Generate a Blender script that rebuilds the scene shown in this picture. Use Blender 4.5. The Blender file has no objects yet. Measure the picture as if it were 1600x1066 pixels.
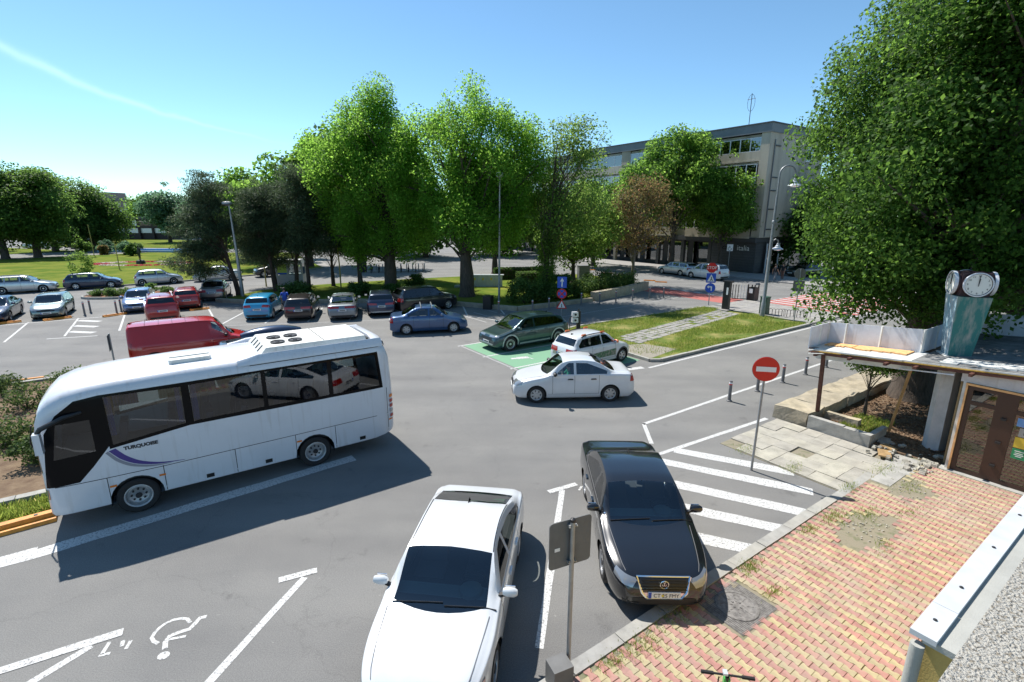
import bpy, bmesh, math, random
import numpy as np
from mathutils import Vector, Matrix
from mathutils.bvhtree import BVHTree
R = math.radians
scene = bpy.context.scene
COL = scene.collection
random.seed(7)

# ---------------------------------------------------------------- camera, sky, sun, exposure
cam_d = bpy.data.cameras.new('camera'); cam = bpy.data.objects.new('camera', cam_d); COL.objects.link(cam)
cam.location = (0, 0, 6.45); cam.rotation_euler = (R(90 - 14.04), 0, 0)
cam_d.sensor_width = 36; cam_d.lens = 780 / 1600 * 36; cam_d.clip_start = .05; cam_d.clip_end = 3000
scene.camera = cam
SUN_EL, SUN_AZ = 54.5, 132.5          # degrees; azimuth counted from +X towards +Y
world = bpy.data.worlds.new('World'); scene.world = world; world.use_nodes = True
wn, wl = world.node_tree.nodes, world.node_tree.links
for n in list(wn): wn.remove(n)
w_out = wn.new('ShaderNodeOutputWorld'); w_bg = wn.new('ShaderNodeBackground'); w_sky = wn.new('ShaderNodeTexSky')
w_sky.sky_type = 'NISHITA'; w_sky.sun_disc = False
w_sky.sun_elevation = R(SUN_EL); w_sky.sun_rotation = R(90 - SUN_AZ)
w_sky.air_density = .75; w_sky.dust_density = .05; w_sky.ozone_density = 3.5; w_sky.altitude = 20
w_bg.inputs['Strength'].default_value = .128
# one old vapour trail high in the sky, part of the sky itself
def wmath(op, a, b=None, c=None):
    n = wn.new('ShaderNodeMath'); n.operation = op
    for i, x in enumerate((a, b, c)):
        if x is None: continue
        if isinstance(x, (int, float)): n.inputs[i].default_value = x
        else: wl.new(x, n.inputs[i])
    return n.outputs[0]
def wdot(v):
    n = wn.new('ShaderNodeVectorMath'); n.operation = 'DOT_PRODUCT'; wl.new(tc.outputs['Generated'], n.inputs[0]); n.inputs[1].default_value = v; return n.outputs['Value']
tc = wn.new('ShaderNodeTexCoord'); d1, d2 = Vector((-.6568, .7224, .2162)), Vector((-.4117, .9026, .1261)); tn_ = d1.cross(d2).normalized(); ta = (d2 - d1).normalized()
nz = wn.new('ShaderNodeTexNoise'); nz.inputs['Scale'].default_value = 9; nz.inputs['Detail'].default_value = 5; wl.new(tc.outputs['Generated'], nz.inputs['Vector'])
along = wdot(ta); dm = Vector((-.558, .8139, .1615)); tm_, T_ = (dm - d1).dot(ta), (d2 - d1).dot(ta); kc = dm.dot(tn_) / (tm_ * (T_ - tm_)); t0_ = wmath('SUBTRACT', along, float(d1.dot(ta)))
bend = wmath('MULTIPLY', wmath('MULTIPLY', t0_, wmath('SUBTRACT', T_, t0_)), -kc); off = wmath('ADD', wmath('ADD', wdot(tn_), bend), wmath('MULTIPLY', wmath('SUBTRACT', nz.outputs[0], .5), .030)); t_along = wmath('SUBTRACT', along, float(d1.dot(ta)))
wid_ = wmath('MAXIMUM', wmath('MULTIPLY_ADD', t_along, -.018, .0068), .0022)
g_ = wmath('POWER', 2.718, wmath('MULTIPLY', wmath('POWER', wmath('ABSOLUTE', wmath('DIVIDE', off, wid_)), 2.0), -1.0))
fade = wn.new('ShaderNodeMapRange'); fade.inputs[1].default_value = .36; fade.inputs[2].default_value = .05; fade.inputs[3].default_value = 0; fade.inputs[4].default_value = .20; wl.new(t_along, fade.inputs[0])
mx = wn.new('ShaderNodeMix'); mx.data_type = 'RGBA'; mx.inputs[7].default_value = (9.5, 9.8, 10.0, 1)
wl.new(wmath('MULTIPLY', g_, wmath('MULTIPLY', fade.outputs[0], wmath('ADD', nz.outputs[0], .4))), mx.inputs[0]); wl.new(w_sky.outputs[0], mx.inputs[6])
tn = wn.new('ShaderNodeMix'); tn.data_type = 'RGBA'; tn.blend_type = 'MULTIPLY'; tn.inputs[0].default_value = 1; tn.inputs[7].default_value = (.92, 1.10, 1.03, 1); wl.new(mx.outputs[2], tn.inputs[6]); wl.new(tn.outputs[2], w_bg.inputs['Color']); wl.new(w_bg.outputs[0], w_out.inputs[0])
sun_d = bpy.data.lights.new('sun', 'SUN'); sun_d.energy = 5.0; sun_d.angle = R(.53); sun_d.color = (1, .955, .89)
sun = bpy.data.objects.new('sun', sun_d); COL.objects.link(sun)
sd = Vector((math.cos(R(SUN_EL)) * math.cos(R(SUN_AZ)), math.cos(R(SUN_EL)) * math.sin(R(SUN_AZ)), math.sin(R(SUN_EL))))
sun.rotation_euler = sd.to_track_quat('Z', 'Y').to_euler(); sun.location = sd * 60
vs = scene.view_settings; vs.view_transform = 'Standard'; vs.look = 'None'; vs.gamma = 1; vs.use_curve_mapping = False; vs.exposure = .50
scene.render.engine = 'CYCLES'; scene.cycles.max_bounces = 6; scene.cycles.transparent_max_bounces = 10
scene.cycles.diffuse_bounces = 3; scene.cycles.glossy_bounces = 3; scene.cycles.caustics_reflective = False; scene.cycles.caustics_refractive = False

# ---------------------------------------------------------------- helpers
TH = R(34.5); CU, SU = math.cos(TH), math.sin(TH)
def uv(U, V, z=0.0): return (U * CU - V * SU, U * SU + V * CU, z)    # the square's own grid, turned 34.5 degrees
def tag(o, label=None, cat=None, group=None, kind=None):
    if label: o['label'] = label
    if cat: o['category'] = cat
    if group: o['group'] = group
    if kind: o['kind'] = kind
    return o
def link(name, data, parent=None, loc=(0, 0, 0), rz=0.0):
    o = bpy.data.objects.new(name, data); COL.objects.link(o); o.parent = parent; o.location = loc; o.rotation_euler = (0, 0, rz); return o
def thing(name, label, cat, loc=(0, 0, 0), rz=0.0, group=None):
    return tag(link(name, None, None, loc, rz), label, cat, group)
MATS = {}
def M(name, col, rough=.6, metal=0.0, var=0.0, scale=6.0, bump=0.0, bscale=80.0, coat=0.0, col2=None, lo=.35, hi=.65, spec=.5, detail=5, emit=None, stretch=None):
    if name in MATS: return MATS[name]
    m = bpy.data.materials.new(name); m.use_nodes = True; MATS[name] = m
    nt = m.node_tree; b = nt.nodes['Principled BSDF']
    b.inputs['Roughness'].default_value = rough; b.inputs['Metallic'].default_value = metal
    b.inputs['Coat Weight'].default_value = coat; b.inputs['Coat Roughness'].default_value = .04; b.inputs['Specular IOR Level'].default_value = spec
    b.inputs['Base Color'].default_value = (*col, 1)
    if emit: b.inputs['Emission Color'].default_value = (*col, 1); b.inputs['Emission Strength'].default_value = emit
    if var or col2 or bump:
        t = nt.nodes.new('ShaderNodeTexCoord'); src = t.outputs['Object']
        if stretch:
            mpn = nt.nodes.new('ShaderNodeMapping'); mpn.inputs['Scale'].default_value = stretch; nt.links.new(src, mpn.inputs[0]); src = mpn.outputs[0]
    if var or col2:
        n = nt.nodes.new('ShaderNodeTexNoise'); n.inputs['Scale'].default_value = scale; n.inputs['Detail'].default_value = detail; n.inputs['Roughness'].default_value = .62
        r = nt.nodes.new('ShaderNodeValToRGB'); r.color_ramp.elements[0].position = lo; r.color_ramp.elements[1].position = hi
        a = [max(0, c * (1 - var)) for c in col]; d = [min(1, c * (1 + var)) for c in col] if col2 is None else col2
        if col2 is not None: a = list(col)
        r.color_ramp.elements[0].color = (*a, 1); r.color_ramp.elements[1].color = (*d, 1)
        nt.links.new(src, n.inputs['Vector']); nt.links.new(n.outputs[0], r.inputs[0]); nt.links.new(r.outputs[0], b.inputs['Base Color'])
    if bump:
        n2 = nt.nodes.new('ShaderNodeTexNoise'); n2.inputs['Scale'].default_value = bscale; n2.inputs['Detail'].default_value = 4
        bp = nt.nodes.new('ShaderNodeBump'); bp.inputs['Strength'].default_value = bump; bp.inputs['Distance'].default_value = .02
        nt.links.new(src, n2.inputs['Vector']); nt.links.new(n2.outputs[0], bp.inputs['Height']); nt.links.new(bp.outputs[0], b.inputs['Normal'])
    return m
def leaf_mat(name, c1, c2, c3=None, trans=.45):
    m = bpy.data.materials.new(name); m.use_nodes = True; MATS[name] = m
    nt = m.node_tree; nt.nodes.remove(nt.nodes['Principled BSDF']); out = nt.nodes['Material Output']
    g = nt.nodes.new('ShaderNodeNewGeometry'); r = nt.nodes.new('ShaderNodeValToRGB')
    r.color_ramp.elements[0].color = (*c1, 1); r.color_ramp.elements[1].color = (*c2, 1)
    if c3:
        e = r.color_ramp.elements.new(.9); e.color = (*c2, 1); r.color_ramp.elements[2].color = (*c3, 1)
    nt.links.new(g.outputs['Random Per Island'], r.inputs[0])
    d = nt.nodes.new('ShaderNodeBsdfPrincipled'); d.inputs['Roughness'].default_value = .6; d.inputs['Specular IOR Level'].default_value = .18
    t = nt.nodes.new('ShaderNodeBsdfTranslucent'); x = nt.nodes.new('ShaderNodeMixShader'); x.inputs[0].default_value = trans
    hs = nt.nodes.new('ShaderNodeHueSaturation'); hs.inputs['Saturation'].default_value = .96; hs.inputs['Value'].default_value = 2.9; hs.inputs['Hue'].default_value = .475
    nt.links.new(r.outputs[0], d.inputs['Base Color']); nt.links.new(r.outputs[0], hs.inputs['Color']); nt.links.new(hs.outputs[0], t.inputs['Color'])
    nt.links.new(d.outputs[0], x.inputs[1]); nt.links.new(t.outputs[0], x.inputs[2]); nt.links.new(x.outputs[0], out.inputs[0])
    return m
def glass_mat(name, tint=(.30, .36, .36), base=.06):
    m = bpy.data.materials.new(name); m.use_nodes = True; MATS[name] = m
    nt = m.node_tree; nt.nodes.remove(nt.nodes['Principled BSDF']); out = nt.nodes['Material Output']
    t = nt.nodes.new('ShaderNodeBsdfTransparent'); t.inputs[0].default_value = (*tint, 1)
    g = nt.nodes.new('ShaderNodeBsdfGlossy'); g.inputs['Roughness'].default_value = .015; g.inputs['Color'].default_value = (.95, .97, 1, 1)
    f = nt.nodes.new('ShaderNodeFresnel'); f.inputs[0].default_value = 1.5
    a = nt.nodes.new('ShaderNodeMath'); a.operation = 'ADD'; a.inputs[1].default_value = base; a.use_clamp = True
    x = nt.nodes.new('ShaderNodeMixShader')
    nt.links.new(f.outputs[0], a.inputs[0]); nt.links.new(a.outputs[0], x.inputs[0]); nt.links.new(t.outputs[0], x.inputs[1]); nt.links.new(g.outputs[0], x.inputs[2]); nt.links.new(x.outputs[0], out.inputs[0])
    return m

class MB:
    """collects vertices and faces for one mesh"""
    def __init__(s): s.v = []; s.f = []; s.m = []
    def add(s, vs, fs, mi=0):
        o = len(s.v); s.v += [tuple(p) for p in vs]; s.f += [tuple(i + o for i in f) for f in fs]; s.m += [mi] * len(fs); return s
    def box(s, c, d, rz=0.0, mi=0, rx=0.0, ry=0.0, taper=1.0):
        hx, hy, hz = d[0] / 2, d[1] / 2, d[2] / 2
        vs = [(x * hx * (taper if z > 0 else 1), y * hy * (taper if z > 0 else 1), z * hz) for z in (-1, 1) for x, y in ((-1, -1), (1, -1), (1, 1), (-1, 1))]
        if rz or rx or ry:
            q = Matrix.Rotation(rz, 3, 'Z') @ Matrix.Rotation(ry, 3, 'Y') @ Matrix.Rotation(rx, 3, 'X'); vs = [tuple(q @ Vector(p)) for p in vs]
        return s.add([(p[0] + c[0], p[1] + c[1], p[2] + c[2]) for p in vs], [(3, 2, 1, 0), (4, 5, 6, 7), (0, 1, 5, 4), (1, 2, 6, 5), (2, 3, 7, 6), (3, 0, 4, 7)], mi)
    def bar(s, a, b, w, h=None, mi=0):
        a, b = Vector(a), Vector(b); d = b - a; L = d.length; d.normalize(); h = h or w
        side = d.cross(Vector((0, 0, 1)))
        if side.length < 1e-4: side = Vector((1, 0, 0))
        side.normalize(); up = side.cross(d)
        vs = [p + side * (w / 2 * i) + up * (h / 2 * j) for p in (a, b) for i, j in ((-1, -1), (1, -1), (1, 1), (-1, 1))]
        return s.add(vs, [(0, 1, 2, 3), (7, 6, 5, 4), (1, 0, 4, 5), (2, 1, 5, 6), (3, 2, 6, 7), (0, 3, 7, 4)], mi)
    def tube(s, pts, rad, n=8, mi=0, cap=True):
        pts = [Vector(p) for p in pts]; k = len(pts)
        if not hasattr(rad, '__len__'): rad = [rad] * k
        vs = []; fs = []; ref = None
        for i, p in enumerate(pts):
            d = (pts[min(i + 1, k - 1)] - pts[max(i - 1, 0)]).normalized()
            if ref is None: ref = Vector((1, 0, 0)) if abs(d.x) < .9 else Vector((0, 1, 0))
            a = (ref - d * ref.dot(d)).normalized(); b = d.cross(a); ref = a
            for j in range(n):
                t = 2 * math.pi * j / n; vs.append(p + (a * math.cos(t) + b * math.sin(t)) * rad[i])
        for i in range(k - 1):
            for j in range(n): fs.append((i * n + j, i * n + (j + 1) % n, (i + 1) * n + (j + 1) % n, (i + 1) * n + j))
        if cap: fs.append(tuple(range(n - 1, -1, -1))); fs.append(tuple((k - 1) * n + j for j in range(n)))
        return s.add(vs, fs, mi)
    def lathe(s, prof, n=16, c=(0, 0, 0), axis='Z', mi=0, cap=True):
        vs = []; fs = []; k = len(prof)
        for r, h in prof:
            for j in range(n):
                t = 2 * math.pi * j / n; x, y = r * math.cos(t), r * math.sin(t)
                p = (x, y, h) if axis == 'Z' else ((x, h, y) if axis == 'Y' else (h, x, y))
                vs.append((p[0] + c[0], p[1] + c[1], p[2] + c[2]))
        for i in range(k - 1):
            for j in range(n): fs.append((i * n + j, i * n + (j + 1) % n, (i + 1) * n + (j + 1) % n, (i + 1) * n + j))
        if cap and prof[0][0] > 1e-4: fs.append(tuple(range(n - 1, -1, -1)))
        if cap and prof[-1][0] > 1e-4: fs.append(tuple((k - 1) * n + j for j in range(n)))
        return s.add(vs, fs, mi)
    def prism(s, poly, z0, z1, mi=0):
        n = len(poly); vs = [(p[0], p[1], z0) for p in poly] + [(p[0], p[1], z1) for p in poly]
        fs = [tuple(range(n - 1, -1, -1)), tuple(range(n, 2 * n))] + [(i, (i + 1) % n, (i + 1) % n + n, i + n) for i in range(n)]
        return s.add(vs, fs, mi)
    def sheet(s, poly, z, mi=0): return s.add([(p[0], p[1], z) for p in poly], [tuple(range(len(poly)))], mi)
    def grid(s, rows, mi=0):
        n = len(rows[0]); k = len(rows)
        return s.add([p for r in rows for p in r], [(i * n + j, i * n + j + 1, (i + 1) * n + j + 1, (i + 1) * n + j) for i in range(k - 1) for j in range(n - 1)], mi)
    def mesh(s, name, mats, smooth=False, sharp=40):
        me = bpy.data.meshes.new(name); me.from_pydata(s.v, [], s.f)
        if not isinstance(mats, (list, tuple)): mats = [mats]
        for m in mats: me.materials.append(MATS[m] if isinstance(m, str) else m)
        me.polygons.foreach_set('material_index', s.m)
        bm = bmesh.new(); bm.from_mesh(me); bmesh.ops.recalc_face_normals(bm, faces=bm.faces); bm.to_mesh(me); bm.free()
        if smooth:
            me.polygons.foreach_set('use_smooth', [True] * len(me.polygons)); me.set_sharp_from_angle(angle=R(sharp))
        return me
    def build(s, name, mats, parent=None, smooth=False, loc=(0, 0, 0), rz=0.0, sharp=40): return link(name, s.mesh(name, mats, smooth, sharp), parent, loc, rz)

def text_mesh(txt, size, mat, extrude=.001, align='CENTER', bold=0.0):
    cu = bpy.data.curves.new('lettering', 'FONT'); cu.body = txt; cu.size = size; cu.extrude = extrude; cu.align_x = align; cu.align_y = 'CENTER'; cu.resolution_u = 3; cu.offset = bold
    o = bpy.data.objects.new('lettering', cu); COL.objects.link(o)
    dg = bpy.context.evaluated_depsgraph_get(); me = bpy.data.meshes.new_from_object(o.evaluated_get(dg)); bpy.data.objects.remove(o); bpy.data.curves.remove(cu)
    me.materials.clear(); me.materials.append(MATS[mat] if isinstance(mat, str) else mat); me.name = 'lettering'; return me
def lettering(txt, size, mat, parent, loc, rot, squeeze=1.0, name='lettering', bold=0.0):
    o = link(name, text_mesh(txt, size, mat, bold=bold), parent, loc); o.rotation_euler = rot; o.scale = (squeeze, 1, 1); return o
def copy_tree(o, parent=None):
    c = o.copy(); COL.objects.link(c); c.parent = parent
    for ch in list(o.children): copy_tree(ch, c)
    return c
def pchip(xs, ys):
    xs = np.array(xs, float); ys = np.array(ys, float); h = np.diff(xs); d = np.diff(ys) / h; m = np.zeros(len(xs))
    for i in range(1, len(xs) - 1):
        if d[i - 1] * d[i] > 0: w1, w2 = 2 * h[i] + h[i - 1], h[i] + 2 * h[i - 1]; m[i] = (w1 + w2) / (w1 / d[i - 1] + w2 / d[i])
    m[0] = d[0]; m[-1] = d[-1]
    def f(x):
        x = min(max(x, xs[0]), xs[-1]); i = min(max(int(np.searchsorted(xs, x)) - 1, 0), len(h) - 1); t = (x - xs[i]) / h[i]
        return float((2 * t**3 - 3 * t**2 + 1) * ys[i] + (t**3 - 2 * t**2 + t) * h[i] * m[i] + (-2 * t**3 + 3 * t**2) * ys[i + 1] + (t**3 - t**2) * h[i] * m[i + 1])
    return f
def sstep(x, a, b):
    t = min(max((x - a) / (b - a), 0), 1); return t * t * (3 - 2 * t)
def lerp(a, b, t): return a + (b - a) * t
# ---------------------------------------------------------------- vehicle materials
glass_mat('glass', (.76, .84, .84), .07); glass_mat('glass_dark', (.10, .12, .13), .05); glass_mat('lamp_glass', (.8, .84, .86), .08); glass_mat('bus_glass', (.36, .43, .46), .03)
M('rubber', (.018, .018, .019), .8, bump=.2); M('alloy', (.55, .56, .58), .32, .85); M('hub_cover', (.45, .46, .47), .4, .4); M('steel_dark', (.03, .03, .032), .5, .3)
M('black_trim', (.012, .012, .013), .45); M('black_gloss', (.006, .006, .007), .08); M('seam', (.006, .006, .006), .8); M('seam_soft', (.16, .16, .165), .8); M('chrome', (.75, .76, .78), .12, 1)
M('interior', (.035, .037, .04), .8); M('interior_teal', (.17, .235, .24), .7); M('seat_grey', (.06, .062, .068), .85); M('tail_red', (.38, .012, .01), .15, coat=.8); M('amber', (.75, .20, .02), .2, coat=.5)
M('headlamp', (.34, .36, .38), .10, .5, coat=1); M('plate', (.75, .76, .74), .4); M('plate_blue', (.02, .07, .40), .4); M('plate_ink', (.01, .01, .012), .5); M('plate_yellow', (.75, .6, .05), .5)
def paint(name, col, metal=.0, rough=.28): return M(name, col, rough, metal, coat=1.0, var=.05, scale=1.5)
paint('paint_white', (.64, .66, .68)); paint('paint_black', (.009, .010, .013), 0, .22); paint('paint_teal', (.024, .056, .064), .5, .3); paint('paint_blue', (.035, .09, .21), .4, .32)
paint('paint_sky', (.03, .32, .55), .1); paint('paint_brown', (.028, .022, .022), .3); paint('paint_grey', (.20, .225, .25), .6, .32); paint('paint_navy', (.02, .035, .075), .4)
paint('paint_red', (.34, .012, .009), .0); paint('paint_vanred', (.52, .012, .008), 0); paint('paint_silver', (.50, .52, .54), .6, .3); paint('paint_beige', (.26, .235, .21), .5); paint('paint_sage', (.22, .28, .27), .5); paint('paint_lilac', (.12, .18, .34), .5)
paint('paint_orange', (.75, .16, .03)); paint('paint_darkcar', (.015, .017, .022), .3)

# ---------------------------------------------------------------- vehicle builder
def cut(bm, poly, ax, filt):
    """cut the mesh along a convex outline seen along one axis; give back the faces inside"""
    i, j = ax; n = len(poly); cx = sum(p[0] for p in poly) / n; cy = sum(p[1] for p in poly) / n
    xs = [p[0] for p in poly]; ys = [p[1] for p in poly]; x0, x1, y0, y1 = min(xs), max(xs), min(ys), max(ys)
    sel = []; bm.normal_update()
    for f in bm.faces:
        if not filt(f): continue
        a = [v.co[i] for v in f.verts]; b = [v.co[j] for v in f.verts]
        if max(a) < x0 or min(a) > x1 or max(b) < y0 or min(b) > y1: continue
        sel.append(f)
    for k in range(n):
        p, q = poly[k], poly[(k + 1) % n]; d = (q[0] - p[0], q[1] - p[1]); no = (d[1], -d[0])
        if (cx - p[0]) * no[0] + (cy - p[1]) * no[1] > 0: no = (-no[0], -no[1])
        co = [0, 0, 0]; co[i], co[j] = p; nn = [0, 0, 0]; nn[i], nn[j] = no; nn = Vector(nn).normalized(); co = Vector(co)
        geom = set(sel)
        for f in sel: geom.update(f.edges); geom.update(f.verts)
        res = bmesh.ops.bisect_plane(bm, geom=list(geom), dist=1e-5, plane_co=co, plane_no=nn)
        sel = [f for f in res['geom'] if isinstance(f, bmesh.types.BMFace) and (f.calc_center_median() - co).dot(nn) < 0]
    return sel
def take(bm, faces, name, mat, parent, off=0.0):
    """lift faces out of the shell as a part of their own"""
    if not faces: return None
    vm = {}; vs = []; fs = []
    for f in faces:
        t = []
        for v in f.verts:
            if v not in vm: vm[v] = len(vs); vs.append(v.co + v.normal * off)
            t.append(vm[v])
        fs.append(t)
    me = bpy.data.meshes.new(name); me.from_pydata([tuple(v) for v in vs], [], fs); me.materials.append(MATS[mat]); me.polygons.foreach_set('use_smooth', [True] * len(fs))
    bmesh.ops.delete(bm, geom=faces, context='FACES'); return link(name, me, parent)
def shoot(bvh, o, d):
    h = bvh.ray_cast(Vector(o), Vector(d)); return h[0], h[1]
class Caster:
    def __init__(s, bvh, xn, xt, W): s.b = bvh; s.xn = xn; s.xt = xt; s.W = W
    def hit(s, fr, a, z):
        if fr == 'F': return shoot(s.b, (9, a, z), (-1, 0, 0))
        if fr == 'B': return shoot(s.b, (-9, a, z), (1, 0, 0))
        if fr == 'L': return shoot(s.b, (a, 5, z), (0, -1, 0))
        if fr == 'R': return shoot(s.b, (a, -5, z), (0, 1, 0))
        if fr == 'T': return shoot(s.b, (a, z, 9), (0, 0, -1))
        sg = 1 if fr[1] == 'L' else -1; c, si = math.cos(R(42)), math.sin(R(42))
        if fr[0] == 'f': d = (-c, -si * sg, 0); e = (-si, c * sg); P = (s.xn, sg * s.W * .42)
        else: d = (c, -si * sg, 0); e = (si, c * sg); P = (s.xt, sg * s.W * .42)
        return shoot(s.b, (P[0] - d[0] * 4 + e[0] * a, P[1] - d[1] * 4 + e[1] * a, z), d)
    def patch(s, fr, quad, name, mat, parent, n=6, m=3, off=.005):
        (a0, b0), (a1, b1), (a2, b2), (a3, b3) = quad; rows = []
        for j in range(m + 1):
            v = j / m; row = []
            for i in range(n + 1):
                u = i / n; a = lerp(lerp(a0, a1, u), lerp(a3, a2, u), v); z = lerp(lerp(b0, b1, u), lerp(b3, b2, u), v); h, nr = s.hit(fr, a, z)
                if h is None: row = None; break
                row.append(tuple(h + nr * off))
            if row: rows.append(row)
        if len(rows) < 2: return None
        return MB().grid(rows).build(name, mat, parent, True)
WHEELS = {}
def wheel_mesh(r, kind, w=.2):
    k = (round(r, 3), kind, w)
    if k in WHEELS: return WHEELS[k]
    rr = r * .66; h = w / 2
    t = MB().lathe([(rr - .03, -h * .8), (rr, -h * .95), (r * .9, -h), (r * .985, -h * .8), (r, -h * .4), (r, h * .4), (r * .985, h * .8), (r * .9, h), (rr, h * .95), (rr - .03, h * .8)], 28, axis='Y', cap=False).mesh('tyre', 'rubber', True)
    b = MB(); rc = 'alloy'
    b.lathe([(rr, h * .97), (rr - .012, h), (rr - .03, h * .9), (rr - .035, -h * .5)], 28, axis='Y', mi=0, cap=False)
    b.lathe([(rr - .03, 0.0), (.05, h * .1), (.001, h * .1)], 24, axis='Y', mi=1, cap=False)
    ns, wid, tap = {'five': (5, .085, .7), 'six': (6, .085, 1.2), 'seven': (7, .12, .8), 'ten': (10, .035, .8), 'multi': (20, .02, 1.0), 'steel': (0, 0, 0), 'cover': (7, .07, 1.25), 'bus': (0, 0, 0)}[kind]
    y0 = h * .55; y1 = h * .8
    for i in range(ns):
        t0 = 2 * math.pi * i / ns; c, s_ = math.cos(t0), math.sin(t0)
        def P(rad, lat, y): return (rad * c - lat * s_, y, rad * s_ + lat * c)
        wi = wid * r / .31 / 2; wo = wi * tap; ra, rb = .04, rr - .02
        if kind == 'multi': ra = rr * .62
        b.add([P(ra, -wi, y1), P(ra, wi, y1), P(rb, wo, y0 + .02), P(rb, -wo, y0 + .02), P(ra, -wi, 0), P(ra, wi, 0), P(rb, wo, 0), P(rb, -wo, 0)], [(0, 1, 2, 3), (1, 0, 4, 5), (2, 1, 5, 6), (0, 3, 7, 4)], 0)
    if kind == 'multi': b.lathe([(rr * .64, y0), (rr * .6, y1), (.001, y1)], 20, axis='Y', mi=1, cap=False)
    elif kind in ('steel', 'bus'):
        m0 = 1 if kind == 'steel' else 0
        b.lathe([(rr - .03, h * .2), (rr * .7, h * .35), (rr * .55, h * .75 if kind == 'steel' else h * .15), (.02, h * .7 if kind == 'steel' else h * .1), (.001, h * .7 if kind == 'steel' else h * .1)], 24, axis='Y', mi=m0, cap=False)
        for i in range(8 if kind == 'bus' else 5):
            t0 = 2 * math.pi * i / (8 if kind == 'bus' else 5); b.lathe([(.022, 0), (.022, h * .45), (.001, h * .5)], 8, (rr * .5 * math.cos(t0), 0, rr * .5 * math.sin(t0)), 'Y', 1)
    b.lathe([(.065, y1 * .9), (.06, y1 + .012), (.001, y1 + .014)], 14, axis='Y', cap=False, mi=1 if kind in ('ten', 'bus') else 0)
    rm = b.mesh('rim', ['hub_cover' if kind in ('cover', 'bus', 'six') else rc, 'steel_dark'], True)
    WHEELS[k] = (t, rm); return t, rm
def place_wheel(par, x, y, r, kind, side, w=.2, steer=0.0):
    t, rm = wheel_mesh(r, kind, w)
    o = link('wheel', t, par, (x, y, r), (0 if side > 0 else math.pi) + steer); link('rim', rm, o); return o
SEDAN = [(0, .36), (.012, .44), (.04, .50), (.12, .575), (.255, .655), (.285, .685), (.41, .955), (.47, .99), (.56, 1.0), (.66, .97), (.83, .735), (.87, .715), (.96, .69), (.988, .62), (1, .46)]
FAST = [(0, .36), (.012, .43), (.04, .49), (.12, .575), (.27, .66), (.30, .69), (.43, .955), (.49, .99), (.57, 1.0), (.68, .96), (.80, .84), (.88, .745), (.93, .71), (.97, .675), (.988, .61), (1, .46)]
HATCH = [(0, .36), (.012, .43), (.04, .49), (.13, .585), (.25, .66), (.28, .69), (.42, .955), (.5, .99), (.6, 1.0), (.8, .975), (.885, .94), (.955, .72), (.985, .63), (1, .42)]
WAGON = [(0, .36), (.012, .43), (.04, .50), (.12, .575), (.245, .66), (.275, .69), (.40, .955), (.48, .99), (.58, 1.0), (.8, .985), (.915, .95), (.97, .74), (.99, .62), (1, .42)]
SUV = [(0, .36), (.012, .46), (.035, .54), (.12, .62), (.24, .68), (.27, .71), (.39, .955), (.47, .99), (.57, 1.0), (.8, .985), (.89, .955), (.955, .74), (.985, .64), (1, .42)]
MPV = [(0, .33), (.012, .40), (.04, .47), (.10, .54), (.19, .61), (.215, .63), (.37, .94), (.46, .985), (.58, 1.0), (.84, .975), (.93, .94), (.975, .70), (.99, .6), (1, .4)]
IONIQ = [(0, .34), (.01, .45), (.03, .51), (.10, .56), (.20, .635), (.225, .655), (.40, .955), (.48, .99), (.58, 1.0), (.78, .965), (.86, .93), (.955, .73), (.985, .66), (1, .45)]
VAN = [(0, .30), (.012, .38), (.04, .44), (.10, .50), (.19, .575), (.215, .60), (.33, .94), (.40, .985), (.50, 1.0), (.9, 1.0), (.975, .99), (.99, .96), (.997, .85), (1, .5)]
SPEC = {
 'sedan': dict(nose=(.68, .85), L=4.35, W=1.74, H=1.53, wb=2.63, fo=.83, r=.31, prof=SEDAN, cw=.275, wt=.405, rt=.665, rb=.83, belt=.66, bp=.50, rim='cover'),
 'saloon': dict(nose=(.60, 1.05), L=4.77, W=1.82, H=1.47, wb=2.71, fo=.95, r=.33, prof=SEDAN, cw=.27, wt=.405, rt=.665, rb=.83, belt=.655, bp=.50, rim='ten'),
 'fast': dict(nose=(.58, 1.1), L=4.70, W=1.86, H=1.46, wb=2.76, fo=.92, r=.34, prof=FAST, cw=.275, wt=.425, rt=.72, rb=.88, belt=.66, bp=.53, rim='ten'),
 'hatch': dict(nose=(.66, .85), L=4.05, W=1.72, H=1.46, wb=2.52, fo=.8, r=.31, prof=HATCH, cw=.27, wt=.415, rt=.885, rb=.952, belt=.65, bp=.53, rim='five', hb=1),
 'wagon': dict(nose=(.66, .9), L=4.6, W=1.77, H=1.49, wb=2.63, fo=.87, r=.32, prof=WAGON, cw=.265, wt=.395, rt=.915, rb=.968, belt=.66, bp=.49, rim='five', hb=1, third=.70),
 'suv': dict(L=4.45, W=1.84, H=1.63, wb=2.66, fo=.86, r=.35, prof=SUV, cw=.26, wt=.385, rt=.89, rb=.952, belt=.66, bp=.50, rim='five', hb=1, gc=.22, third=.72),
 'mpv': dict(L=4.40, W=1.79, H=1.66, wb=2.68, fo=.87, r=.32, prof=MPV, cw=.20, wt=.365, rt=.93, rb=.972, belt=.60, bp=.47, rim='five', hb=1, third=.70),
 'ioniq': dict(nose=(.72, .6), L=4.63, W=1.89, H=1.60, wb=3.0, fo=.845, r=.37, prof=IONIQ, cw=.215, wt=.395, rt=.86, rb=.95, belt=.65, bp=.50, rim='multi', hb=1, gc=.2),
 'van': dict(L=5.0, W=1.93, H=1.91, wb=3.2, fo=.9, r=.34, prof=VAN, cw=.205, wt=.325, rt=.97, rb=.99, belt=.565, bp=.375, rim='steel', van=1),
}
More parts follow.
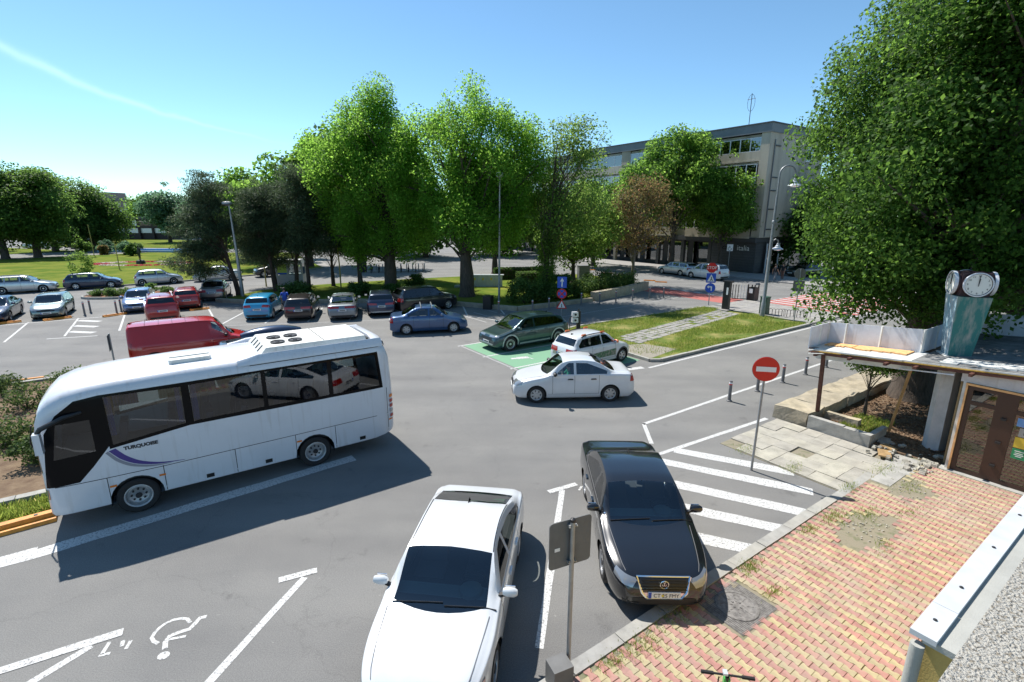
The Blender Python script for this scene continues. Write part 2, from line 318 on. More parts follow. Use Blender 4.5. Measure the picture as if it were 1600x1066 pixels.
def car(kind, name, label, loc, heading, pmat, cat='car', group=None, rim=None, glass='glass', plate_txt=None, fine=False, dz=0.0, seams=True, rails=None, bars=False, dark_sides=False, steer=0.0, near=False, **over):
    S = dict(SPEC[kind]); S.update(over); L, W, H, wb, fo, r = S['L'], S['W'], S['H'], S['wb'], S['fo'], S['r']; gc = S.get('gc', .17)
    root = thing(name, label, cat, (loc[0], loc[1], dz), R(heading), group)
    X = lambda s: fo + wb / 2 - s * L                           # s = 0 at the nose
    top = pchip([p[0] for p in S['prof']], [p[1] * H for p in S['prof']]); bz = S['belt'] * H
    hw = W / 2
    def wid(s):
        d0 = s * L; d1 = (1 - s) * L; a = 1.0
        nw, nl = S.get('nose', (.76, .75))
        if d0 < nl: a = nw + (1 - nw) * math.sqrt(max(0, 1 - (1 - d0 / nl) ** 2))
        if d1 < .55: a = min(a, .82 + .18 * math.sqrt(max(0, 1 - (1 - d1 / .55) ** 2)))
        return hw * a
    def sec(s):
        zt = top(s); w = wid(s); d0 = s * L; d1 = (1 - s) * L
        z0 = gc + .10 * (1 - sstep(min(d0, d1), 0, .22)); zb = min(bz + .03 * (s - .4) * H, zt - .06); zb = max(zb, z0 + .2 * (zt - z0)); h = zt - zb
        k = sstep(h, .07, .30); yr = .935 * w - (.16 if S.get('van') else .34) * h; hh = zb - z0
        P = [(0, z0), (.78 * w, z0), (.93 * w, z0 + .04 * min(1, hh / .3)), (.975 * w, z0 + .22 * hh), (w, z0 + .46 * hh), (.995 * w, z0 + .68 * hh), (.975 * w, z0 + .86 * hh), (.945 * w, zb),
             (lerp(.90 * w, .928 * w, k), zb + .03 * h + (1 - k) * .2 * h), (lerp(.80 * w, yr, k), zb + .82 * h), (lerp(.68 * w, yr - .075, k), zb + .95 * h), (lerp(.36 * w, .5 * yr, k), zt - .012 * k), (0, zt)]
        return P
    st = sorted(set([0, .004, .012, .025, .04, .985, .993, .997, 1] + list(np.linspace(.055, .978, 70 if fine else 46)) + [S['cw'], S['wt'], S['rt'], S['rb']]))
    bm = bmesh.new(); rings = []
    for s in st:
        P = sec(s)
        if fine:                                                # round the section off
            Q = []
            for i in range(len(P) - 1):
                p0, p1, p2, p3 = P[max(i - 1, 0)], P[i], P[i + 1], P[min(i + 2, len(P) - 1)]
                Q.append(p1); Q.append(tuple((-p0[c] + 9 * p1[c] + 9 * p2[c] - p3[c]) / 16 for c in (0, 1)))
            P = Q + [P[-1]]
        ring = [(X(s), p[0], p[1]) for p in P] + [(X(s), -p[0], p[1]) for p in P[-2:0:-1]]
        rings.append([bm.verts.new(p) for p in ring])
    n = len(rings[0])
    for a, b in zip(rings[:-1], rings[1:]):
        for j in range(n): bm.faces.new((a[j], a[(j + 1) % n], b[(j + 1) % n], b[j]))
    bm.faces.new(rings[0][::-1]); bm.faces.new(rings[-1])
    bmesh.ops.recalc_face_normals(bm, faces=bm.faces); bm.normal_update()
    bvh = BVHTree.FromBMesh(bm); C = Caster(bvh, X(0), X(1), W)
    # --- openings: windscreen, rear window, side windows
    def yedge(s, m=.075):
        zt = top(s); zb = min(bz, zt - .06); h = zt - zb; k = sstep(h, .07, .30); w = wid(s); return lerp(.80 * w, .935 * w - .34 * h, k) - m
    cw, wt, rt, rb = S['cw'], S['wt'], S['rt'], S['rb']
    yb_, yt_ = yedge(cw + .02, .05), yedge(wt, .055)
    ws = [(X(cw + .004 - .032 * (1 - t * t)), t * yb_) for t in np.linspace(-1, 1, 9)] + [(X(wt + .008 * (1 - t * t)), t * yt_) for t in np.linspace(1, -1, 7)]
    g = cut(bm, ws, (0, 1), lambda f: f.normal.z > .25 and f.calc_center_median().z > bz - .14); take(bm, g, 'windscreen', glass, root)
    if S.get('van'):
        pass
    elif S.get('hb'):
        z1, z0 = top(rt) - .055, top(rb) + .0; yb = yedge(rb, .0) - .02; yt = yedge(rt, .05)
        rw = [(-yb, z0), (yb, z0), (yt, z1), (-yt, z1)]
        g = cut(bm, rw, (1, 2), lambda f: f.normal.x < -.25 and f.calc_center_median().x < X(rt - .1)); take(bm, g, 'rear_window', S.get('rglass', 'glass_dark'), root)
    else:
        rw = [(X(rt + .012 - .01 * (1 - t * t)), t * yedge(rt, .06)) for t in np.linspace(-1, 1, 7)] + [(X(rb + .014 * (1 - t * t)), t * yedge(rb, .05)) for t in np.linspace(1, -1, 7)]
        g = cut(bm, rw, (0, 1), lambda f: f.normal.z > .2 and f.calc_center_median().z > bz - .05); take(bm, g, 'rear_window', glass, root)
    zbw = bz + .035; bp = S['bp']
    def ztw(s): zt = top(s); return zt - .105
    def s_at(z, lo, hi):                                       # where the roof line reaches height z
        for i in range(60):
            m_ = (lo + hi) / 2
            if (top(m_) < z) == (top(lo) < top(hi)): lo = m_
            else: hi = m_
        return lo
    fs = s_at(zbw + .14, cw - .03, wt); gl2 = 'glass_dark' if dark_sides else glass
    fr_ = [(X(fs + .012), zbw), (X(fs + .03), zbw + .06), (X(wt + .012), ztw(wt + .03)), (X(lerp(wt, bp, .6)), ztw(bp)), (X(bp - .006), ztw(bp)), (X(bp - .006), zbw)]
    qs = [fr_]
    th = S.get('third'); e2 = S.get('rwin', rt - .02 if not S.get('hb') else rt - .015)
    re = s_at(zbw + .13, rb, rt) if not S.get('hb') else s_at(zbw + .13, rb, rt) - .012
    if not S.get('van'):
        if th:
            qs.append([(X(bp + .014), zbw), (X(bp + .014), ztw(bp)), (X(th - .008), ztw(th)), (X(th - .008), zbw)])
            qs.append([(X(th + .012), zbw), (X(th + .012), ztw(th)), (X(e2), ztw(e2)), (X(min(re, .94)), zbw + .02)])
        else:
            qs.append([(X(bp + .014), zbw), (X(bp + .014), ztw(bp)), (X(e2 - .04), ztw(e2 - .04) - .01), (X(re - .03), zbw + .10), (X(re - .035), zbw)])
    for q in qs:
        for sg in (1, -1):
            g = cut(bm, q, (0, 2), lambda f: f.normal.y * sg > .35 and f.calc_center_median().y * sg > .2); take(bm, g, 'side_window', gl2 if q is not fr_ else glass, root)
    # --- wheel arches
    ra = r + .045
    for xc_ in (wb / 2, -wb / 2):
        circ = [(xc_ + ra * math.cos(2 * math.pi * i / 22), r + .01 + ra * math.sin(2 * math.pi * i / 22)) for i in range(22)]
        for sg in (1, -1):
            g = cut(bm, circ, (0, 2), lambda f: f.calc_center_median().y * sg > .30 * W); bmesh.ops.delete(bm, geom=g, context='FACES')
    me = bpy.data.meshes.new('body'); bm.to_mesh(me); bm.free(); me.materials.append(MATS[pmat]); me.polygons.foreach_set('use_smooth', [True] * len(me.polygons)); me.set_sharp_from_angle(angle=R(42)); body = link('body', me, root)
    for xc_ in (wb / 2, -wb / 2):
        for sg in (1, -1):
            b = MB(); rows = []
            for i in range(17):
                t = math.pi * (-.18 + 1.36 * i / 16); x, z = xc_ + (ra + .004) * math.cos(t), r + .01 + (ra + .004) * math.sin(t)
                yo = hw - .035; rows.append([(x, sg * yo, z), (x, sg * hw * .52, z)])
            b.grid(rows); b.add([(xc_ + ra * math.cos(2 * math.pi * i / 16), sg * hw * .53, r + ra * math.sin(2 * math.pi * i / 16)) for i in range(16)], [tuple(range(16))]); b.build('wheel_arch', 'black_trim', root)
            if S.get('arch'):                                    # contrasting arch trim
                rows = []
                for i in range(17):
                    t = math.pi * (-.06 + 1.12 * i / 16); h1, n1 = C.hit('L' if sg > 0 else 'R', xc_ + (ra + .0) * math.cos(t), r + .01 + ra * math.sin(t)); h2, n2 = C.hit('L' if sg > 0 else 'R', xc_ + (ra + .065) * math.cos(t), r + .01 + (ra + .065) * math.sin(t))
                    if h1 and h2: rows.append([(h1.x, h1.y + sg * .012, h1.z), (h2.x, h2.y + sg * .012, h2.z)])
                if len(rows) > 2: MB().grid(rows).build('arch_trim', S['arch'], root, True)
            place_wheel(root, xc_, sg * (hw - .135), r, rim or S['rim'], sg, steer=steer if xc_ > 0 else 0)
    # --- cabin
    tb = MB(); x0, x1 = X(cw + .03), X(min(rb, .9) - .01); xm = (x0 + x1) / 2
    tb.box((xm, 0, (gc + .06 + bz - .22) / 2), (x0 - x1, W * .84, bz - .22 - gc - .06)); tb.box((X(cw + .02), 0, bz - .2), (.25, W * .8, .3)); tb.build('cabin_floor', 'interior', root)
    db = MB(); xd = X(cw + .01); zd = bz - .03
    db.add([(xd, -W * .40, zd - .06), (xd, W * .40, zd - .06), (xd - .42, W * .42, zd - .01), (xd - .42, -W * .42, zd - .01), (xd - .50, W * .42, zd - .25), (xd - .50, -W * .42, zd - .25)], [(0, 1, 2, 3), (3, 2, 4, 5)])
    db.lathe([(.19, 0), (.17, .06), (.10, .09), (.001, .095)], 14, (xd - .33, W * .21, zd - .03)); db.build('dashboard', 'interior_teal' if near else 'interior', root, True)
    if not S.get('van'):
        for sx, ys in ((X(bp + .02), (W * .22, -W * .22)), (X(min(e2, .80) - .0), (W * .22, -W * .22))):
            for y in ys:
                sb = MB(); sb.box((sx + .02, y, bz - .02), (.14, .46, .5), ry=-.22, taper=.86); sb.box((sx - .06, y, bz + .27), (.09, .24, .15), ry=-.2, taper=.85); sb.box((sx + .28, y, bz - .26), (.5, .5, .12)); sb.build('seat', 'seat_grey', root)
    if near or kind == 'sedan':
        sw = MB(); sw.tube([(xd - .58 + .10 * math.sin(t) * .5, W * .21 + .18 * math.cos(t), zd + .02 + .17 * math.sin(t)) for t in np.linspace(0, 2 * math.pi, 20)], .016, 6); sw.bar((xd - .58, W * .21 - .17, zd + .02), (xd - .58, W * .21 + .17, zd + .02), .05, .03); sw.build('steering_wheel', 'interior', root, True)
    # --- lamps, grille, plates, seams, handles, mirrors
    zf = lambda f: f * H
    hl = S.get('hl', [(-.36, .405), (.30, .455), (.30, .52), (-.30, .475)]); tl = S.get('tl', [(-.30, .50), (.20, .50), (.20, .64), (-.26, .63)])
    for q in 'LR':
        C.patch('f' + q, [(a, zf(b)) for a, b in hl], 'headlight', S.get('hlm', 'headlamp'), root, 10, 4, .006)
        C.patch('b' + q, [(a, zf(b)) for a, b in tl], 'taillight', 'tail_red', root, 8, 4, .006)
    gr = S.get('gr', (.24, .36, .44)); C.patch('F', [(-gr[0] * W, zf(gr[1])), (gr[0] * W, zf(gr[1])), (gr[0] * W * 1.08, zf(gr[2])), (-gr[0] * W * 1.08, zf(gr[2]))], 'grille', S.get('grm', 'black_trim'), root, 10, 3, .006)
    C.patch('F', [(-.34 * W, zf(.185)), (.34 * W, zf(.185)), (.33 * W, zf(.27)), (-.33 * W, zf(.27))], 'lower_intake', 'black_trim', root, 10, 2, .006)
    C.patch('B', [(-.36 * W, gc + .10), (.36 * W, gc + .10), (.37 * W, zf(.26)), (-.37 * W, zf(.26))], 'rear_bumper_trim', S.get('rbm', 'black_trim'), root, 10, 2, .006)
    for fr, zp, sg in (('F', zf(S.get('pf', .30)), 1), ('B', zf(S.get('pr', .47)), -1)):
        h, nr = C.hit(fr, 0, zp)
        if h is None: continue
        xx = h.x + sg * .018; pl = MB().box((0, 0, 0), (.02, .53, .115)).build('number_plate', 'plate', root, loc=(xx, 0, zp))
        MB().box((sg * .0115, -sg * .235, 0), (.003, .05, .108)).build('country_strip', 'plate_blue', pl)
        if plate_txt and sg == 1: lettering(plate_txt, .098, 'plate_ink', pl, (.0125, .03, -.004), (R(90), 0, R(90)), .9); MB().box((.012, -.03, .0), (.003, .035, .035)).build('sticker', 'plate_yellow', pl)
        else: MB().box((sg * .0115, sg * .03, 0), (.003, .36, .05)).build('plate_characters', 'seat_grey', pl)
    if seams:
        for sg, fr in ((1, 'L'), (-1, 'R')):
            ds = [S.get('d0', cw + .045), bp] + ([S.get('d2', .70)] if not S.get('van') and not S.get('twodoor') else [])
            for s_ in ds:
                a = X(s_); C.patch(fr, [(a + .005, gc + .17), (a - .005, gc + .17), (a - .005, bz - .005), (a + .005, bz - .005)], 'door_gap', 'seam', root, 1, 6, .0025)
            C.patch(fr, [(wb / 2 - ra - .05, gc + .165), (-wb / 2 + ra + .05, gc + .165), (-wb / 2 + ra + .05, gc + .172), (wb / 2 - ra - .05, gc + .172)], 'sill_gap', 'seam', root, 12, 1, .0025)
            for s_ in (ds[1] - .035, ds[2] - .045 if len(ds) > 2 else None):
                if s_ is None: continue
                h, nr = C.hit(fr, X(s_), bz - .13)
                if h: MB().box((0, 0, 0), (.2, .035, .035), taper=.8).build('door_handle', S.get('dh', pmat), root, loc=(h.x, h.y + sg * .012, h.z))
    for sg in (1, -1):                                          # bonnet shut lines, roof gutters
        rows = [[], []]
        for t in np.linspace(0, 1, 9):
            s_ = lerp(.045, cw - .02, t); y = sg * lerp(.33, .405, t ** .6) * W; h1, n1 = C.hit('T', X(s_), y); h2, n2 = C.hit('T', X(s_), y + .011)
            if h1 and h2: rows[0].append(tuple(h1 + n1 * .006)); rows[1].append(tuple(h2 + n2 * .006))
        if seams and len(rows[0]) > 3: MB().grid(rows).build('bonnet_gap', 'seam_soft', root)
        if near and kind == 'fast':
            rows = [[], []]
            for t in np.linspace(0, 1, 12):
                s_ = lerp(wt + .005, rt + .01, t); y = sg * (yedge(s_, .0) - .05); h1, n1 = C.hit('T', X(s_), y); h2, n2 = C.hit('T', X(s_), y + .018)
                if h1 and h2: rows[0].append(tuple(h1 + n1 * .004)); rows[1].append(tuple(h2 + n2 * .004))
            MB().grid(rows).build('roof_gutter', 'black_trim', root)
    for sg in (1, -1):
        xm_, zm = X(cw + .06), bz + .085; b = MB(); b.lathe([(.0005, -.10), (.075, -.085), (.105, -.02), (.10, .06), (.06, .10), (.0005, .105)], 12, axis='Y'); b.v = [(v[0] * .62, v[1] * 1.15, v[2] * .72) for v in b.v]
        b.v = [(v[0] + xm_, v[1] + sg * (hw + .07), v[2] + zm) for v in b.v]; mo = b.build('mirror', S.get('mirror', pmat), root, True)
        MB().bar((xm_, sg * (hw - .1), zm - .07), (xm_, sg * (hw + .03), zm - .03), .06, .04).build('mirror_arm', 'black_trim', mo)
        MB().box((xm_ - .078, sg * (hw + .07), zm), (.012, .15, .10)).build('mirror_glass', 'chrome', mo)
    for y0, y1 in ((.05, .50), (-.42, .03)):
        pts = []
        for i in range(5):
            h, nr = C.hit('T', X(cw - .005) - .05 * i / 4 * 1.0, lerp(y0, y1, i / 4) * W * .9)
            if h: pts.append(h + nr * .012)
        if len(pts) > 2: MB().tube(pts, .009, 5).build('wiper', 'black_trim', root)
    h, nr = C.hit('T', X(rt - .06 if S.get('hb') else rt - .01), 0)
    if h: MB().add([(h.x + .08, 0, h.z), (h.x - .09, .025, h.z), (h.x - .09, -.025, h.z), (h.x - .08, 0, h.z + .06)], [(0, 1, 3), (0, 3, 2), (1, 2, 3)]).build('antenna', 'black_gloss', root)
    if rails:
        for sg in (1, -1):
            pts = []
            for s_ in np.linspace(wt + .06, min(rt, .86) - .03, 8):
                h, nr = C.hit('T', X(s_), sg * (yedge(s_, 0) - .035))
                if h: pts.append((h.x, h.y, h.z + .045))
            if len(pts) > 3:
                pts[0] = (pts[0][0], pts[0][1], pts[0][2] - .04); pts[-1] = (pts[-1][0], pts[-1][1], pts[-1][2] - .04); MB().tube(pts, .02, 6).build('roof_rail', rails, root, True)
    if bars:
        for s_ in (.46, .60):
            zt = top(s_); y = yedge(s_, 0); MB().bar((X(s_), -y - .03, zt + .07), (X(s_), y + .03, zt + .07), .045, .03).bar((X(s_), y, zt - .06), (X(s_), y, zt + .07), .05, .05).bar((X(s_), -y, zt - .06), (X(s_), -y, zt + .07), .05, .05).build('roof_bar', 'alloy', root)
    return root, C, X, top
# ---------------------------------------------------------------- ground, roads, pavements, markings
M('earth', (.07, .075, .04), .95, col2=(.11, .10, .06), scale=.4, bump=.3, bscale=8)
def asphalt_mat(name, c1, c2):
    m = M(name, c1, .88, col2=c2, scale=.35, lo=.3, hi=.7, bump=.5, bscale=160, detail=9, spec=.3); nt = m.node_tree; b = nt.nodes['Principled BSDF']
    ramp = [n for n in nt.nodes if n.type == 'VALTORGB'][0]; t = [n for n in nt.nodes if n.type == 'TEX_COORD'][0]
    g = nt.nodes.new('ShaderNodeTexNoise'); g.inputs['Scale'].default_value = 55; g.inputs['Detail'].default_value = 3; g.inputs['Roughness'].default_value = .8
    r2 = nt.nodes.new('ShaderNodeValToRGB'); r2.color_ramp.elements[0].position = .36; r2.color_ramp.elements[0].color = (.74, .74, .74, 1); r2.color_ramp.elements[1].position = .68; r2.color_ramp.elements[1].color = (1.22, 1.21, 1.19, 1)
    mu = nt.nodes.new('ShaderNodeMix'); mu.data_type = 'RGBA'; mu.blend_type = 'MULTIPLY'; mu.inputs[0].default_value = 1
    nt.links.new(t.outputs['Object'], g.inputs['Vector']); nt.links.new(g.outputs[0], r2.inputs[0]); nt.links.new(ramp.outputs[0], mu.inputs[6]); nt.links.new(r2.outputs[0], mu.inputs[7])
    # long streaks of tar, oil and repaired strips
    mp_ = nt.nodes.new('ShaderNodeMapping'); mp_.inputs['Rotation'].default_value = (0, 0, -TH); mp_.inputs['Scale'].default_value = (.10, .55, 1); st = nt.nodes.new('ShaderNodeTexNoise'); st.inputs['Scale'].default_value = 1.3; st.inputs['Detail'].default_value = 7
    r3 = nt.nodes.new('ShaderNodeValToRGB'); r3.color_ramp.elements[0].position = .30; r3.color_ramp.elements[0].color = (.86, .86, .865, 1); r3.color_ramp.elements[1].position = .58; r3.color_ramp.elements[1].color = (1.05, 1.05, 1.04, 1)
    m2 = nt.nodes.new('ShaderNodeMix'); m2.data_type = 'RGBA'; m2.blend_type = 'MULTIPLY'; m2.inputs[0].default_value = 1
    nt.links.new(t.outputs['Object'], mp_.inputs[0]); nt.links.new(mp_.outputs[0], st.inputs[0]); nt.links.new(st.outputs[0], r3.inputs[0]); nt.links.new(mu.outputs[2], m2.inputs[6]); nt.links.new(r3.outputs[0], m2.inputs[7])
    # tar-sealed cracks
    vo = nt.nodes.new('ShaderNodeTexVoronoi'); vo.feature = 'DISTANCE_TO_EDGE'; vo.inputs['Scale'].default_value = .22; wn_ = nt.nodes.new('ShaderNodeTexNoise'); wn_.inputs['Scale'].default_value = 1.2; wn_.inputs['Detail'].default_value = 6
    ad = nt.nodes.new('ShaderNodeMix'); ad.data_type = 'RGBA'; ad.blend_type = 'ADD'; ad.inputs[0].default_value = 1.6
    nt.links.new(t.outputs['Object'], wn_.inputs[0]); nt.links.new(t.outputs['Object'], ad.inputs[6]); nt.links.new(wn_.outputs[1], ad.inputs[7]); nt.links.new(ad.outputs[2], vo.inputs['Vector'])
    r4 = nt.nodes.new('ShaderNodeValToRGB'); r4.color_ramp.elements[0].position = .0; r4.color_ramp.elements[0].color = (.72, .72, .72, 1); r4.color_ramp.elements[1].position = .004; r4.color_ramp.elements[1].color = (1, 1, 1, 1)
    m3 = nt.nodes.new('ShaderNodeMix'); m3.data_type = 'RGBA'; m3.blend_type = 'MULTIPLY'; m3.inputs[0].default_value = .4
    nt.links.new(vo.outputs['Distance'], r4.inputs[0]); nt.links.new(m2.outputs[2], m3.inputs[6]); nt.links.new(r4.outputs[0], m3.inputs[7])
    # oil drips and darker wheel-worn spots
    od = nt.nodes.new('ShaderNodeTexNoise'); od.inputs['Scale'].default_value = 1.1; od.inputs['Detail'].default_value = 10; od.inputs['Roughness'].default_value = .72; r5 = nt.nodes.new('ShaderNodeValToRGB'); r5.color_ramp.elements[0].position = .27; r5.color_ramp.elements[0].color = (.50, .50, .51, 1); r5.color_ramp.elements[1].position = .40; r5.color_ramp.elements[1].color = (1, 1, 1, 1)
    m4 = nt.nodes.new('ShaderNodeMix'); m4.data_type = 'RGBA'; m4.blend_type = 'MULTIPLY'; m4.inputs[0].default_value = .8; nt.links.new(t.outputs['Object'], od.inputs[0]); nt.links.new(od.outputs[0], r5.inputs[0]); nt.links.new(m3.outputs[2], m4.inputs[6]); nt.links.new(r5.outputs[0], m4.inputs[7])
    sp_ = nt.nodes.new('ShaderNodeTexVoronoi'); sp_.inputs['Scale'].default_value = 2.6; r6 = nt.nodes.new('ShaderNodeValToRGB'); r6.color_ramp.elements[0].position = .03; r6.color_ramp.elements[0].color = (1.7, 1.7, 1.65, 1); r6.color_ramp.elements[1].position = .05; r6.color_ramp.elements[1].color = (1, 1, 1, 1)
    m5 = nt.nodes.new('ShaderNodeMix'); m5.data_type = 'RGBA'; m5.blend_type = 'MULTIPLY'; m5.inputs[0].default_value = .55; nt.links.new(ad.outputs[2], sp_.inputs['Vector']); nt.links.new(sp_.outputs['Distance'], r6.inputs[0]); nt.links.new(m4.outputs[2], m5.inputs[6]); nt.links.new(r6.outputs[0], m5.inputs[7])
    nt.links.new(m5.outputs[2], b.inputs['Base Color']); return m
asphalt_mat('asphalt', (.185, .184, .182), (.235, .231, .222))
def worn_paint(name, col, under=(.19, .19, .19), amt=.50):
    m = M(name, under, .75, col2=col, scale=26, lo=amt - .13, hi=amt - .01, detail=10); return m
worn_paint('road_paint', (.56, .56, .545)); worn_paint('road_paint_faded', (.40, .40, .39), amt=.55); worn_paint('bay_green', (.16, .33, .20), (.15, .19, .15), .42); worn_paint('bike_red', (.42, .12, .10), (.28, .16, .14), .46)
M('concrete', (.36, .35, .32), .9, var=.18, scale=3, bump=.35, bscale=50); M('kerb_concrete', (.33, .325, .30), .9, var=.16, scale=4, bump=.3, bscale=60); M('old_slab', (.44, .415, .35), .95, col2=(.27, .255, .215), scale=2.6, lo=.40, hi=.74, bump=.9, bscale=28, detail=10); M('joint_sand', (.26, .23, .165), .95, col2=(.13, .15, .07), scale=5, lo=.52, hi=.68, bump=.6)
M('paver_red', (.40, .203, .170), .9, var=.16, scale=5, bump=.25, bscale=120); M('paver_yellow', (.41, .345, .20), .9, var=.15, scale=5, bump=.25, bscale=120)
M('stone', (.48, .41, .29), .95, col2=(.30, .26, .19), scale=2.5, bump=.9, bscale=12); M('soil', (.12, .075, .045), 1, col2=(.20, .14, .085), scale=3, bump=1, bscale=20); M('gravel', (.35, .32, .26), 1, col2=(.22, .20, .16), scale=25, bump=.8, bscale=60)
M('lawn', (.085, .14, .02), 1, col2=(.20, .21, .04), scale=.35, lo=.38, hi=.66, bump=.8, bscale=40, detail=9, spec=.03); M('lawn_dry', (.11, .16, .035), 1, col2=(.30, .26, .10), scale=1.1, lo=.42, hi=.68, bump=.8, bscale=60, detail=9, spec=.03)
M('orange_paint', (.62, .24, .025), .55, var=.25, scale=5); M('plaza', (.30, .29, .275), .9, var=.14, scale=2, bump=.2); M('metal_grate', (.06, .05, .045), .7, .4, bump=.2); M('cast_iron', (.20, .19, .18), .8, .15, var=.35, scale=14, bump=.4)
def struct(name, mb, mat, parent=None, smooth=False):
    o = mb.build(name, mat, parent, smooth)
    if parent is None: o['kind'] = 'structure'
    return o
def quadU(u0, u1, v0, v1): return [uv(u0, v0)[:2], uv(u1, v0)[:2], uv(u1, v1)[:2], uv(u0, v1)[:2]]
struct('ground', MB().sheet([(-1500, -300), (1500, -300), (1500, 2500), (-1500, 2500)], -.03), 'earth')
road = struct('road', MB().sheet([(-140, -30), (120, -30), (120, 175), (-140, 175)], 0), 'asphalt')
def mark(pts, z=.004, mat='road_paint'):
    return MB().sheet(pts, z).build('road_marking', mat, road)
def line(a, b, w=.12, mat='road_paint', z=.004):
    a, b = Vector(a[:2]), Vector(b[:2]); d = (b - a).normalized(); n = Vector((-d.y, d.x)) * w / 2
    k = max(1, int((b - a).length / .45)); L_ = []; R_ = []
    for i in range(k + 1):                                       # slightly uneven edges
        p = a.lerp(b, i / k); L_.append(tuple(p + n * random.uniform(.9, 1.08))); R_.append(tuple(p - n * random.uniform(.9, 1.08)))
    return MB().grid([[(*x, z) for x in L_], [(*y, z) for y in R_]]).build('road_marking', mat, road)
# no-go corner with zebra hatching beside the pavement
line((4.19, 14.83), uv(40, 9.95), .13); line((4.22, 14.90), (4.08, 13.42), .13); line((3.3, 12.28), (8.37, 15.3), .14)
for a, b in (((4.62, 13.02), (7.3, 11.72)), ((4.02, 12.36), (7.25, 10.78)), ((3.7, 11.32), (6.62, 9.90)), ((3.5, 10.30), (5.95, 9.22)), ((3.4, 9.18), (4.95, 8.60))): line(a, b, .36, z=.0045)
line(uv(16.8, 13.86), uv(60, 13.86), .13)
line((4.6, 20.55), (5.75, 21.0), .3)
# bays in front
line((-4.26, 7.78), (-3.66, 8.05), .16, z=.008); line((-4.75, 3.9), (-3.82, 7.86), .13)
line((-8.3, 5.45), (-6.22, 6.62), .16, z=.008); line((-7.9, 3.9), (-6.5, 6.35), .13)
line((.88, 10.78), (1.6, 11.16), .15, z=.008); line((.42, 6.30), (1.22, 10.88), .14)
line((-12.2, 6.6), (-9.4, 8.55), .42, z=.005); line((-9.4, 8.5), (-4.35, 12.55), .36)
# wheelchair symbol and broken numerals
def ground_strip(pts, w, z=.0045):
    rows = [[], []]
    for i, p in enumerate(pts):
        q0, q1 = Vector(pts[max(i - 1, 0)]), Vector(pts[min(i + 1, len(pts) - 1)]); d = (q1 - q0).normalized(); n = Vector((-d.y, d.x)) * w / 2; rows[0].append((p[0] + n.x, p[1] + n.y, z)); rows[1].append((p[0] - n.x, p[1] - n.y, z))
    MB().grid(rows).build('road_marking', 'road_paint', road)
ground_strip([(-5.50, 6.39), (-5.60, 6.43), (-5.68, 6.50), (-5.70, 6.60), (-5.69, 6.70), (-5.65, 6.79), (-5.57, 6.86), (-5.46, 6.89), (-5.36, 6.88), (-5.26, 6.80)], .055)
ground_strip([(-5.33, 6.29), (-5.41, 6.42), (-5.42, 6.53), (-5.31, 6.61), (-5.19, 6.67), (-5.17, 6.78), (-5.16, 6.90), (-5.07, 6.93)], .075, .005); ground_strip([(-5.38, 6.47), (-5.16, 6.53)], .05, .0052)
MB().sheet([(-5.27 + .085 * math.cos(t), 6.17 + .075 * math.sin(t)) for t in np.linspace(0, 2 * math.pi, 15)[:-1]], .0045).build('road_marking', 'road_paint', road)
for a, b in (((-6.25, 6.17), (-6.11, 6.21)), ((-6.22, 6.19), (-6.28, 6.42)), ((-6.03, 6.34), (-6.09, 6.45)), ((-5.93, 6.29), (-5.97, 6.45)), ((1.62, 10.86), (1.72, 11.06)), ((1.76, 10.92), (1.86, 11.08)), ((1.9, 11.0), (2.0, 11.15))): line(a, b, .055)
# electric-car bays
MB().sheet(quadU(12.0, 17.4, 14.9, 21.9), .003).build('road_marking', 'bay_green', road)
for v in (21.9, 19.45, 17.15): line(uv(11.7, v), uv(17.4, v), .11, z=.007)
line(uv(11.85, 14.75), uv(11.85, 22.0), .11, 'road_paint_faded', z=.0075)
ce = uv(13.0, 18.2); line((ce[0] - .45, ce[1]), (ce[0] + .4, ce[1] + .2), .22, z=.0078); line((ce[0] - .2, ce[1] + .22), (ce[0] + .35, ce[1] + .36), .10, z=.0078); line((ce[0] + .42, ce[1] + .16), (ce[0] + .6, ce[1] - .05), .06, z=.0078)
# left car park: bays, hatching
rowd = Vector((math.cos(R(10)), math.sin(R(10)))); rown = Vector((-rowd.y, rowd.x))
for k in range(-1, 7):
    p = Vector((-15.35, 30.35)) + rowd * 2.52 * k; line(p, p + rown * 5.0, .11)
    if k < 6: pass
line(Vector((-18.5, 29.4)), Vector((-1.5, 32.5)), .10, 'road_paint_faded', z=.0046)
for k in range(9):
    p = Vector(uv(-17.3 + 2.42 * k, 42.35)[:2]); q = Vector(uv(-17.3 + 2.42 * k, 36.2)[:2]); line(p, q, .11)
line(uv(-20, 42.5), uv(4, 41.7), .11)
for k in range(3):
    v = 36.6 + 1.9 * k; line(uv(-5.1, v + .9), uv(-3.95, v - .2), .38)
line(uv(-5.9, 35.9), uv(-3.7, 35.3), .11)
for k in range(4):
    p = Vector((-1.6, 30.6)) + Vector((.95, .75)) * k; line(p, p + Vector((-2.0, 2.6)), .12, 'road_paint_faded')
line((-3.6, 33.2), (1.6, 29.3), .11)
line(uv(18, 24.6), uv(34, 25.6), .11, 'road_paint_faded')
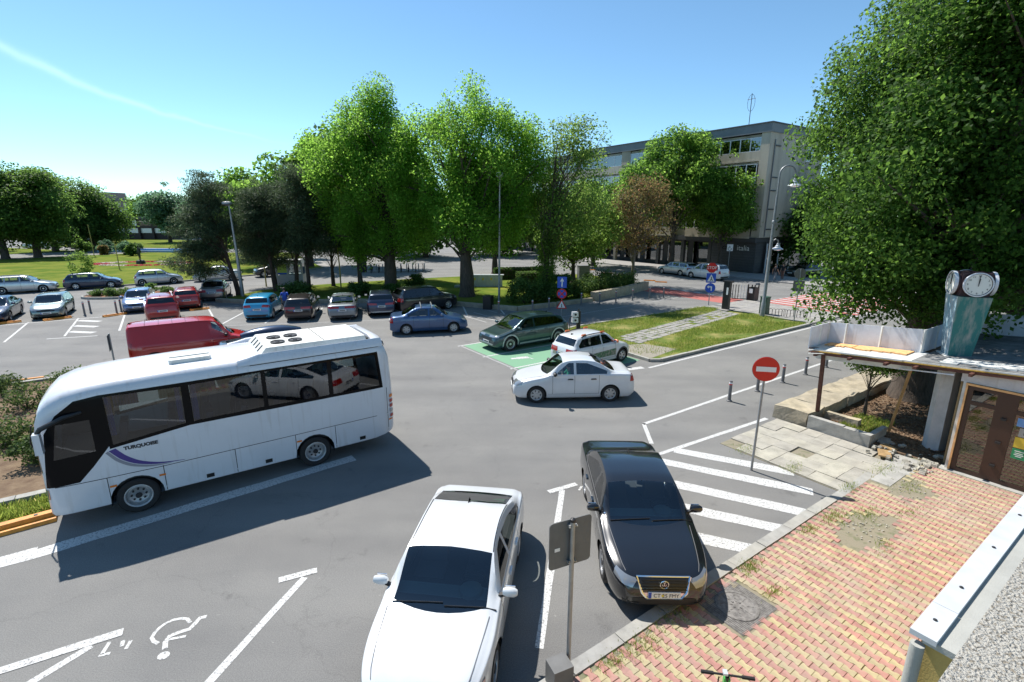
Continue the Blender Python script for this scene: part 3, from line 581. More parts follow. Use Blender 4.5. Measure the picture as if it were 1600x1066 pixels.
# cross street: zebra, red cycle strip, lane dashes
for k in range(10):
    u = 37.6 + .95 * k; MB().sheet(quadU(u, u + .60, 14.0, 20.6), .004).build('road_marking', 'bike_red', road); MB().sheet(quadU(u + .61, u + .94, 14.0, 20.6), .004).build('road_marking', 'road_paint', road)
MB().sheet(quadU(34.6, 37.4, 21.9, 30.6), .0035).build('road_marking', 'bike_red', road)
for v in np.arange(22.2, 30, 1.3): MB().sheet(quadU(37.5, 38.0, v, v + .6), .004).build('road_marking', 'road_paint', road)
for v in np.arange(-6, 110, 4.2):
    for u in (40.2, 43.6, 47.4):
        if not (13 < v < 22): line(uv(u, v), uv(u, v + 1.8), .12, 'road_paint_faded')

# ---- paved footway with bone-shaped blocks
def per_piece(name, lo=.90, hi=1.07):                            # each block its own tone, dust over all
    m = MATS[name]; nt = m.node_tree; b = nt.nodes['Principled BSDF']; src = b.inputs['Base Color'].links[0].from_socket
    g = nt.nodes.new('ShaderNodeNewGeometry'); oi = nt.nodes.new('ShaderNodeObjectInfo'); ad = nt.nodes.new('ShaderNodeMath'); ad.operation = 'ADD'; fr = nt.nodes.new('ShaderNodeMath'); fr.operation = 'FRACT'
    nt.links.new(g.outputs['Random Per Island'], ad.inputs[0]); nt.links.new(oi.outputs['Random'], ad.inputs[1]); nt.links.new(ad.outputs[0], fr.inputs[0])
    r = nt.nodes.new('ShaderNodeValToRGB'); r.color_ramp.elements[0].color = (lo, lo, lo * 1.03, 1); r.color_ramp.elements[1].color = (hi, hi, hi * .97, 1); nt.links.new(fr.outputs[0], r.inputs[0])
    x = nt.nodes.new('ShaderNodeMix'); x.data_type = 'RGBA'; x.blend_type = 'MULTIPLY'; x.inputs[0].default_value = 1; nt.links.new(src, x.inputs[6]); nt.links.new(r.outputs[0], x.inputs[7])
    n = nt.nodes.new('ShaderNodeTexNoise'); n.inputs['Scale'].default_value = 1.6; n.inputs['Detail'].default_value = 8; nt.links.new(g.outputs['Position'], n.inputs[0]); rr = nt.nodes.new('ShaderNodeValToRGB'); rr.color_ramp.elements[0].position = .42; rr.color_ramp.elements[0].color = (0, 0, 0, 1); rr.color_ramp.elements[1].position = .72; rr.color_ramp.elements[1].color = (.42, .42, .42, 1); nt.links.new(n.outputs[0], rr.inputs[0])
    y = nt.nodes.new('ShaderNodeMix'); y.data_type = 'RGBA'; y.inputs[7].default_value = (.36, .33, .28, 1); nt.links.new(rr.outputs[0], y.inputs[0]); nt.links.new(x.outputs[2], y.inputs[6]); nt.links.new(y.outputs[2], b.inputs['Base Color'])
for _n in ('paver_red', 'paver_yellow', 'old_slab', 'plaza', 'kerb_concrete', 'stone'): per_piece(_n)
def paver_mesh(mat):
    a, b = .090, .0575; pr = [(-a, -b - .011), (-a * .5, -b - .010), (-a * .18, -b + .010), (a * .18, -b + .010), (a * .5, -b - .010), (a, -b - .011)]
    pr = [(x * .98, y * .97) for x, y in pr]; pts = pr + [(-x, -y) for x, y in pr]; n = len(pts)
    mb = MB(); mb.add([(x, y, -.03) for x, y in pts] + [(x, y, -.006) for x, y in pts] + [(x * .955, y * .94, 0) for x, y in pts], [(i, (i + 1) % n, n + (i + 1) % n, n + i) for i in range(n)] + [(n + i, n + (i + 1) % n, 2 * n + (i + 1) % n, 2 * n + i) for i in range(n)] + [tuple(range(2 * n, 3 * n))])
    return mb.mesh('paver', mat)
PM = [paver_mesh('paver_red'), paver_mesh('paver_yellow')]
pave = struct('pavement', MB().prism(quadU(-6, 16.0, -2.0, 4.22), -.02, .088), 'joint_sand')
cells = []; rng = random.Random(3)
NU = int((15.9 + 5.8) / .115)
for i in range(NU):
    U = -5.7 + .115 * i
    for j in range(36):
        V = 4.12 - .18 * j - (.09 if i % 2 else 0)
        if V < -1.9: continue
        d1 = ((U - 11.3) / .95) ** 2 + ((V - 3.35) / .42) ** 2; d2 = ((U - 13.9) / .6) ** 2 + ((V - 3.45) / .38) ** 2
        if d1 + rng.uniform(-.35, .35) < 1 or d2 + rng.uniform(-.3, .3) < 1: continue        # broken-out patches
        if 6.55 < U < 7.7 and 3.3 < V < 4.0: continue                                          # manhole frame
        if U > 13.6 and V > 3.75: continue
        x, y, _ = uv(U, V); cells.append((i, U, V, x, y))
def seen(c):
    fw = c[4] * .970 + 6.35 * .2426; px = 800 + 780 * c[3] / fw; py = 533 - 780 * (c[4] * .2426 - 6.35 * .970) / fw; return 0 < px < 1640 and py < 1100
vis = sorted([c for c in cells if seen(c) and c[4] > 4.5], key=lambda c: c[3] ** 2 + c[4] ** 2); near_ids = set(id(c) for c in vis[:298])
rest = MB(); base = {k: ([tuple(v.co) for v in PM[k].vertices], [tuple(p.vertices) for p in PM[k].polygons]) for k in (0, 1)}
for c in cells:
    k = c[0] % 2; rz = TH + R(90) + rng.uniform(-.025, .025); dx, dy, z = rng.uniform(-.003, .003), rng.uniform(-.003, .003), .1 + rng.uniform(-.005, .005)
    if id(c) in near_ids: link('paver', PM[k], pave, (c[3] + dx, c[4] + dy, z), rz)
    elif c in vis or c[4] > 3.5:
        cs, sn = math.cos(rz), math.sin(rz); rest.add([(c[3] + dx + p[0] * cs - p[1] * sn, c[4] + dy + p[0] * sn + p[1] * cs, p[2] + z) for p in base[k][0]], base[k][1], k)
tag(rest.build('paver_field', ['paver_red', 'paver_yellow'], pave), kind='stuff')
kb = MB().prism([(0, -.12), (.985, -.12), (.985, .12), (0, .12)], -.02, .118); kb.v[4:] = [(v[0], v[1] + (0 if v[1] < 0 else -.03), v[2]) for v in kb.v[4:]]; kbm = kb.mesh('kerb_stone', 'kerb_concrete')
for k in range(22):
    o = link('kerb_stone', kbm, pave, (*uv(-6 + k, 4.34)[:2], rng.uniform(-.012, .006) - (.06 if k > 17 else 0)), TH + rng.uniform(-.008, .008))
# worn concrete apron left of the kiosk
apron = struct('concrete_apron', MB().prism(quadU(12.62, 15.75, 4.24, 7.62), -.02, .012), 'joint_sand')
for i in range(6):
    for j in range(7):
        u0, v0 = 12.64 + .5175 * i, 4.26 + .48 * j
        if (i, j) in ((0, 6), (5, 0), (2, 3)): continue
        q = [(p[0] + rng.uniform(-.012, .012), p[1] + rng.uniform(-.012, .012)) for p in quadU(u0, u0 + .512, v0, v0 + .474)]; MB().prism(q, 0, .048 + rng.uniform(-.012, .012)).build('slab', 'old_slab', apron)
for k, (u0, u1, v0, v1) in enumerate(((13.7, 14.7, 3.78, 4.2), (14.72, 15.9, 3.7, 4.22), (13.3, 13.68, 4.0, 4.2))): MB().prism(quadU(u0, u1, v0, v1), .05, .098 - .006 * k).build('slab', 'concrete', apron)
# sewer cover let into the footway
mh = thing('manhole_cover', 'round cast-iron sewer cover in a square ribbed frame in the paving', 'manhole cover', uv(7.12, 3.68, .085), TH)
fr = MB().prism([(-.5, -.42), (.5, -.42), (.5, .42), (-.5, .42)], -.03, .012)
for i in range(26):
    fr.box((-.48 + i * .0384, 0, .015), (.016, .82, .008))
fr.build('frame', 'cast_iron', mh)
cv = MB().lathe([(.33, .012), (.345, .026), (.33, .03), (.29, .03), (.285, .024), (.001, .024)], 36)
for a in range(8):
    for q in (.09, .17, .24): cv.box((q * math.cos(a * .785), q * math.sin(a * .785), .027), (.04, .02, .008), a * .785)
cv.build('lid', 'cast_iron', mh, True)
for a in range(4): MB().lathe([(.018, .0), (.018, .027)], 8, (.08 * math.cos(a * 1.57), .08 * math.sin(a * 1.57), .0035)).build('lifting_hole', 'seam', mh)

# ---- green island with kerb and stepping stones
def round_poly(pts, k=6): return pts
isl = [uv(17.6, 14.5), uv(18.0, 14.22), uv(31.6, 14.22), uv(31.9, 14.5), uv(32.2, 18.0), uv(31.6, 21.5), uv(19.5, 21.75), uv(17.7, 21.2)]
island = struct('grass_island', MB().prism([p[:2] for p in isl], -.02, .10), 'lawn_dry')
ik = MB()
def kerb_run(pts, par, w=.15, h=.14, step=1.0, mat='kerb_concrete'):
    for a, b in zip(pts[:-1], pts[1:]):
        a, b = Vector(a[:2]), Vector(b[:2]); L_ = (b - a).length; n = max(1, round(L_ / step)); rz = math.atan2(b.y - a.y, b.x - a.x)
        me = MB().box((L_ / n / 2, 0, h / 2 - .01), (L_ / n - .012, w, h + .02)).mesh('kerb_stone', mat)
        for i in range(n):
            p = a.lerp(b, i / n); link('kerb_stone', me, par, (p.x, p.y, rng.uniform(-.008, .004)), rz)
kerb_run([isl[7], isl[0], isl[1], isl[2], isl[3], isl[4], isl[5], isl[6], isl[7]], island)
for k in range(26):
    for r_ in range(4):
        f = k / 25; c = Vector(uv(19.6 + 11.3 * f, 17.6 + 1.6 * f)[:2]) + Vector(uv(.0, .42)[:2]) * (r_ - 1.5) + Vector((rng.uniform(-.04, .04), rng.uniform(-.04, .04)))
        if rng.random() < .06: continue
        MB().prism([(-.19, -.18), (.19, -.18), (.2, .18), (-.2, .18)], 0, .118 + rng.uniform(-.008, .006)).build('stepping_stone', 'plaza', island, loc=(c.x, c.y, 0), rz=TH + rng.uniform(-.06, .06))
MB().sheet([uv(17.8, 14.6)[:2], uv(20.2, 15.0)[:2], uv(19.6, 16.6)[:2], uv(18.3, 17.2)[:2], uv(17.75, 16)[:2]], .104).build('bare_patch', 'gravel', island)
plaza_ = struct('plaza_paving', MB().prism(quadU(32.0, 37.2, 14.3, 21.6), -.02, .06), 'plaza')
for i in range(9):
    for j in range(12):
        if 32.05 + .57 * i < 32.3 and 15 < 14.35 + .6 * j < 20: continue
        MB().prism(quadU(32.05 + .57 * i, 32.05 + .57 * i + .55, 14.35 + .6 * j, 14.35 + .6 * j + .58), .05, .074 + rng.uniform(-.004, .004)).build('paving_slab', 'plaza', plaza_)
far_walk = struct('far_footway', MB().prism(quadU(50.2, 55.2, -30, 120), -.02, .12), 'plaza')

# ---- park lawns
lawn1 = struct('lawn', MB().prism([(-75, 33), (-60, 36), (-43.9, 43.6), (-37.6, 47.0), (-33.6, 50.5), (-28.9, 56.0), (-24, 64), (-40, 92), (-66, 92), (-78, 76)], -.02, .06), 'lawn')
kerb_run([(-60, 36), (-43.9, 43.6), (-37.6, 47.0), (-33.6, 50.5), (-28.9, 56.0), (-24, 64)], lawn1, .18, .13, 2.0)
lawn2 = struct('lawn_beyond_pond', MB().prism([(-110, 112), (-40, 100), (-30, 122), (-120, 150)], -.02, .05), 'lawn')
lawn3 = struct('lawn_left', MB().prism([(-130, 84), (-92, 82), (-82, 96), (-110, 108)], -.02, .04), 'lawn')
park = struct('wooded_lawn', MB().prism([(-22.9, 38.4), (-19.6, 37.6), (-12, 38.3), (-4.6, 37.2), (.6, 35.0), (5.9, 38.9), (12.2, 45.6), (8.5, 56), (-3, 55), (-12, 51), (-18, 47.4), (-22.0, 43.6)], -.02, .16), 'lawn')
wall_pts = [(-22.8, 38.2), (-19.5, 37.3), (-12, 37.9), (-4.6, 36.9), (.4, 34.55), (3.2, 36.4)]
kerb_run(wall_pts, park, .32, .30, 1.4, 'stone'); kerb_run([(3.4, 36.5), (6.2, 38.5)], park, .32, .30, 1.2, 'stone'); kerb_run([(6.3, 38.6), (9.3, 41.6), (12.2, 45.2)], park, .45, .72, 1.6, 'stone')
# ---- rose bed by the coach
bed = struct('rose_bed', MB().prism(quadU(-25, -2.7, 15.1, 26.2), -.02, .07), 'soil')
kerb_run([uv(-25, 15.0), uv(-2.6, 15.0), uv(-2.6, 26.3), uv(-25, 26.3)], bed, .22, .15, 1.0)
MB().sheet(quadU(-25, -2.8, 14.05, 14.85), .05).build('grass_strip', 'lawn', bed)
gb = MB()
for k in range(120): gb.box((*uv(-20 + .145 * k, 13.93)[:2], .03), (.05, .3, .03), TH)
tag(gb.build('drain_grating', 'metal_grate', bed), kind='stuff')
# ---------------------------------------------------------------- the coach
M('coach_white', (.64, .66, .70), .35, coat=.6, var=.04, scale=.8); M('coach_cream', (.66, .66, .62), .5, var=.08, scale=2); M('swoosh_violet', (.055, .035, .22), .4); M('swoosh_grey', (.25, .26, .30), .4); M('curtain_blue', (.05, .09, .42), .9); M('curtain_beige', (.50, .47, .38), .9); M('letter_dark', (.03, .03, .035), .5); M('coach_black', (.005, .005, .006), .22, spec=.12); M('coach_seat', (.05, .06, .13), .9)
def streaks(name, amt=.35):                                     # rain-run grime down the flanks
    m = MATS[name]; nt = m.node_tree; b = nt.nodes['Principled BSDF']; src = b.inputs['Base Color'].links[0].from_socket; t = [n for n in nt.nodes if n.type == 'TEX_COORD'][0]
    mp_ = nt.nodes.new('ShaderNodeMapping'); mp_.inputs['Scale'].default_value = (7, 7, .5); n = nt.nodes.new('ShaderNodeTexNoise'); n.inputs['Scale'].default_value = 1.5; n.inputs['Detail'].default_value = 8; nt.links.new(t.outputs['Object'], mp_.inputs[0]); nt.links.new(mp_.outputs[0], n.inputs[0])
    r = nt.nodes.new('ShaderNodeValToRGB'); r.color_ramp.elements[0].position = .55; r.color_ramp.elements[0].color = (0, 0, 0, 1); r.color_ramp.elements[1].position = .8; r.color_ramp.elements[1].color = (amt, amt, amt, 1); nt.links.new(n.outputs[0], r.inputs[0])
    y = nt.nodes.new('ShaderNodeMix'); y.data_type = 'RGBA'; y.inputs[7].default_value = (.30, .25, .19, 1); nt.links.new(r.outputs[0], y.inputs[0]); nt.links.new(src, y.inputs[6]); nt.links.new(y.outputs[2], b.inputs['Base Color'])
streaks('coach_white'); streaks('coach_cream', .5)
def coach():
    root = thing('coach', 'white midibus with dark tinted side windows and a violet swoosh', 'bus', uv(.685, 14.02, 0), R(214.5))
    hw = 1.14; XX = lambda U: .685 - U
    # stations: x, lower edge, roof crown, half width
    st = [(3.40, .55, 1.40, .70), (3.39, .45, 1.95, .86), (3.36, .37, 2.30, .98), (3.30, .34, 2.56, 1.05), (3.20, .33, 2.78, 1.09), (3.04, .33, 2.94, 1.115), (2.78, .33, 3.05, 1.13), (2.40, .33, 3.11, 1.14)]
    st += [(x, .33, 3.13 + .05 * min(1, (2.35 - x) / 1.6), 1.14) for x in np.linspace(2.0, -3.3, 40)]
    st += [(-3.55, .34, 3.18, 1.14), (-3.80, .38, 3.15, 1.13), (-3.95, .42, 3.06, 1.10), (-4.04, .46, 2.85, 1.06), (-4.10, .52, 2.2, 1.00), (-4.12, .6, 1.6, .95)]
    bm = bmesh.new(); rings = []
    for x, z0, zt, w in st:
        h = zt - z0; sh = min(.34, h * .3); P = [(0, z0), (.90 * w, z0), (.985 * w, z0 + .05), (w, z0 + .16)] + [(w, lerp(z0 + .16, zt - sh, t)) for t in (.2, .4, .6, .8)] + [(.995 * w, zt - sh), (.975 * w, zt - sh * .62), (.925 * w, zt - sh * .34), (.83 * w, zt - sh * .16), (.62 * w, zt - sh * .05), (.3 * w, zt), (0, zt)]
        rings.append([bm.verts.new((x, p[0], p[1])) for p in P] + [bm.verts.new((x, -p[0], p[1])) for p in P[-2:0:-1]])
    n = len(rings[0])
    for a, b in zip(rings[:-1], rings[1:]):
        for j in range(n): bm.faces.new((a[j], a[(j + 1) % n], b[(j + 1) % n], b[j]))
    bm.faces.new(rings[0][::-1]); bm.faces.new(rings[-1]); bmesh.ops.recalc_face_normals(bm, faces=bm.faces); bm.normal_update()
    C = Caster(BVHTree.FromBMesh(bm), 3.4, -4.12, 2 * hw)
    wins = [[(-1.46, 1.72), (-.13, 1.90), (-.12, 2.76), (-1.48, 2.80)], [(.03, 1.91), (1.50, 1.93), (1.50, 2.80), (.03, 2.77)], [(1.60, 1.93), (3.05, 1.91), (3.05, 2.80), (1.60, 2.80)], [(3.16, 1.91), (4.40, 1.91), (4.32, 2.80), (3.16, 2.80)]]
    for sg in (1, -1):
        fl = lambda f: f.normal.y * sg > .3 and f.calc_center_median().y * sg > .4
        for w in wins: take(bm, cut(bm, [(XX(a), b) for a, b in w], (0, 2), fl), 'side_window', 'bus_glass', root)
        if sg > 0: take(bm, cut(bm, [(XX(a), b) for a, b in [(-2.44, 1.62), (-1.76, 1.66), (-1.76, 2.36), (-2.30, 2.36)]], (0, 2), fl), 'driver_window', 'bus_glass', root)
        take(bm, cut(bm, [(XX(a), b) for a, b in [(-1.53, 1.64), (-.05, 1.83), (-.05, 2.85), (-1.56, 2.85)]], (0, 2), fl), 'window_frame', 'coach_black', root); take(bm, cut(bm, [(XX(a), b) for a, b in [(-.05, 1.83), (4.50, 1.83), (4.40, 2.87), (-.05, 2.85)]], (0, 2), fl), 'window_frame', 'coach_black', root)
        take(bm, cut(bm, [(XX(a), b) for a, b in [(-2.66, 1.02), (-2.08, 1.04), (-1.85, 1.32), (-1.53, 1.66), (-1.56, 2.85), (-1.95, 2.80), (-2.28, 2.55), (-2.5, 2.2)]], (0, 2), lambda f: f.normal.y * sg > .25), 'cab_panel', 'coach_black', root)
    take(bm, cut(bm, [(-1.0, 1.35), (1.0, 1.35), (.98, 2.6), (-.98, 2.6)], (1, 2), lambda f: f.normal.x > .3 and f.calc_center_median().x > 2), 'windscreen', 'glass', root)
    for U in (-1.21, 2.58):
        circ = [(XX(U) + .485 * math.cos(2 * math.pi * i / 24), .42 + .485 * math.sin(2 * math.pi * i / 24)) for i in range(24)]
        for sg in (1, -1):
            bmesh.ops.delete(bm, geom=cut(bm, circ, (0, 2), lambda f: f.calc_center_median().y * sg > .6), context='FACES')
            b = MB(); rows = [[(XX(U) + .49 * math.cos(t), sg * (hw - .012), .42 + .49 * math.sin(t)), (XX(U) + .49 * math.cos(t), sg * .62, .42 + .49 * math.sin(t))] for t in np.linspace(-.25, math.pi + .25, 18)]; b.grid(rows)
            b.add([(XX(U) + .49 * math.cos(t), sg * .63, .42 + .49 * math.sin(t)) for t in np.linspace(0, 2 * math.pi, 17)[:-1]], [tuple(range(16))]); b.build('wheel_arch', 'black_trim', root)
            place_wheel(root, XX(U), sg * (hw - .16), .405, 'bus', sg, .26)
    me = bpy.data.meshes.new('body'); bm.to_mesh(me); bm.free(); me.materials.append(MATS['coach_white']); me.polygons.foreach_set('use_smooth', [True] * len(me.polygons)); me.set_sharp_from_angle(angle=R(40)); link('body', me, root)
    # panel joints, flaps, lamps on both flanks
    for fr in 'LR':
        def seam(u0, z0, u1, z1, w=.007):
            if abs(u0 - u1) > abs(z0 - z1): q = [(XX(u0), z0 - w), (XX(u1), z1 - w), (XX(u1), z1 + w), (XX(u0), z0 + w)]
            else: q = [(XX(u0 - w), z0), (XX(u1 + w), z0), (XX(u1 + w), z1), (XX(u0 - w), z1)]
            C.patch(fr, q, 'panel_gap', 'seam', root, 14 if abs(u0 - u1) > .5 else 1, 1 if abs(u0 - u1) > .5 else 5, .003)
        seam(-2.52, 1.02, -.70, .99); seam(-.70, .99, 4.6, 1.04)
        for u in (-1.68, -.68, .75, 2.12, 3.12, 4.6): seam(u, .40, u, 1.01)
        seam(4.6, 1.04, 4.6, 1.8); seam(1.3, 2.99, 4.45, 3.0)
        for u in (.18, 1.45, 3.83): C.patch(fr, [(XX(u - .08), .44), (XX(u + .08), .44), (XX(u + .08), .54), (XX(u - .08), .54)], 'flap_handle', 'black_trim', root, 2, 2, .006)
        for u, z in ((-1.6, .79), (-.72, .79), (2.2, .82), (4.68, .84)): C.patch(fr, [(XX(u - .06), z - .022), (XX(u + .06), z - .022), (XX(u + .06), z + .022), (XX(u - .06), z + .022)], 'side_marker', 'amber', root, 2, 1, .012)
        for k, mt in enumerate(('amber', 'tail_red', 'tail_red', 'headlamp', 'tail_red')):
            z = 1.53 - .145 * k; C.patch('b' + fr, [(.06, z - .045), (.19, z - .045), (.19, z + .045), (.06, z + .045)], 'rear_lamp', mt, root, 4, 2, .02)
        C.patch('f' + fr, [(-.35, .72), (.12, .76), (.12, .98), (-.3, .95)], 'headlight', 'headlamp', root, 6, 3, .01)
    def swoosh(up, lo, name, mat):
        fu = pchip([p[0] for p in up], [p[1] for p in up]); fl = pchip([p[0] for p in lo], [p[1] for p in lo]); rows = [[], []]
        for t in np.linspace(0, 1, 18):
            a = lerp(up[0][0], up[-1][0], t); b = lerp(lo[0][0], lo[-1][0], t); h1, _ = C.hit('L', XX(a), fu(a)); h2, _ = C.hit('L', XX(b), fl(b)); rows[0].append((h1.x, h1.y + .004, h1.z)); rows[1].append((h2.x, h2.y + .004, h2.z))
        MB().grid(rows).build(name, mat, root)
    swoosh([(-1.44, 1.63), (-1.28, 1.42), (-1.02, 1.22), (-.65, 1.09), (-.25, 1.035)], [(-1.56, 1.60), (-1.38, 1.36), (-1.10, 1.17), (-.72, 1.065), (-.28, 1.028)], 'decal', 'swoosh_violet')
    swoosh([(-1.57, 1.595), (-1.39, 1.35), (-1.11, 1.16), (-.75, 1.06), (-.5, 1.035)], [(-1.62, 1.57), (-1.46, 1.33), (-1.18, 1.13), (-.80, 1.035), (-.55, 1.025)], 'decal', 'swoosh_grey')
    lettering('TURQUOISE', .105, 'letter_dark', root, (XX(-1.0), hw + .006, 1.585), (R(90), 0, R(180)), 1.05, bold=.006)
    # roof gear
    ac = MB(); x0, x1, w = XX(1.55), XX(4.18), .93
    ac.add([(x0, -w, 3.14), (x0, w, 3.14), (x0 - .18, w * .93, 3.32), (x0 - .18, -w * .93, 3.32), (x1, w * .93, 3.31), (x1, -w * .93, 3.31), (x1 - .02, w, 3.12), (x1 - .02, -w, 3.12)], [(0, 1, 2, 3), (3, 2, 4, 5), (5, 4, 6, 7), (1, 6, 4, 2), (0, 3, 5, 7)])
    aco = ac.build('air_conditioner', 'coach_cream', root)
    for i in (0, 1):
        for j in (-1, 1):
            c = (x0 - .52 - .42 * i, j * .30 + .12, 3.322); MB().lathe([(.17, 0), (.175, .03), (.15, .03), (.14, .012), (.05, .012), (.05, .03), (.001, .03)], 18, c).build('fan', 'black_trim', aco, True)
            fb = MB()
    for j in range(4):
        MB().box((x0 - .085, -.55 + .34 * j, 3.237), (.20, .055, .012), ry=R(45)).build('louvre', 'black_trim', aco)
    MB().box(((x0 + x1) / 2 - .25, 0, 3.322), (.012, w * 1.8, .004)).build('panel_gap', 'seam', aco)
    ht = MB().prism([(-.36, -.26), (.36, -.26), (.42, -.2), (.42, .2), (.36, .26), (-.36, .26), (-.42, .2), (-.42, -.2)], 3.15, 3.255); ht.build('roof_hatch', 'coach_cream', root, loc=(XX(.15), .35, 0))
    MB().tube([(XX(.15) - .4, .35, 3.262), (XX(.15) + .4, .35, 3.262)], .02, 6).build('hatch_handle', 'coach_cream', root)
    for sg in (1, -1):
        rows = []
        for t in np.linspace(0, 1, 16):
            x = lerp(XX(1.05), XX(4.55), t); k = sstep(t, 0, .16); rows.append([(x, sg * 1.135, 3.02), (x, sg * 1.12, 3.05 + .06 * k), (x, sg * 1.03, 3.13 + .10 * k), (x, sg * .97, 3.12 + .10 * k), (x, sg * .95, 3.10)])
        MB().grid(rows).build('roof_fairing', 'coach_white', root, True)
    rows = [[(x, -1.0, z - .08), (x, -.6, z), (x, .6, z), (x, 1.0, z - .08)] for x, z in ((XX(4.28), 3.12), (XX(4.32), 3.27), (XX(4.45), 3.29), (XX(4.62), 3.2), (XX(4.66), 3.05))]
    MB().grid(rows).build('roof_spoiler', 'coach_white', root, True)
    MB().box((XX(4.23), 0, 3.17), (.10, 1.7, .12)).build('spoiler_gap', 'black_trim', root)
    # mirrors on black arms
    for sg in (1, -1):
        a = MB().tube([(XX(-1.86), sg * 1.12, 2.55), (XX(-2.15), sg * 1.22, 2.52), (XX(-2.5), sg * 1.28, 2.38), (XX(-2.56), sg * 1.28, 2.30)], [.035, .045, .05, .04], 8).build('mirror_arm', 'black_trim', root, True)
        MB().box((XX(-2.57), sg * 1.28, 2.10), (.12, .20, .42), taper=.9).build('mirror', 'coach_white', a)
    MB().tube([(3.45, .3, 1.42), (3.50, .6, 1.9), (3.42, .65, 2.3)], .015, 5).build('wiper', 'black_trim', root)
    # inside: floor, seats, curtains
    MB().box((-.3, 0, .95), (6.3, 2.0, .5)).build('cabin_floor', 'interior', root); MB().box((2.9, 0, 1.25), (.5, 1.9, .3)).build('dashboard', 'interior', root)
    for i in range(7):
        for y in (-.85, -.45, .45, .85): MB().box((1.1 - .72 * i, y, 1.62), (.14, .38, .8), ry=-.15).build('seat', 'coach_seat', root)
    MB().box((2.0, .5, 1.65), (.14, .42, .8), ry=-.15).build('seat', 'coach_seat', root)
    for U, mt, ln in ((-1.3, 'curtain_blue', .5), (-.35, 'curtain_beige', .55), (.35, 'curtain_blue', .6), (1.3, 'curtain_beige', .3), (1.75, 'curtain_beige', .5), (2.4, 'curtain_beige', .4), (3.3, 'curtain_beige', .3)):
        rows = [[], []]
        for k in range(17): rows[0].append((XX(U - ln / 2 + ln * k / 16), -1.06 + .025 * (k % 2), 2.78)); rows[1].append((XX(U - ln / 2 + ln * k / 16), -1.06 + .025 * (k % 2), 1.9))
        MB().grid(rows).build('curtain', mt, root)
    for U, mt, ln in ((-1.42, 'curtain_blue', .10), (-.2, 'curtain_blue', .10), (.1, 'curtain_blue', .12)):
        rows = [[], []]
        for k in range(7): rows[0].append((XX(U - ln / 2 + ln * k / 6), 1.07 - .02 * (k % 2), 2.76)); rows[1].append((XX(U - ln / 2 + ln * k / 6), 1.07 - .02 * (k % 2), 1.9))
        MB().grid(rows).build('curtain', mt, root)
coach()
# ---------------------------------------------------------------- kiosk with clock, planter, own building, apartment block
M('white_panel', (.62, .64, .68), .6, var=.10, scale=2.5); M('white_tile', (.60, .60, .57), .6, var=.12, scale=3); M('rust_brown', (.10, .035, .022), .7, var=.3, scale=8, bump=.3); M('foam_yellow', (.55, .34, .06), .8, var=.25, scale=12); M('foam_orange', (.75, .42, .18), .9, var=.15, scale=9, bump=.4)
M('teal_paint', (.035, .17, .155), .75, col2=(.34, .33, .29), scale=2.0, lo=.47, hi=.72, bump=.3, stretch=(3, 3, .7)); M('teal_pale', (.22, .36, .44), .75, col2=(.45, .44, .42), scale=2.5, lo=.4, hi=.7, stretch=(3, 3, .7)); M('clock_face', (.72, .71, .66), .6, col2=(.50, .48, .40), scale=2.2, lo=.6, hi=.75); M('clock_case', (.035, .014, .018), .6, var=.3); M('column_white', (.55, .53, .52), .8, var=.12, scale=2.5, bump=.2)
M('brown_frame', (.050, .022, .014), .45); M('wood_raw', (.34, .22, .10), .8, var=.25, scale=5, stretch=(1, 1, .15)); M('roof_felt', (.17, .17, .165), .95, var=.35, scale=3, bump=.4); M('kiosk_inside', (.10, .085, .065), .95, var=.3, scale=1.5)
M('poster_blue', (.25, .32, .62), .5, col2=(.10, .30, .60), scale=3); M('poster_grey', (.36, .36, .33), .6); M('poster_yellow', (.70, .50, .05), .6); M('poster_green', (.03, .28, .11), .6); M('poster_black', (.05, .035, .03), .6); M('poster_white', (.70, .70, .68), .6); M('ink_white', (.80, .80, .78), .6); M('ink_dark', (.05, .05, .05), .6); M('skin', (.45, .24, .16), .6)
glass_mat('pane_glass', (.55, .52, .46), .08)
for _n, _a in (('white_panel', .45), ('column_white', .45)): streaks(_n, _a)
# stone planter round the big tree
plt = thing('stone_planter', 'low weathered limestone planter wall in front of the damaged kiosk', 'planter wall', uv(15.8, 7, 0))
o0 = Vector(uv(15.8, 7, 0))
def rel(U, V, z=0): p = Vector(uv(U, V, z)) - o0; return (p.x, p.y, p.z)
def relq(u0, u1, v0, v1): return [rel(u0, v0)[:2], rel(u1, v0)[:2], rel(u1, v1)[:2], rel(u0, v1)[:2]]
rg = random.Random(5)
def stone_block(u0, u1, v0, v1, z0, z1, mat='stone', jit=.03):
    nu = max(2, int((u1 - u0) / .3)); nv = max(2, int((v1 - v0) / .3)); b = MB(); rows = []
    for i in range(nu + 1):
        row = []
        for j in range(nv + 1): row.append(rel(lerp(u0, u1, i / nu) + rg.uniform(-jit, jit) * .6, lerp(v0, v1, j / nv) + rg.uniform(-jit, jit) * .6, z1 + rg.uniform(-jit, jit)))
        rows.append(row)
    b.grid(rows); per = [rows[0][j] for j in range(nv + 1)] + [rows[i][nv] for i in range(1, nu + 1)] + [rows[nu][j] for j in range(nv - 1, -1, -1)] + [rows[i][0] for i in range(nu - 1, 0, -1)]
    m = len(per); mid = [(p[0] + rg.uniform(-jit, jit), p[1] + rg.uniform(-jit, jit), (z0 + z1) / 2) for p in per]; lo = [(p[0] + rg.uniform(-jit, jit), p[1] + rg.uniform(-jit, jit), z0) for p in per]
    b.add(per + mid + lo, [(i, (i + 1) % m, m + (i + 1) % m, m + i) for i in range(m)] + [(m + i, m + (i + 1) % m, 2 * m + (i + 1) % m, 2 * m + i) for i in range(m)])
    return b.build('stone', mat, plt)
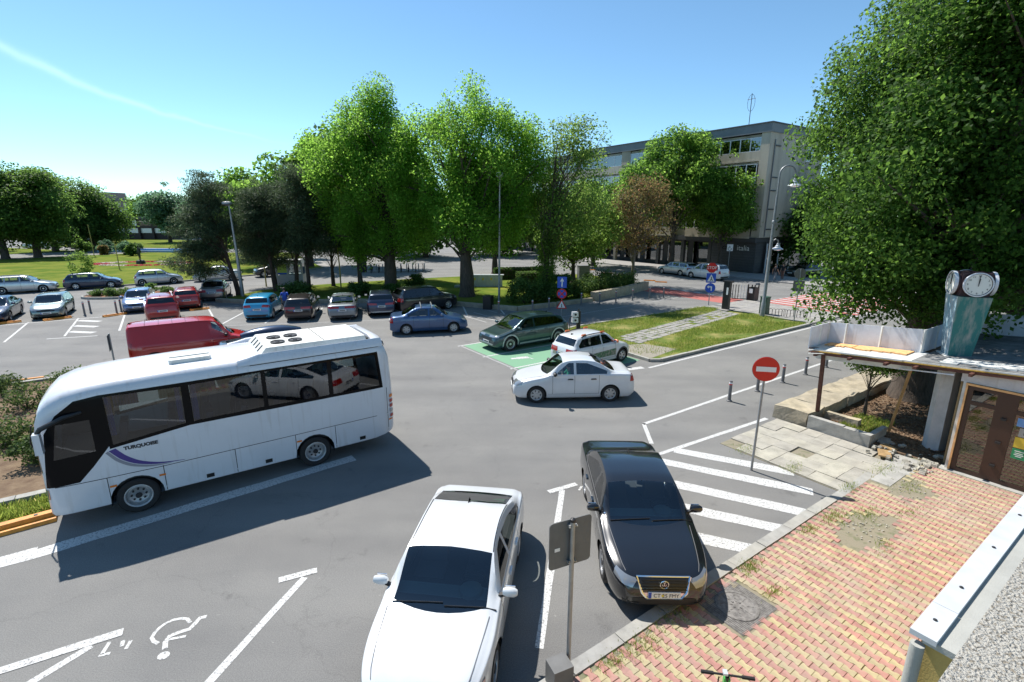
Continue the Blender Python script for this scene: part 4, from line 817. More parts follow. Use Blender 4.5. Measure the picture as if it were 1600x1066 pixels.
for k, (a, b) in enumerate(((15.85, 16.95), (16.98, 18.6), (18.62, 20.5), (20.52, 22.6), (22.62, 25.0))): stone_block(a, b, 6.75, 7.8, -.02, .46 - .01 * k)
stone_block(15.82, 16.0, 5.75, 6.73, -.02, .42, 'concrete', .008); stone_block(15.80, 16.0, 5.02, 5.74, -.02, .40, 'concrete', .012); stone_block(16.9, 17.1, 5.75, 6.7, .0, .33, 'stone', .02)
stone_block(16.0, 17.0, 5.02, 5.16, -.02, .38, 'concrete', .01)
tag(MB().prism(quadU(16.0, 25, -2, 6.8), -.02, .10).build('planter_soil', 'soil'), kind='structure')

kio = thing('kiosk', 'damaged flat-roofed kiosk with brown glazed doors and a broken canopy', 'kiosk', uv(15.9, 3, 0))
ko = Vector(uv(15.9, 3, 0))
def kr(U, V, z=0): p = Vector(uv(U, V, z)) - ko; return tuple(p)
def kq(u0, u1, v0, v1): return [kr(u0, v0)[:2], kr(u1, v0)[:2], kr(u1, v1)[:2], kr(u0, v1)[:2]]
RZ = lambda V: 2.98 - .088 * (V - 2.0)
def kslab(u0, u1, v0, v1, d0, d1, name, mat, par=kio, jag=0.0):
    n = 14 if jag else 1; b = MB()
    for i in range(n):
        a, c = lerp(v0, v1, i / n), lerp(v0, v1, (i + 1) / n); e = u0 + (rg.uniform(0, jag) if jag else 0)
        b.add([kr(e, a, RZ(a) + d0), kr(u1, a, RZ(a) + d0), kr(u1, c, RZ(c) + d0), kr(e, c, RZ(c) + d0), kr(e, a, RZ(a) + d1), kr(u1, a, RZ(a) + d1), kr(u1, c, RZ(c) + d1), kr(e, c, RZ(c) + d1)], [(3, 2, 1, 0), (4, 5, 6, 7), (0, 1, 5, 4), (1, 2, 6, 5), (2, 3, 7, 6), (3, 0, 4, 7)])
    return b.build(name, mat, par)
deck = kslab(15.86, 21.5, -4, 4.45, -.12, 0, 'roof_deck', 'roof_felt'); kslab(15.95, 17.15, 4.452, 7.05, -.11, -.005, 'canopy_deck', 'white_tile')
kslab(15.80, 15.95, -4, 7.0, -.055, -.015, 'edge_sheet', 'white_tile', jag=.05); kslab(15.815, 15.93, -4, 6.9, -.085, -.058, 'edge_foam', 'foam_yellow', jag=.05); kslab(15.84, 15.94, -4, 6.95, -.17, -.088, 'edge_beam', 'rust_brown')
kslab(15.86, 16.6, -1, 3.9, .004, .03, 'loose_sheet', 'white_tile', jag=.3); kslab(16.35, 17.0, 4.75, 6.1, .0, .035, 'insulation', 'foam_orange', jag=.15); kslab(16.5, 17.0, 6.15, 6.9, .0, .03, 'insulation', 'foam_orange', jag=.15)
kslab(16.15, 16.2, 4.5, 6.95, -.36, -.12, 'hanging_panel', 'white_tile')
for V in (6.75, 5.85, 4.95, 4.3, 3.2): MB().bar(kr(15.6 + rg.uniform(-.05, .1), V, RZ(V) - .15), kr(17.1, V, RZ(V) - .15), .07, .07).build('joist', 'rust_brown', kio)
for k in range(5): MB().bar(kr(15.5 + .1 * k, 6.85 + .05 * k, 2.46 + .03 * k), kr(16.1, 6.4 + .15 * k, 2.45 + .03 * k), .05, .02).build('broken_batten', 'rust_brown' if k % 2 else 'white_tile', kio)
# white parapet sheets left standing on the roof edge
def psheet(u0, v0, u1, v1, h=.66, mat='white_panel'):
    b = MB(); a, c = Vector(kr(u0, v0)), Vector(kr(u1, v1)); d = (c - a).normalized(); nn = Vector((-d.y, d.x, 0)) * .012; z0, z1 = RZ(v0), RZ(v1)
    b.add([p + Vector((0, 0, z)) for p, z in ((a - nn, z0), (c - nn, z1), (c + nn, z1), (a + nn, z0), (a - nn, z0 + h), (c - nn, z1 + h), (c + nn, z1 + h), (a + nn, z0 + h))], [(3, 2, 1, 0), (4, 5, 6, 7), (0, 1, 5, 4), (1, 2, 6, 5), (2, 3, 7, 6), (3, 0, 4, 7)]); b.build('parapet_sheet', mat, kio)
    MB().bar(Vector(kr(u1, v1, z1)), Vector(kr(u1, v1, z1 + h)), .06, .06).build('parapet_post', 'white_tile', kio)
psheet(15.8, 7.02, 16.45, 7.04); psheet(16.47, 7.04, 17.02, 7.05); psheet(17.05, 7.03, 17.05, 6.55); psheet(17.05, 6.53, 17.05, 5.62); psheet(17.05, 5.60, 17.05, 4.62); psheet(17.08, 4.60, 17.9, 4.58); psheet(17.95, 4.58, 19.2, 4.58); psheet(21.4, 4.4, 21.4, 2.6); psheet(21.4, 2.58, 21.4, .6); psheet(21.4, .58, 21.4, -2)
MB().bar(kr(16.36, 6.72, .45), kr(16.12, 6.70, 2.5), .10, .09).build('post', 'rust_brown', kio)
MB().bar(kr(16.9, 4.95, .3), kr(16.35, 4.55, 2.55), .07, .03).build('leaning_batten', 'wood_raw', kio); MB().bar(kr(16.1, 4.75, 2.42), kr(15.86, 3.55, 2.60), .05, .03).build('bent_rail', 'white_panel', kio)
MB().prism([kr(16.95 + .55 * x, 3.95 + .5 * y)[:2] for x, y in ((0, -.35), (.4, -.5), (1, -.5), (1.2, 0), (1, .5), (.35, .5), (0, .2))], 0, 2.75).build('column', 'column_white', kio)
MB().box((*kr(16.32, 3.45)[:2], 1.3), (.14, .05, 2.6), TH).build('wood_stud', 'wood_raw', kio)
# shopfront: frames and panes along U = 15.95
def front(v0, v1, z0, z1, t=.07, name='frame', mat='brown_frame'): return MB().prism(kq(15.95, 15.95 + t, v0, v1), z0, z1).build(name, mat, kio)
front(-4, 3.42, 2.46, 2.80, .10, 'lintel', 'column_white'); front(3.30, 3.36, .1, 2.46, .12, 'jamb_lining', 'white_tile'); MB().prism(kq(15.91, 15.947, -4, 3.30), 2.40, 2.45).build('foam_seam', 'foam_orange', kio); MB().prism(kq(15.91, 15.947, 3.255, 3.295), .12, 2.395).build('foam_seam', 'foam_orange', kio)
MB().prism(kq(15.78, 16.1, -4, 3.45), -.02, .12).build('sill', 'concrete', kio); MB().prism(kq(15.70, 15.775, -4, 3.5), -.02, .05).build('sill', 'old_slab', kio)
fx = [3.25, 2.60, 2.42, 1.45, 1.27, .5, .35, -.6, -.75, -1.7]
for i in range(0, 10, 2):
    hi = fx[i]; lo = fx[i + 1]
    front(hi - .10, hi, .12, 2.40); front(lo, lo + .10, .12, 2.40); front(lo + .1, hi - .1, .12, .22); front(lo + .1, hi - .1, 2.30, 2.40); front(lo + .1, hi - .1, 1.92, 2.02)
    MB().prism(kq(15.975, 15.985, lo + .1, hi - .1), .22, 1.92).build('pane', 'pane_glass', kio); MB().prism(kq(15.975, 15.985, lo + .1, hi - .1), 2.02, 2.30).build('pane', 'pane_glass', kio)
    if i < 9: front(fx[i + 1] - .18 if i + 1 < 9 else lo - .1, lo, .12, 2.40, .05)
for z in (.55, 1.15, 1.75): MB().box(kr(15.92, 2.50, z), (.05, .10, .05), TH).build('hinge', 'steel_dark', kio)
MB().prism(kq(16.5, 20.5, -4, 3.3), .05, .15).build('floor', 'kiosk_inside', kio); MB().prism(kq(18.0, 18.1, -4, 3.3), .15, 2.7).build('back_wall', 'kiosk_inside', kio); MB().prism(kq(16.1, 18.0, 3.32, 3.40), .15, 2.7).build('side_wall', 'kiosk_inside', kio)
def poster(v0, v1, z0, z1, mat): return MB().prism(kq(15.962, 15.972, v0, v1), z0, z1).build('poster', mat, kio)
poster(1.60, 2.27, 1.66, 1.86, 'poster_blue'); poster(1.60, 2.20, 1.42, 1.63, 'poster_grey'); poster(1.98, 2.24, 1.14, 1.40, 'poster_yellow'); poster(1.66, 1.95, 1.14, 1.40, 'poster_white'); poster(1.98, 2.24, .86, 1.12, 'poster_green'); poster(1.66, 1.95, .84, 1.12, 'poster_black')
pl_ = poster(1.68, 1.93, 1.28, 1.385, 'poster_yellow'); pl_.location.x -= .003; pl_.location.y -= .002
TR = (R(90), 0, TH - R(90))
lettering('07:30 - 05', .10, 'ink_dark', kio, kr(15.960, 1.92, 1.50), TR)
for z, n_ in ((1.05, 6), (1.0, 5), (.96, 6), (.92, 4)):
    MB().prism(kq(15.958, 15.961, 2.11 - .014 * n_, 2.11 + .014 * n_), z, z + .018).build('poster_line', 'ink_white', kio)
for z, n_ in ((1.06, 6), (1.02, 7), (.98, 4), (.93, 5), (.88, 3)): MB().prism(kq(15.958, 15.961, 1.80 - .014 * n_, 1.80 + .014 * n_), z, z + .014).build('poster_line', 'ink_white', kio)
# clock tower standing on the roof
ct = thing('clock_tower', 'teal tapered clock pillar with two white clock faces on the kiosk roof', 'clock', uv(17.35, 3.95, 2.80), R(157))
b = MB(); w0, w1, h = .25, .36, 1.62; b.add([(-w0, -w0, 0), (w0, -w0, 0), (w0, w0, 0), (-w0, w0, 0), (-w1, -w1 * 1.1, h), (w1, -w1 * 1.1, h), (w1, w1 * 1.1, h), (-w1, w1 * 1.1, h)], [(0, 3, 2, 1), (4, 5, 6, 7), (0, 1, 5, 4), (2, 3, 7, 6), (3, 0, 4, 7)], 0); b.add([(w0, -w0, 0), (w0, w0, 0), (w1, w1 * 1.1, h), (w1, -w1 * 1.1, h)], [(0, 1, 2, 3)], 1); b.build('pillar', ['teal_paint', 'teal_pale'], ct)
MB().box((0, 0, -.03), (.66, .66, .07)).build('base', 'white_tile', ct); MB().box((0, 0, 1.93), (.62, .62, .60)).build('case', 'clock_case', ct)
for rz in (0, R(90), R(180), R(270)):
    cl = MB().lathe([(.30, .28), (.30, .42), (.29, .435), (.27, .42)], 40, (0, 0, 0), 'X', cap=False).build('clock', 'clock_case', ct, True, loc=(0, 0, 1.95), rz=rz)
    MB().lathe([(.305, .37), (.31, .44), (.283, .445), (.28, .42)], 40, (0, 0, 0), 'X', cap=False).build('bezel', 'white_panel', cl, True)
    MB().lathe([(.282, .418), (.001, .418)], 40, (0, 0, 0), 'X', cap=False).build('dial', 'clock_face', cl)
    for k in range(12):
        t = 2 * math.pi * k / 12; o = lettering(str(k or 12), .07, 'ink_dark', cl, (.423, .222 * math.sin(t), .222 * math.cos(t)), (R(90), 0, R(90)), name='numeral')
    MB().bar((.430, 0, -.04), (.430, .0, .23), .022, .008).build('minute_hand', 'ink_dark', cl); MB().bar((.427, 0, -.03), (.427, .015, .15), .03, .008).build('hour_hand', 'ink_dark', cl)
# the viewer's own building: yellow wall, flashing, roughcast parapet
M('wall_yellow', (.50, .36, .12), .85, var=.1, scale=3, bump=.2); M('flashing', (.58, .60, .62), .45, .1, var=.08, scale=4); M('sheet_concrete', (.37, .37, .34), .9, var=.12, scale=1.6, bump=.15)
def roughcast():
    m = M('roughcast', (.52, .50, .45), .95, bump=1.0, bscale=140); nt = m.node_tree; b = nt.nodes['Principled BSDF']; t = [n for n in nt.nodes if n.type == 'TEX_COORD'][0]
    n = nt.nodes.new('ShaderNodeTexNoise'); n.inputs['Scale'].default_value = 95; n.inputs['Detail'].default_value = 5; r = nt.nodes.new('ShaderNodeValToRGB'); r.color_ramp.elements[0].position = .36; r.color_ramp.elements[0].color = (.24, .205, .155, 1); r.color_ramp.elements[1].position = .50; r.color_ramp.elements[1].color = (.47, .445, .39, 1)
    nt.links.new(t.outputs['Object'], n.inputs[0]); nt.links.new(n.outputs[0], r.inputs[0]); nt.links.new(r.outputs[0], b.inputs['Base Color'])
roughcast()
own = thing('corner_building', 'yellow rendered building edge with white metal flashing and pebbled parapet', 'building', uv(4.0, .4, 0))
oo = Vector(uv(4.0, .4, 0))
def orl(U, V, z=0): return tuple(Vector(uv(U, V, z)) - oo)
def oq(u0, u1, v0, v1): return [orl(u0, v0)[:2], orl(u1, v0)[:2], orl(u1, v1)[:2], orl(u0, v1)[:2]]
MB().prism(oq(4.25, 13, -.6, .80), .0, 3.42).build('wall', 'wall_yellow', own); MB().prism(oq(4.18, 13, -.6, .78), 3.42, 3.47).build('ledge', 'sheet_concrete', own)
for k, (a, c) in enumerate(((4.16, 4.62), (4.625, 7.0), (7.005, 9.6), (9.605, 13))): MB().prism(oq(a, c, .70 + .002 * k, .86), 3.455, 3.50 - .001 * k).build('flashing_strip', 'flashing', own)
for u in (4.4, 5.0, 5.9, 6.8): MB().lathe([(.014, 3.50), (.014, 3.508), (.001, 3.512)], 8, orl(u, .78)).build('screw', 'steel_dark', own)
MB().tube([orl(4.17, .80, .1), orl(4.17, .80, 3.40)], .045, 10).build('downpipe', 'sheet_concrete', own, True)
pp = MB().prism(oq(.3, 6.5, -.6, .205), 5.0, 5.42); pp.build('parapet', 'roughcast', own)
# apartment block across the street
M('render_beige', (.47, .41, .32), .9, col2=(.32, .275, .21), scale=.5, lo=.4, hi=.75, bump=.15, stretch=(1, 1, .35)); M('render_stain', (.52, .465, .375), .9, col2=(.25, .215, .165), scale=.35, lo=.42, hi=.72, stretch=(1.6, 1.6, .35)); M('fascia_grey', (.17, .185, .20), .6, var=.1, scale=.6); M('shop_clad', (.06, .062, .066), .6, var=.12, scale=1); M('upvc', (.70, .72, .75), .4); M('balcony_blue', (.50, .57, .70), .5, var=.06)
glass_mat('win_glass', (.20, .24, .26), .16)
def block(U0, U1, V0, V1, Ht, label, n_bay, bay, first, sign=False):
    root = thing('apartment_block', label, 'building', uv(U0, V0, 0)); o = Vector(uv(U0, V0, 0))
    q = lambda u0, u1, v0, v1: [tuple((Vector(uv(a, b)) - o))[:2] for a, b in ((u0, v0), (u1, v0), (u1, v1), (u0, v1))]
    MB().prism(q(U0 + .9, U1, V0, V1), 4.1, Ht - .9).build('wall', 'render_stain', root)
    MB().prism(q(U0 + 2.2, U1 - .2, V0 + .3, V1 - .3), 0, 4.1).build('ground_floor_wall', 'shop_clad', root)
    MB().prism(q(U0 - .12, U1 + .1, V0 - .12, V1 + .12), Ht - .9, Ht).build('fascia', 'fascia_grey', root); MB().prism(q(U0 - .2, U1 + .2, V0 - .2, V1 + .2), Ht, Ht + .12).build('roof', 'shop_clad', root)
    MB().prism(q(U0 - .25, U0 + 2.2, V0 + .2, V1 - .2), 3.55, 4.1).build('shop_canopy', 'shop_clad', root)
    MB().prism(q(U0, U0 + .9, V0, V0 + 1.0), 4.1, Ht - .9).build('corner_pier', 'render_stain', root); MB().prism(q(U0, U0 + .9, V1 - .6, V1), 4.1, Ht - .9).build('corner_pier', 'render_stain', root)
    zs = [4.1 + 2.78 * k for k in range(4)]
    for bi in range(n_bay):
        a = V0 + first + bi * bay; c = min(a + bay - 1.6, V1 - .7)
        if c < a + 2: continue
        MB().prism(q(U0 + .02, U0 + .9, c, min(c + 1.6, V1 - .6)), 4.1, Ht - .9).build('pier', 'render_beige', root)
        for k, z in enumerate(zs):
            pr = .0 if k == 3 else .35
            MB().prism(q(U0 - pr, U0 + .88, a, c), z - .12, z + .06).build('balcony_slab', 'render_stain', root); MB().prism(q(U0 - pr + .02, U0 - pr + .14, a, c), z + .06, z + (.95 if k < 2 else .9)).build('balcony_parapet', ('render_beige', 'render_stain', 'balcony_blue', 'render_stain')[k] if bi == 0 or k == 3 else 'render_beige', root)
            MB().prism(q(U0 + .25, U0 + .88, a, c), z + 2.35, z + 2.66).build('lintel', 'render_stain', root)
            n = 7 if bi == 0 else 6; w = (c - a) / n; du = U0 - pr + .06 if (k >= 2 or bi % 2 == 0) else U0 + .7
            for i in range(n):
                if k == 0 and bi == 0 and i < 2: continue
                v = a + w * i; f = MB(); z0, z1 = z + .92, z + 2.36
                f.prism(q(du, du + .06, v, v + .06), z0, z1); f.prism(q(du, du + .06, v + w - .06, v + w), z0, z1); f.prism(q(du, du + .06, v + .06, v + w - .06), z0, z0 + .06); f.prism(q(du, du + .06, v + .06, v + w - .06), z1 - .06, z1)
                wo = f.build('window', 'upvc', root); MB().prism(q(du + .02, du + .035, v + .06, v + w - .06), z0 + .06, z1 - .06).build('pane', 'win_glass', wo)
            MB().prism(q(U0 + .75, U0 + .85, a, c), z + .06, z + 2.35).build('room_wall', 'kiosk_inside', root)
    nv = int((V1 - V0) / 4)
    for i in range(nv):
        v = V0 + 6.5 + 4.0 * i
        if v + 3.4 > V1: break
        MB().prism(q(U0 + .5, U0 + .95, v - .3, v + .15), 0, 3.55).build('pillar', 'shop_clad' if i < 4 else 'render_beige', root); MB().prism(q(U0 + 2.1, U0 + 2.14, v + .3, v + 3.4), .5, 3.2).build('shop_window', 'win_glass', root)
    if sign:
        for i in range(11): MB().prism(q(U0 + .3 + .01 * (i % 2), U0 + 2.2, V0 + .4, V0 + 6.0), .1 + .31 * i, .1 + .31 * i + .30).build('cladding_board', 'shop_clad', root)
        p = Vector(uv(U0 + .28, V0 + 1.9, 2.85)) - o; lettering('italia', .85, 'ink_white', root, p, TR)
        p = Vector(uv(U0 + .28, V0 + 3.9, 2.85)) - o; lettering('casa', .80, 'black_gloss', root, p, TR)
        for z in (13.9, 10.6, 9.2, 7.2, 5.0): MB().bar(tuple(Vector(uv(U0 + 1.2, V0 - .06, z)) - o), tuple(Vector(uv(U0 + 1.2 + 1.0, V0 - .06, z)) - o), .08, .12).build('bracket', 'shop_clad', root)
        MB().tube([tuple(Vector(uv(U0 + .95, V0 - .08, z)) - o) for z in (4.2, 14.5)], .06, 6).build('downpipe', 'fascia_grey', root)
        wf = MB().prism(q(U1 - 4, U1 - 2.6, V0 - .06, V0 + .04), 12.6, 14.2).build('window', 'upvc', root); MB().prism(q(U1 - 3.9, U1 - 3.35, V0 - .075, V0 - .062), 12.7, 14.1).build('pane', 'win_glass', wf); MB().prism(q(U1 - 3.25, U1 - 2.7, V0 - .075, V0 - .062), 12.7, 14.1).build('pane', 'win_glass', wf)
        for u in (2.0, 4.6, 7.2):
            MB().prism(q(U0 + u, U0 + u + .12, V0 - .02, V0 + .1), 0, 3.4).build('door_frame', 'upvc', root); MB().prism(q(U0 + u + .12, U0 + u + 2.4, V0 + .02, V0 + .06), .1, 3.3).build('shop_window', 'win_glass', root)
    for v in ((V0 + 4.5,) if sign else (V0 + 5, V0 + 16)):
        p = lambda du, dv, z: tuple(Vector(uv(U0 + 3 + du, v + dv, z)) - o); m = MB().tube([p(0, 0, Ht + .1), p(0, 0, Ht + 4.0)], .04, 5); m.tube([p(0, -.5, Ht + 3.4), p(0, .5, Ht + 3.4)], .025, 4); m.tube([p(0, .45 * math.cos(t), Ht + 3.0 + .9 * math.sin(t)) for t in np.linspace(0, 2 * math.pi, 17)], .02, 4); m.build('aerial', 'steel_dark', root)
    return root
block(55, 67, 31.3, 62, 16.1, 'four-storey beige block with a white-lettered dark shop at its street corner', 3, 10.2, 1.0, True)
block(56.5, 68, 62.3, 100, 16.0, 'beige apartment block farther up the street, half hidden by the trees', 4, 9.4, .8)

# rubble by the kiosk foot, offcuts on the roof
rb = MB(); rr_ = random.Random(4)
for k in range(70):
    U, V = (rr_.uniform(15.3, 16.6), rr_.uniform(3.5, 5.0)) if k < 45 else (rr_.uniform(15.0, 16.0), rr_.uniform(3.45, 3.9)); s = rr_.uniform(.025, .11); rb.box(uv(U, V, .10 + s * .3), (s * 1.5, s, s * .7), rr_.uniform(0, 6), rx=rr_.uniform(-.5, .5), taper=.8)
for k, (U, V, s, rz) in enumerate(((15.55, 4.55, .5, .4), (16.1, 4.65, .38, 1.2), (16.5, 4.9, .45, .2))):
    tag(MB().box((0, 0, .03), (s, s * .6, .035), taper=.95).build('broken_slab', 'wood_raw' if k < 2 else 'concrete', None, False, uv(U, V, .1), TH + rz), ('tan broken board lying by the planter end', 'small tan board under the leaning batten', 'flat grey slab under the canopy')[k], 'debris')

for (cu, cv, n_) in ((11.3, 3.35, 60), (13.9, 3.45, 40)):
    for _ in range(n_): s = rr_.uniform(.012, .035); rb.box(uv(cu + rr_.gauss(0, .4), cv + rr_.gauss(0, .2), .09 + s * .3), (s * 1.4, s, s * .8), rr_.uniform(0, 6), taper=.7)
tag(rb.build('rubble', 'old_slab'), 'scattered broken concrete at the foot of the kiosk column', 'rubble', None, 'stuff')
# ---------------------------------------------------------------- trees and shrubs
M('bark', (.085, .065, .05), .95, var=.35, scale=6, bump=.9, bscale=18, stretch=(2, 2, .35)); M('bark_pine', (.07, .045, .033), .95, var=.35, scale=6, bump=.9, bscale=16, stretch=(2, 2, .5)); M('bark_pale', (.20, .165, .125), .95, var=.3, scale=6, bump=.6, bscale=18, stretch=(2, 2, .35))
leaf_mat('leaf_lime', (.055, .135, .014), (.105, .25, .028), (.15, .31, .045), .64); leaf_mat('leaf_maple', (.038, .095, .012), (.085, .195, .026), (.13, .26, .042), .6); leaf_mat('leaf_dark', (.030, .075, .014), (.062, .135, .024), (.095, .185, .035), .55)
leaf_mat('leaf_great', (.020, .055, .008), (.050, .125, .016), (.105, .22, .034), .55); leaf_mat('leaf_pine', (.028, .052, .026), (.060, .098, .046), (.10, .14, .065), .25); leaf_mat('leaf_bronze', (.105, .065, .025), (.13, .14, .04), (.22, .11, .05), .4); leaf_mat('leaf_spring', (.055, .12, .018), (.11, .20, .035), (.16, .25, .05), .5); leaf_mat('leaf_shrub', (.030, .07, .015), (.07, .135, .03), (.11, .18, .05), .35); leaf_mat('leaf_blue', (.045, .095, .055), (.085, .165, .09), (.11, .19, .11), .38)
leaf_mat('leaf_rose', (.028, .060, .016), (.07, .12, .03), (.14, .15, .06), .3); leaf_mat('petal_red', (.32, .02, .02), (.5, .05, .04), None, .2); leaf_mat('petal_pale', (.35, .33, .30), (.6, .5, .45), None, .2); leaf_mat('blade', (.08, .14, .02), (.17, .23, .04), (.34, .30, .10), .4)
def leaf_cloud(cs, rs, counts, size, rng, up=.35, aspect=.62, flat=.75, center=None, needle=False):
    """many small folded leaves gathered in clumps; returns vertices and quads as arrays"""
    idx = np.repeat(np.arange(len(cs)), counts); n = len(idx); g = rng.normal(size=(n, 3)); gl = np.linalg.norm(g, axis=1, keepdims=True); g = g / gl * np.minimum(gl * .62, 1.25)
    g[:, 2] *= flat; pos = cs[idx] + g * rs[idx][:, None]
    out = pos - (center if center is not None else cs[idx]); out /= np.linalg.norm(out, axis=1, keepdims=True) + 1e-6
    nr = out * .55 + rng.normal(size=(n, 3)) * .55; nr[:, 2] += up; nr /= np.linalg.norm(nr, axis=1, keepdims=True)
    t = rng.normal(size=(n, 3));
    if needle: t = t * .6 + out
    t[:, 2] -= .0 if needle else .35
    t -= nr * np.sum(t * nr, axis=1, keepdims=True); t /= np.linalg.norm(t, axis=1, keepdims=True); b = np.cross(nr, t)
    L = (size * rng.uniform(.65, 1.3, n))[:, None]; W = L * aspect
    v = np.empty((n, 4, 3)); v[:, 0] = pos - t * L * .5; v[:, 1] = pos + b * W * .5 + nr * L * .08; v[:, 2] = pos + t * L * .5; v[:, 3] = pos - b * W * .5 + nr * L * .08
    return v.reshape(-1, 3)
def leaf_mesh(name, v, mat):
    n = len(v) // 4; me = bpy.data.meshes.new(name); me.vertices.add(len(v)); me.vertices.foreach_set('co', v.astype(np.float32).ravel()); me.loops.add(4 * n); me.loops.foreach_set('vertex_index', np.arange(4 * n, dtype=np.int32)); me.polygons.add(n); me.polygons.foreach_set('loop_start', np.arange(0, 4 * n, 4, dtype=np.int32)); me.update(calc_edges=True); me.materials.append(MATS[mat]); return me
def sample_clumps(ells, n, rng, lo=.5):
    w = np.array([e[3] * e[4] * e[5] for e in ells]) ** .75; w /= w.sum(); k = rng.choice(len(ells), n, p=w); E = np.array(ells, float)[k]
    d = rng.normal(size=(n, 3)); d /= np.linalg.norm(d, axis=1, keepdims=True); r = lo + (1 - lo) * rng.uniform(0, 1, n) ** .6; r *= np.where(rng.uniform(0, 1, n) < .12, rng.uniform(1.02, 1.16, n), 1)
    B = rng.normal(size=(9, 3)); B /= np.linalg.norm(B, axis=1, keepdims=True); D = rng.normal(size=(5, 3)); D /= np.linalg.norm(D, axis=1, keepdims=True)   # boughs and hollows
    lump = np.max(np.clip((d @ B.T - .62) / .38, 0, 1), axis=1); hole = np.max(np.clip((d @ D.T - .70) / .30, 0, 1), axis=1); r *= .90 + .22 * lump - .26 * hole * (1 - lump)
    return E[:, :3] + d * E[:, 3:6] * r[:, None]
def tree(name, label, base, ells, mat, n_leaf, size, seed, trunk_r=.25, trunk_h=None, clumps=160, cr=.9, bark='bark', lean=(0, 0), branches=42, group=None, needle=False, aspect=.62, flat=.75, up=.35, cat='tree', ivy=0, lo=.5, twig=1.0, spires=9):
    rng = np.random.default_rng(seed); root = thing(name, label, cat, (base[0], base[1], base[2] if len(base) > 2 else 0), 0, group)
    n_core = len(ells)
    if spires:                                                  # shoots that break the outline
        ex = []
        for _ in range(spires):
            e = ells[int(rng.integers(0, len(ells)))]; d = rng.normal(size=3); d[2] = abs(d[2]) * 1.1 - .25; d /= np.linalg.norm(d); s_ = rng.uniform(.10, .19) * (e[3] + e[5]); q = np.array(e[:3]) + d * np.array(e[3:6]) * rng.uniform(.86, 1.04); ex.append((q[0], q[1], q[2], s_ * .7, s_ * .7, s_ * rng.uniform(.9, 1.5)))
        ells = list(ells) + ex
    cs = sample_clumps(ells, clumps, rng, lo); cs[:, 2] = np.maximum(cs[:, 2], .35); rs = cr * rng.uniform(.42, 1.35, clumps)
    counts = np.maximum(1, (n_leaf * rs ** 2 / (rs ** 2).sum())).astype(int); cen = np.array([np.average([e[0] for e in ells]), np.average([e[1] for e in ells]), np.average([e[2] for e in ells]) - 1.0])
    v = leaf_cloud(cs, rs, counts, size, rng, up, aspect, flat, cen, needle)
    if ivy:
        z = rng.uniform(.2, ivy, 5000); a = rng.uniform(0, 2 * np.pi, 5000); rr = trunk_r * 1.5 + np.abs(rng.normal(size=5000)) * .22; iv = np.stack([rr * np.cos(a) + lean[0] * z / ivy * .4, rr * np.sin(a), z], 1); v = np.concatenate([v, leaf_cloud(iv, np.full(5000, .05), np.ones(5000, int), size * .8, rng)])
    top = max(e[2] + e[5] * .12 for e in ells[:n_core]); th = trunk_h or top; b = MB(); prng = random.Random(seed)
    pts = [Vector((lean[0] * (t ** 1.2) + prng.uniform(-.06, .06) * th * .08 * (t > 0), lean[1] * t + prng.uniform(-.06, .06) * th * .08 * (t > 0), th * t)) for t in np.linspace(0, 1, 9)]
    rad = [trunk_r * (1.45 if i == 0 else 1.12 if i == 1 else 1 - .10 * i) for i in range(9)]; rad = [max(r, trunk_r * .12) for r in rad]; rad[-1] = trunk_r * .06; rad[-2] = trunk_r * .14
    pts.insert(1, pts[0].lerp(pts[1], .25)); rad.insert(1, trunk_r * 1.18); b.tube(pts, rad, 10)
    order = np.argsort(rng.uniform(size=clumps))[:branches]
    for i in order:
        c = Vector(cs[i]); zt = min(max(c.z * prng.uniform(.35, .75), th * .16), th * .9); f = zt / th * 8; k = min(int(f), 7); p0 = Vector((lean[0] * ((zt / th) ** 1.2), lean[1] * zt / th, zt)); d = c - p0
        mid = p0 + d * .5 + Vector((prng.uniform(-.12, .12), prng.uniform(-.12, .12), prng.uniform(-.02, .16))) * d.length; r0 = trunk_r * prng.uniform(.16, .34) * (1 - .5 * zt / th) * twig
        q = [p0, p0.lerp(mid, .55) + Vector((0, 0, .03 * d.length)), mid, mid.lerp(c, .6), c]; b.tube(q, [r0, r0 * .8, r0 * .6, r0 * .4, r0 * .15], 5)
        for _ in range(2):
            e = c + Vector((prng.gauss(0, 1), prng.gauss(0, 1), prng.gauss(.3, .7))) * rs[i] * .7; b.tube([mid.lerp(c, prng.uniform(.2, .9)), e], [r0 * .28, r0 * .08], 4)
    b.build('trunk', bark, root, True); tag(link('crown', leaf_mesh('crown', v, mat), root), kind='stuff'); return root
T = tree
T('lime_tree', 'tall bright green tree with a pointed crown left of the middle lamp post', (-10.47, 42.93, .15), [(-.4, 0, 8.6, 4.9, 4.4, 5.6), (-3.0, .3, 9.6, 3.0, 3, 4.0), (-1.3, 0, 13.0, 2.3, 2.3, 3.3), (.6, .3, 5.2, 3.9, 3.6, 2.5), (-2.2, -.6, 4.2, 1.6, 1.5, 1.2), (-.6, 0, 15.0, 1.2, 1.2, 1.6)], 'leaf_lime', 84000, .19, 11, .46, clumps=340, cr=.80, branches=90, flat=1.1, lo=.42, up=.2, spires=26)
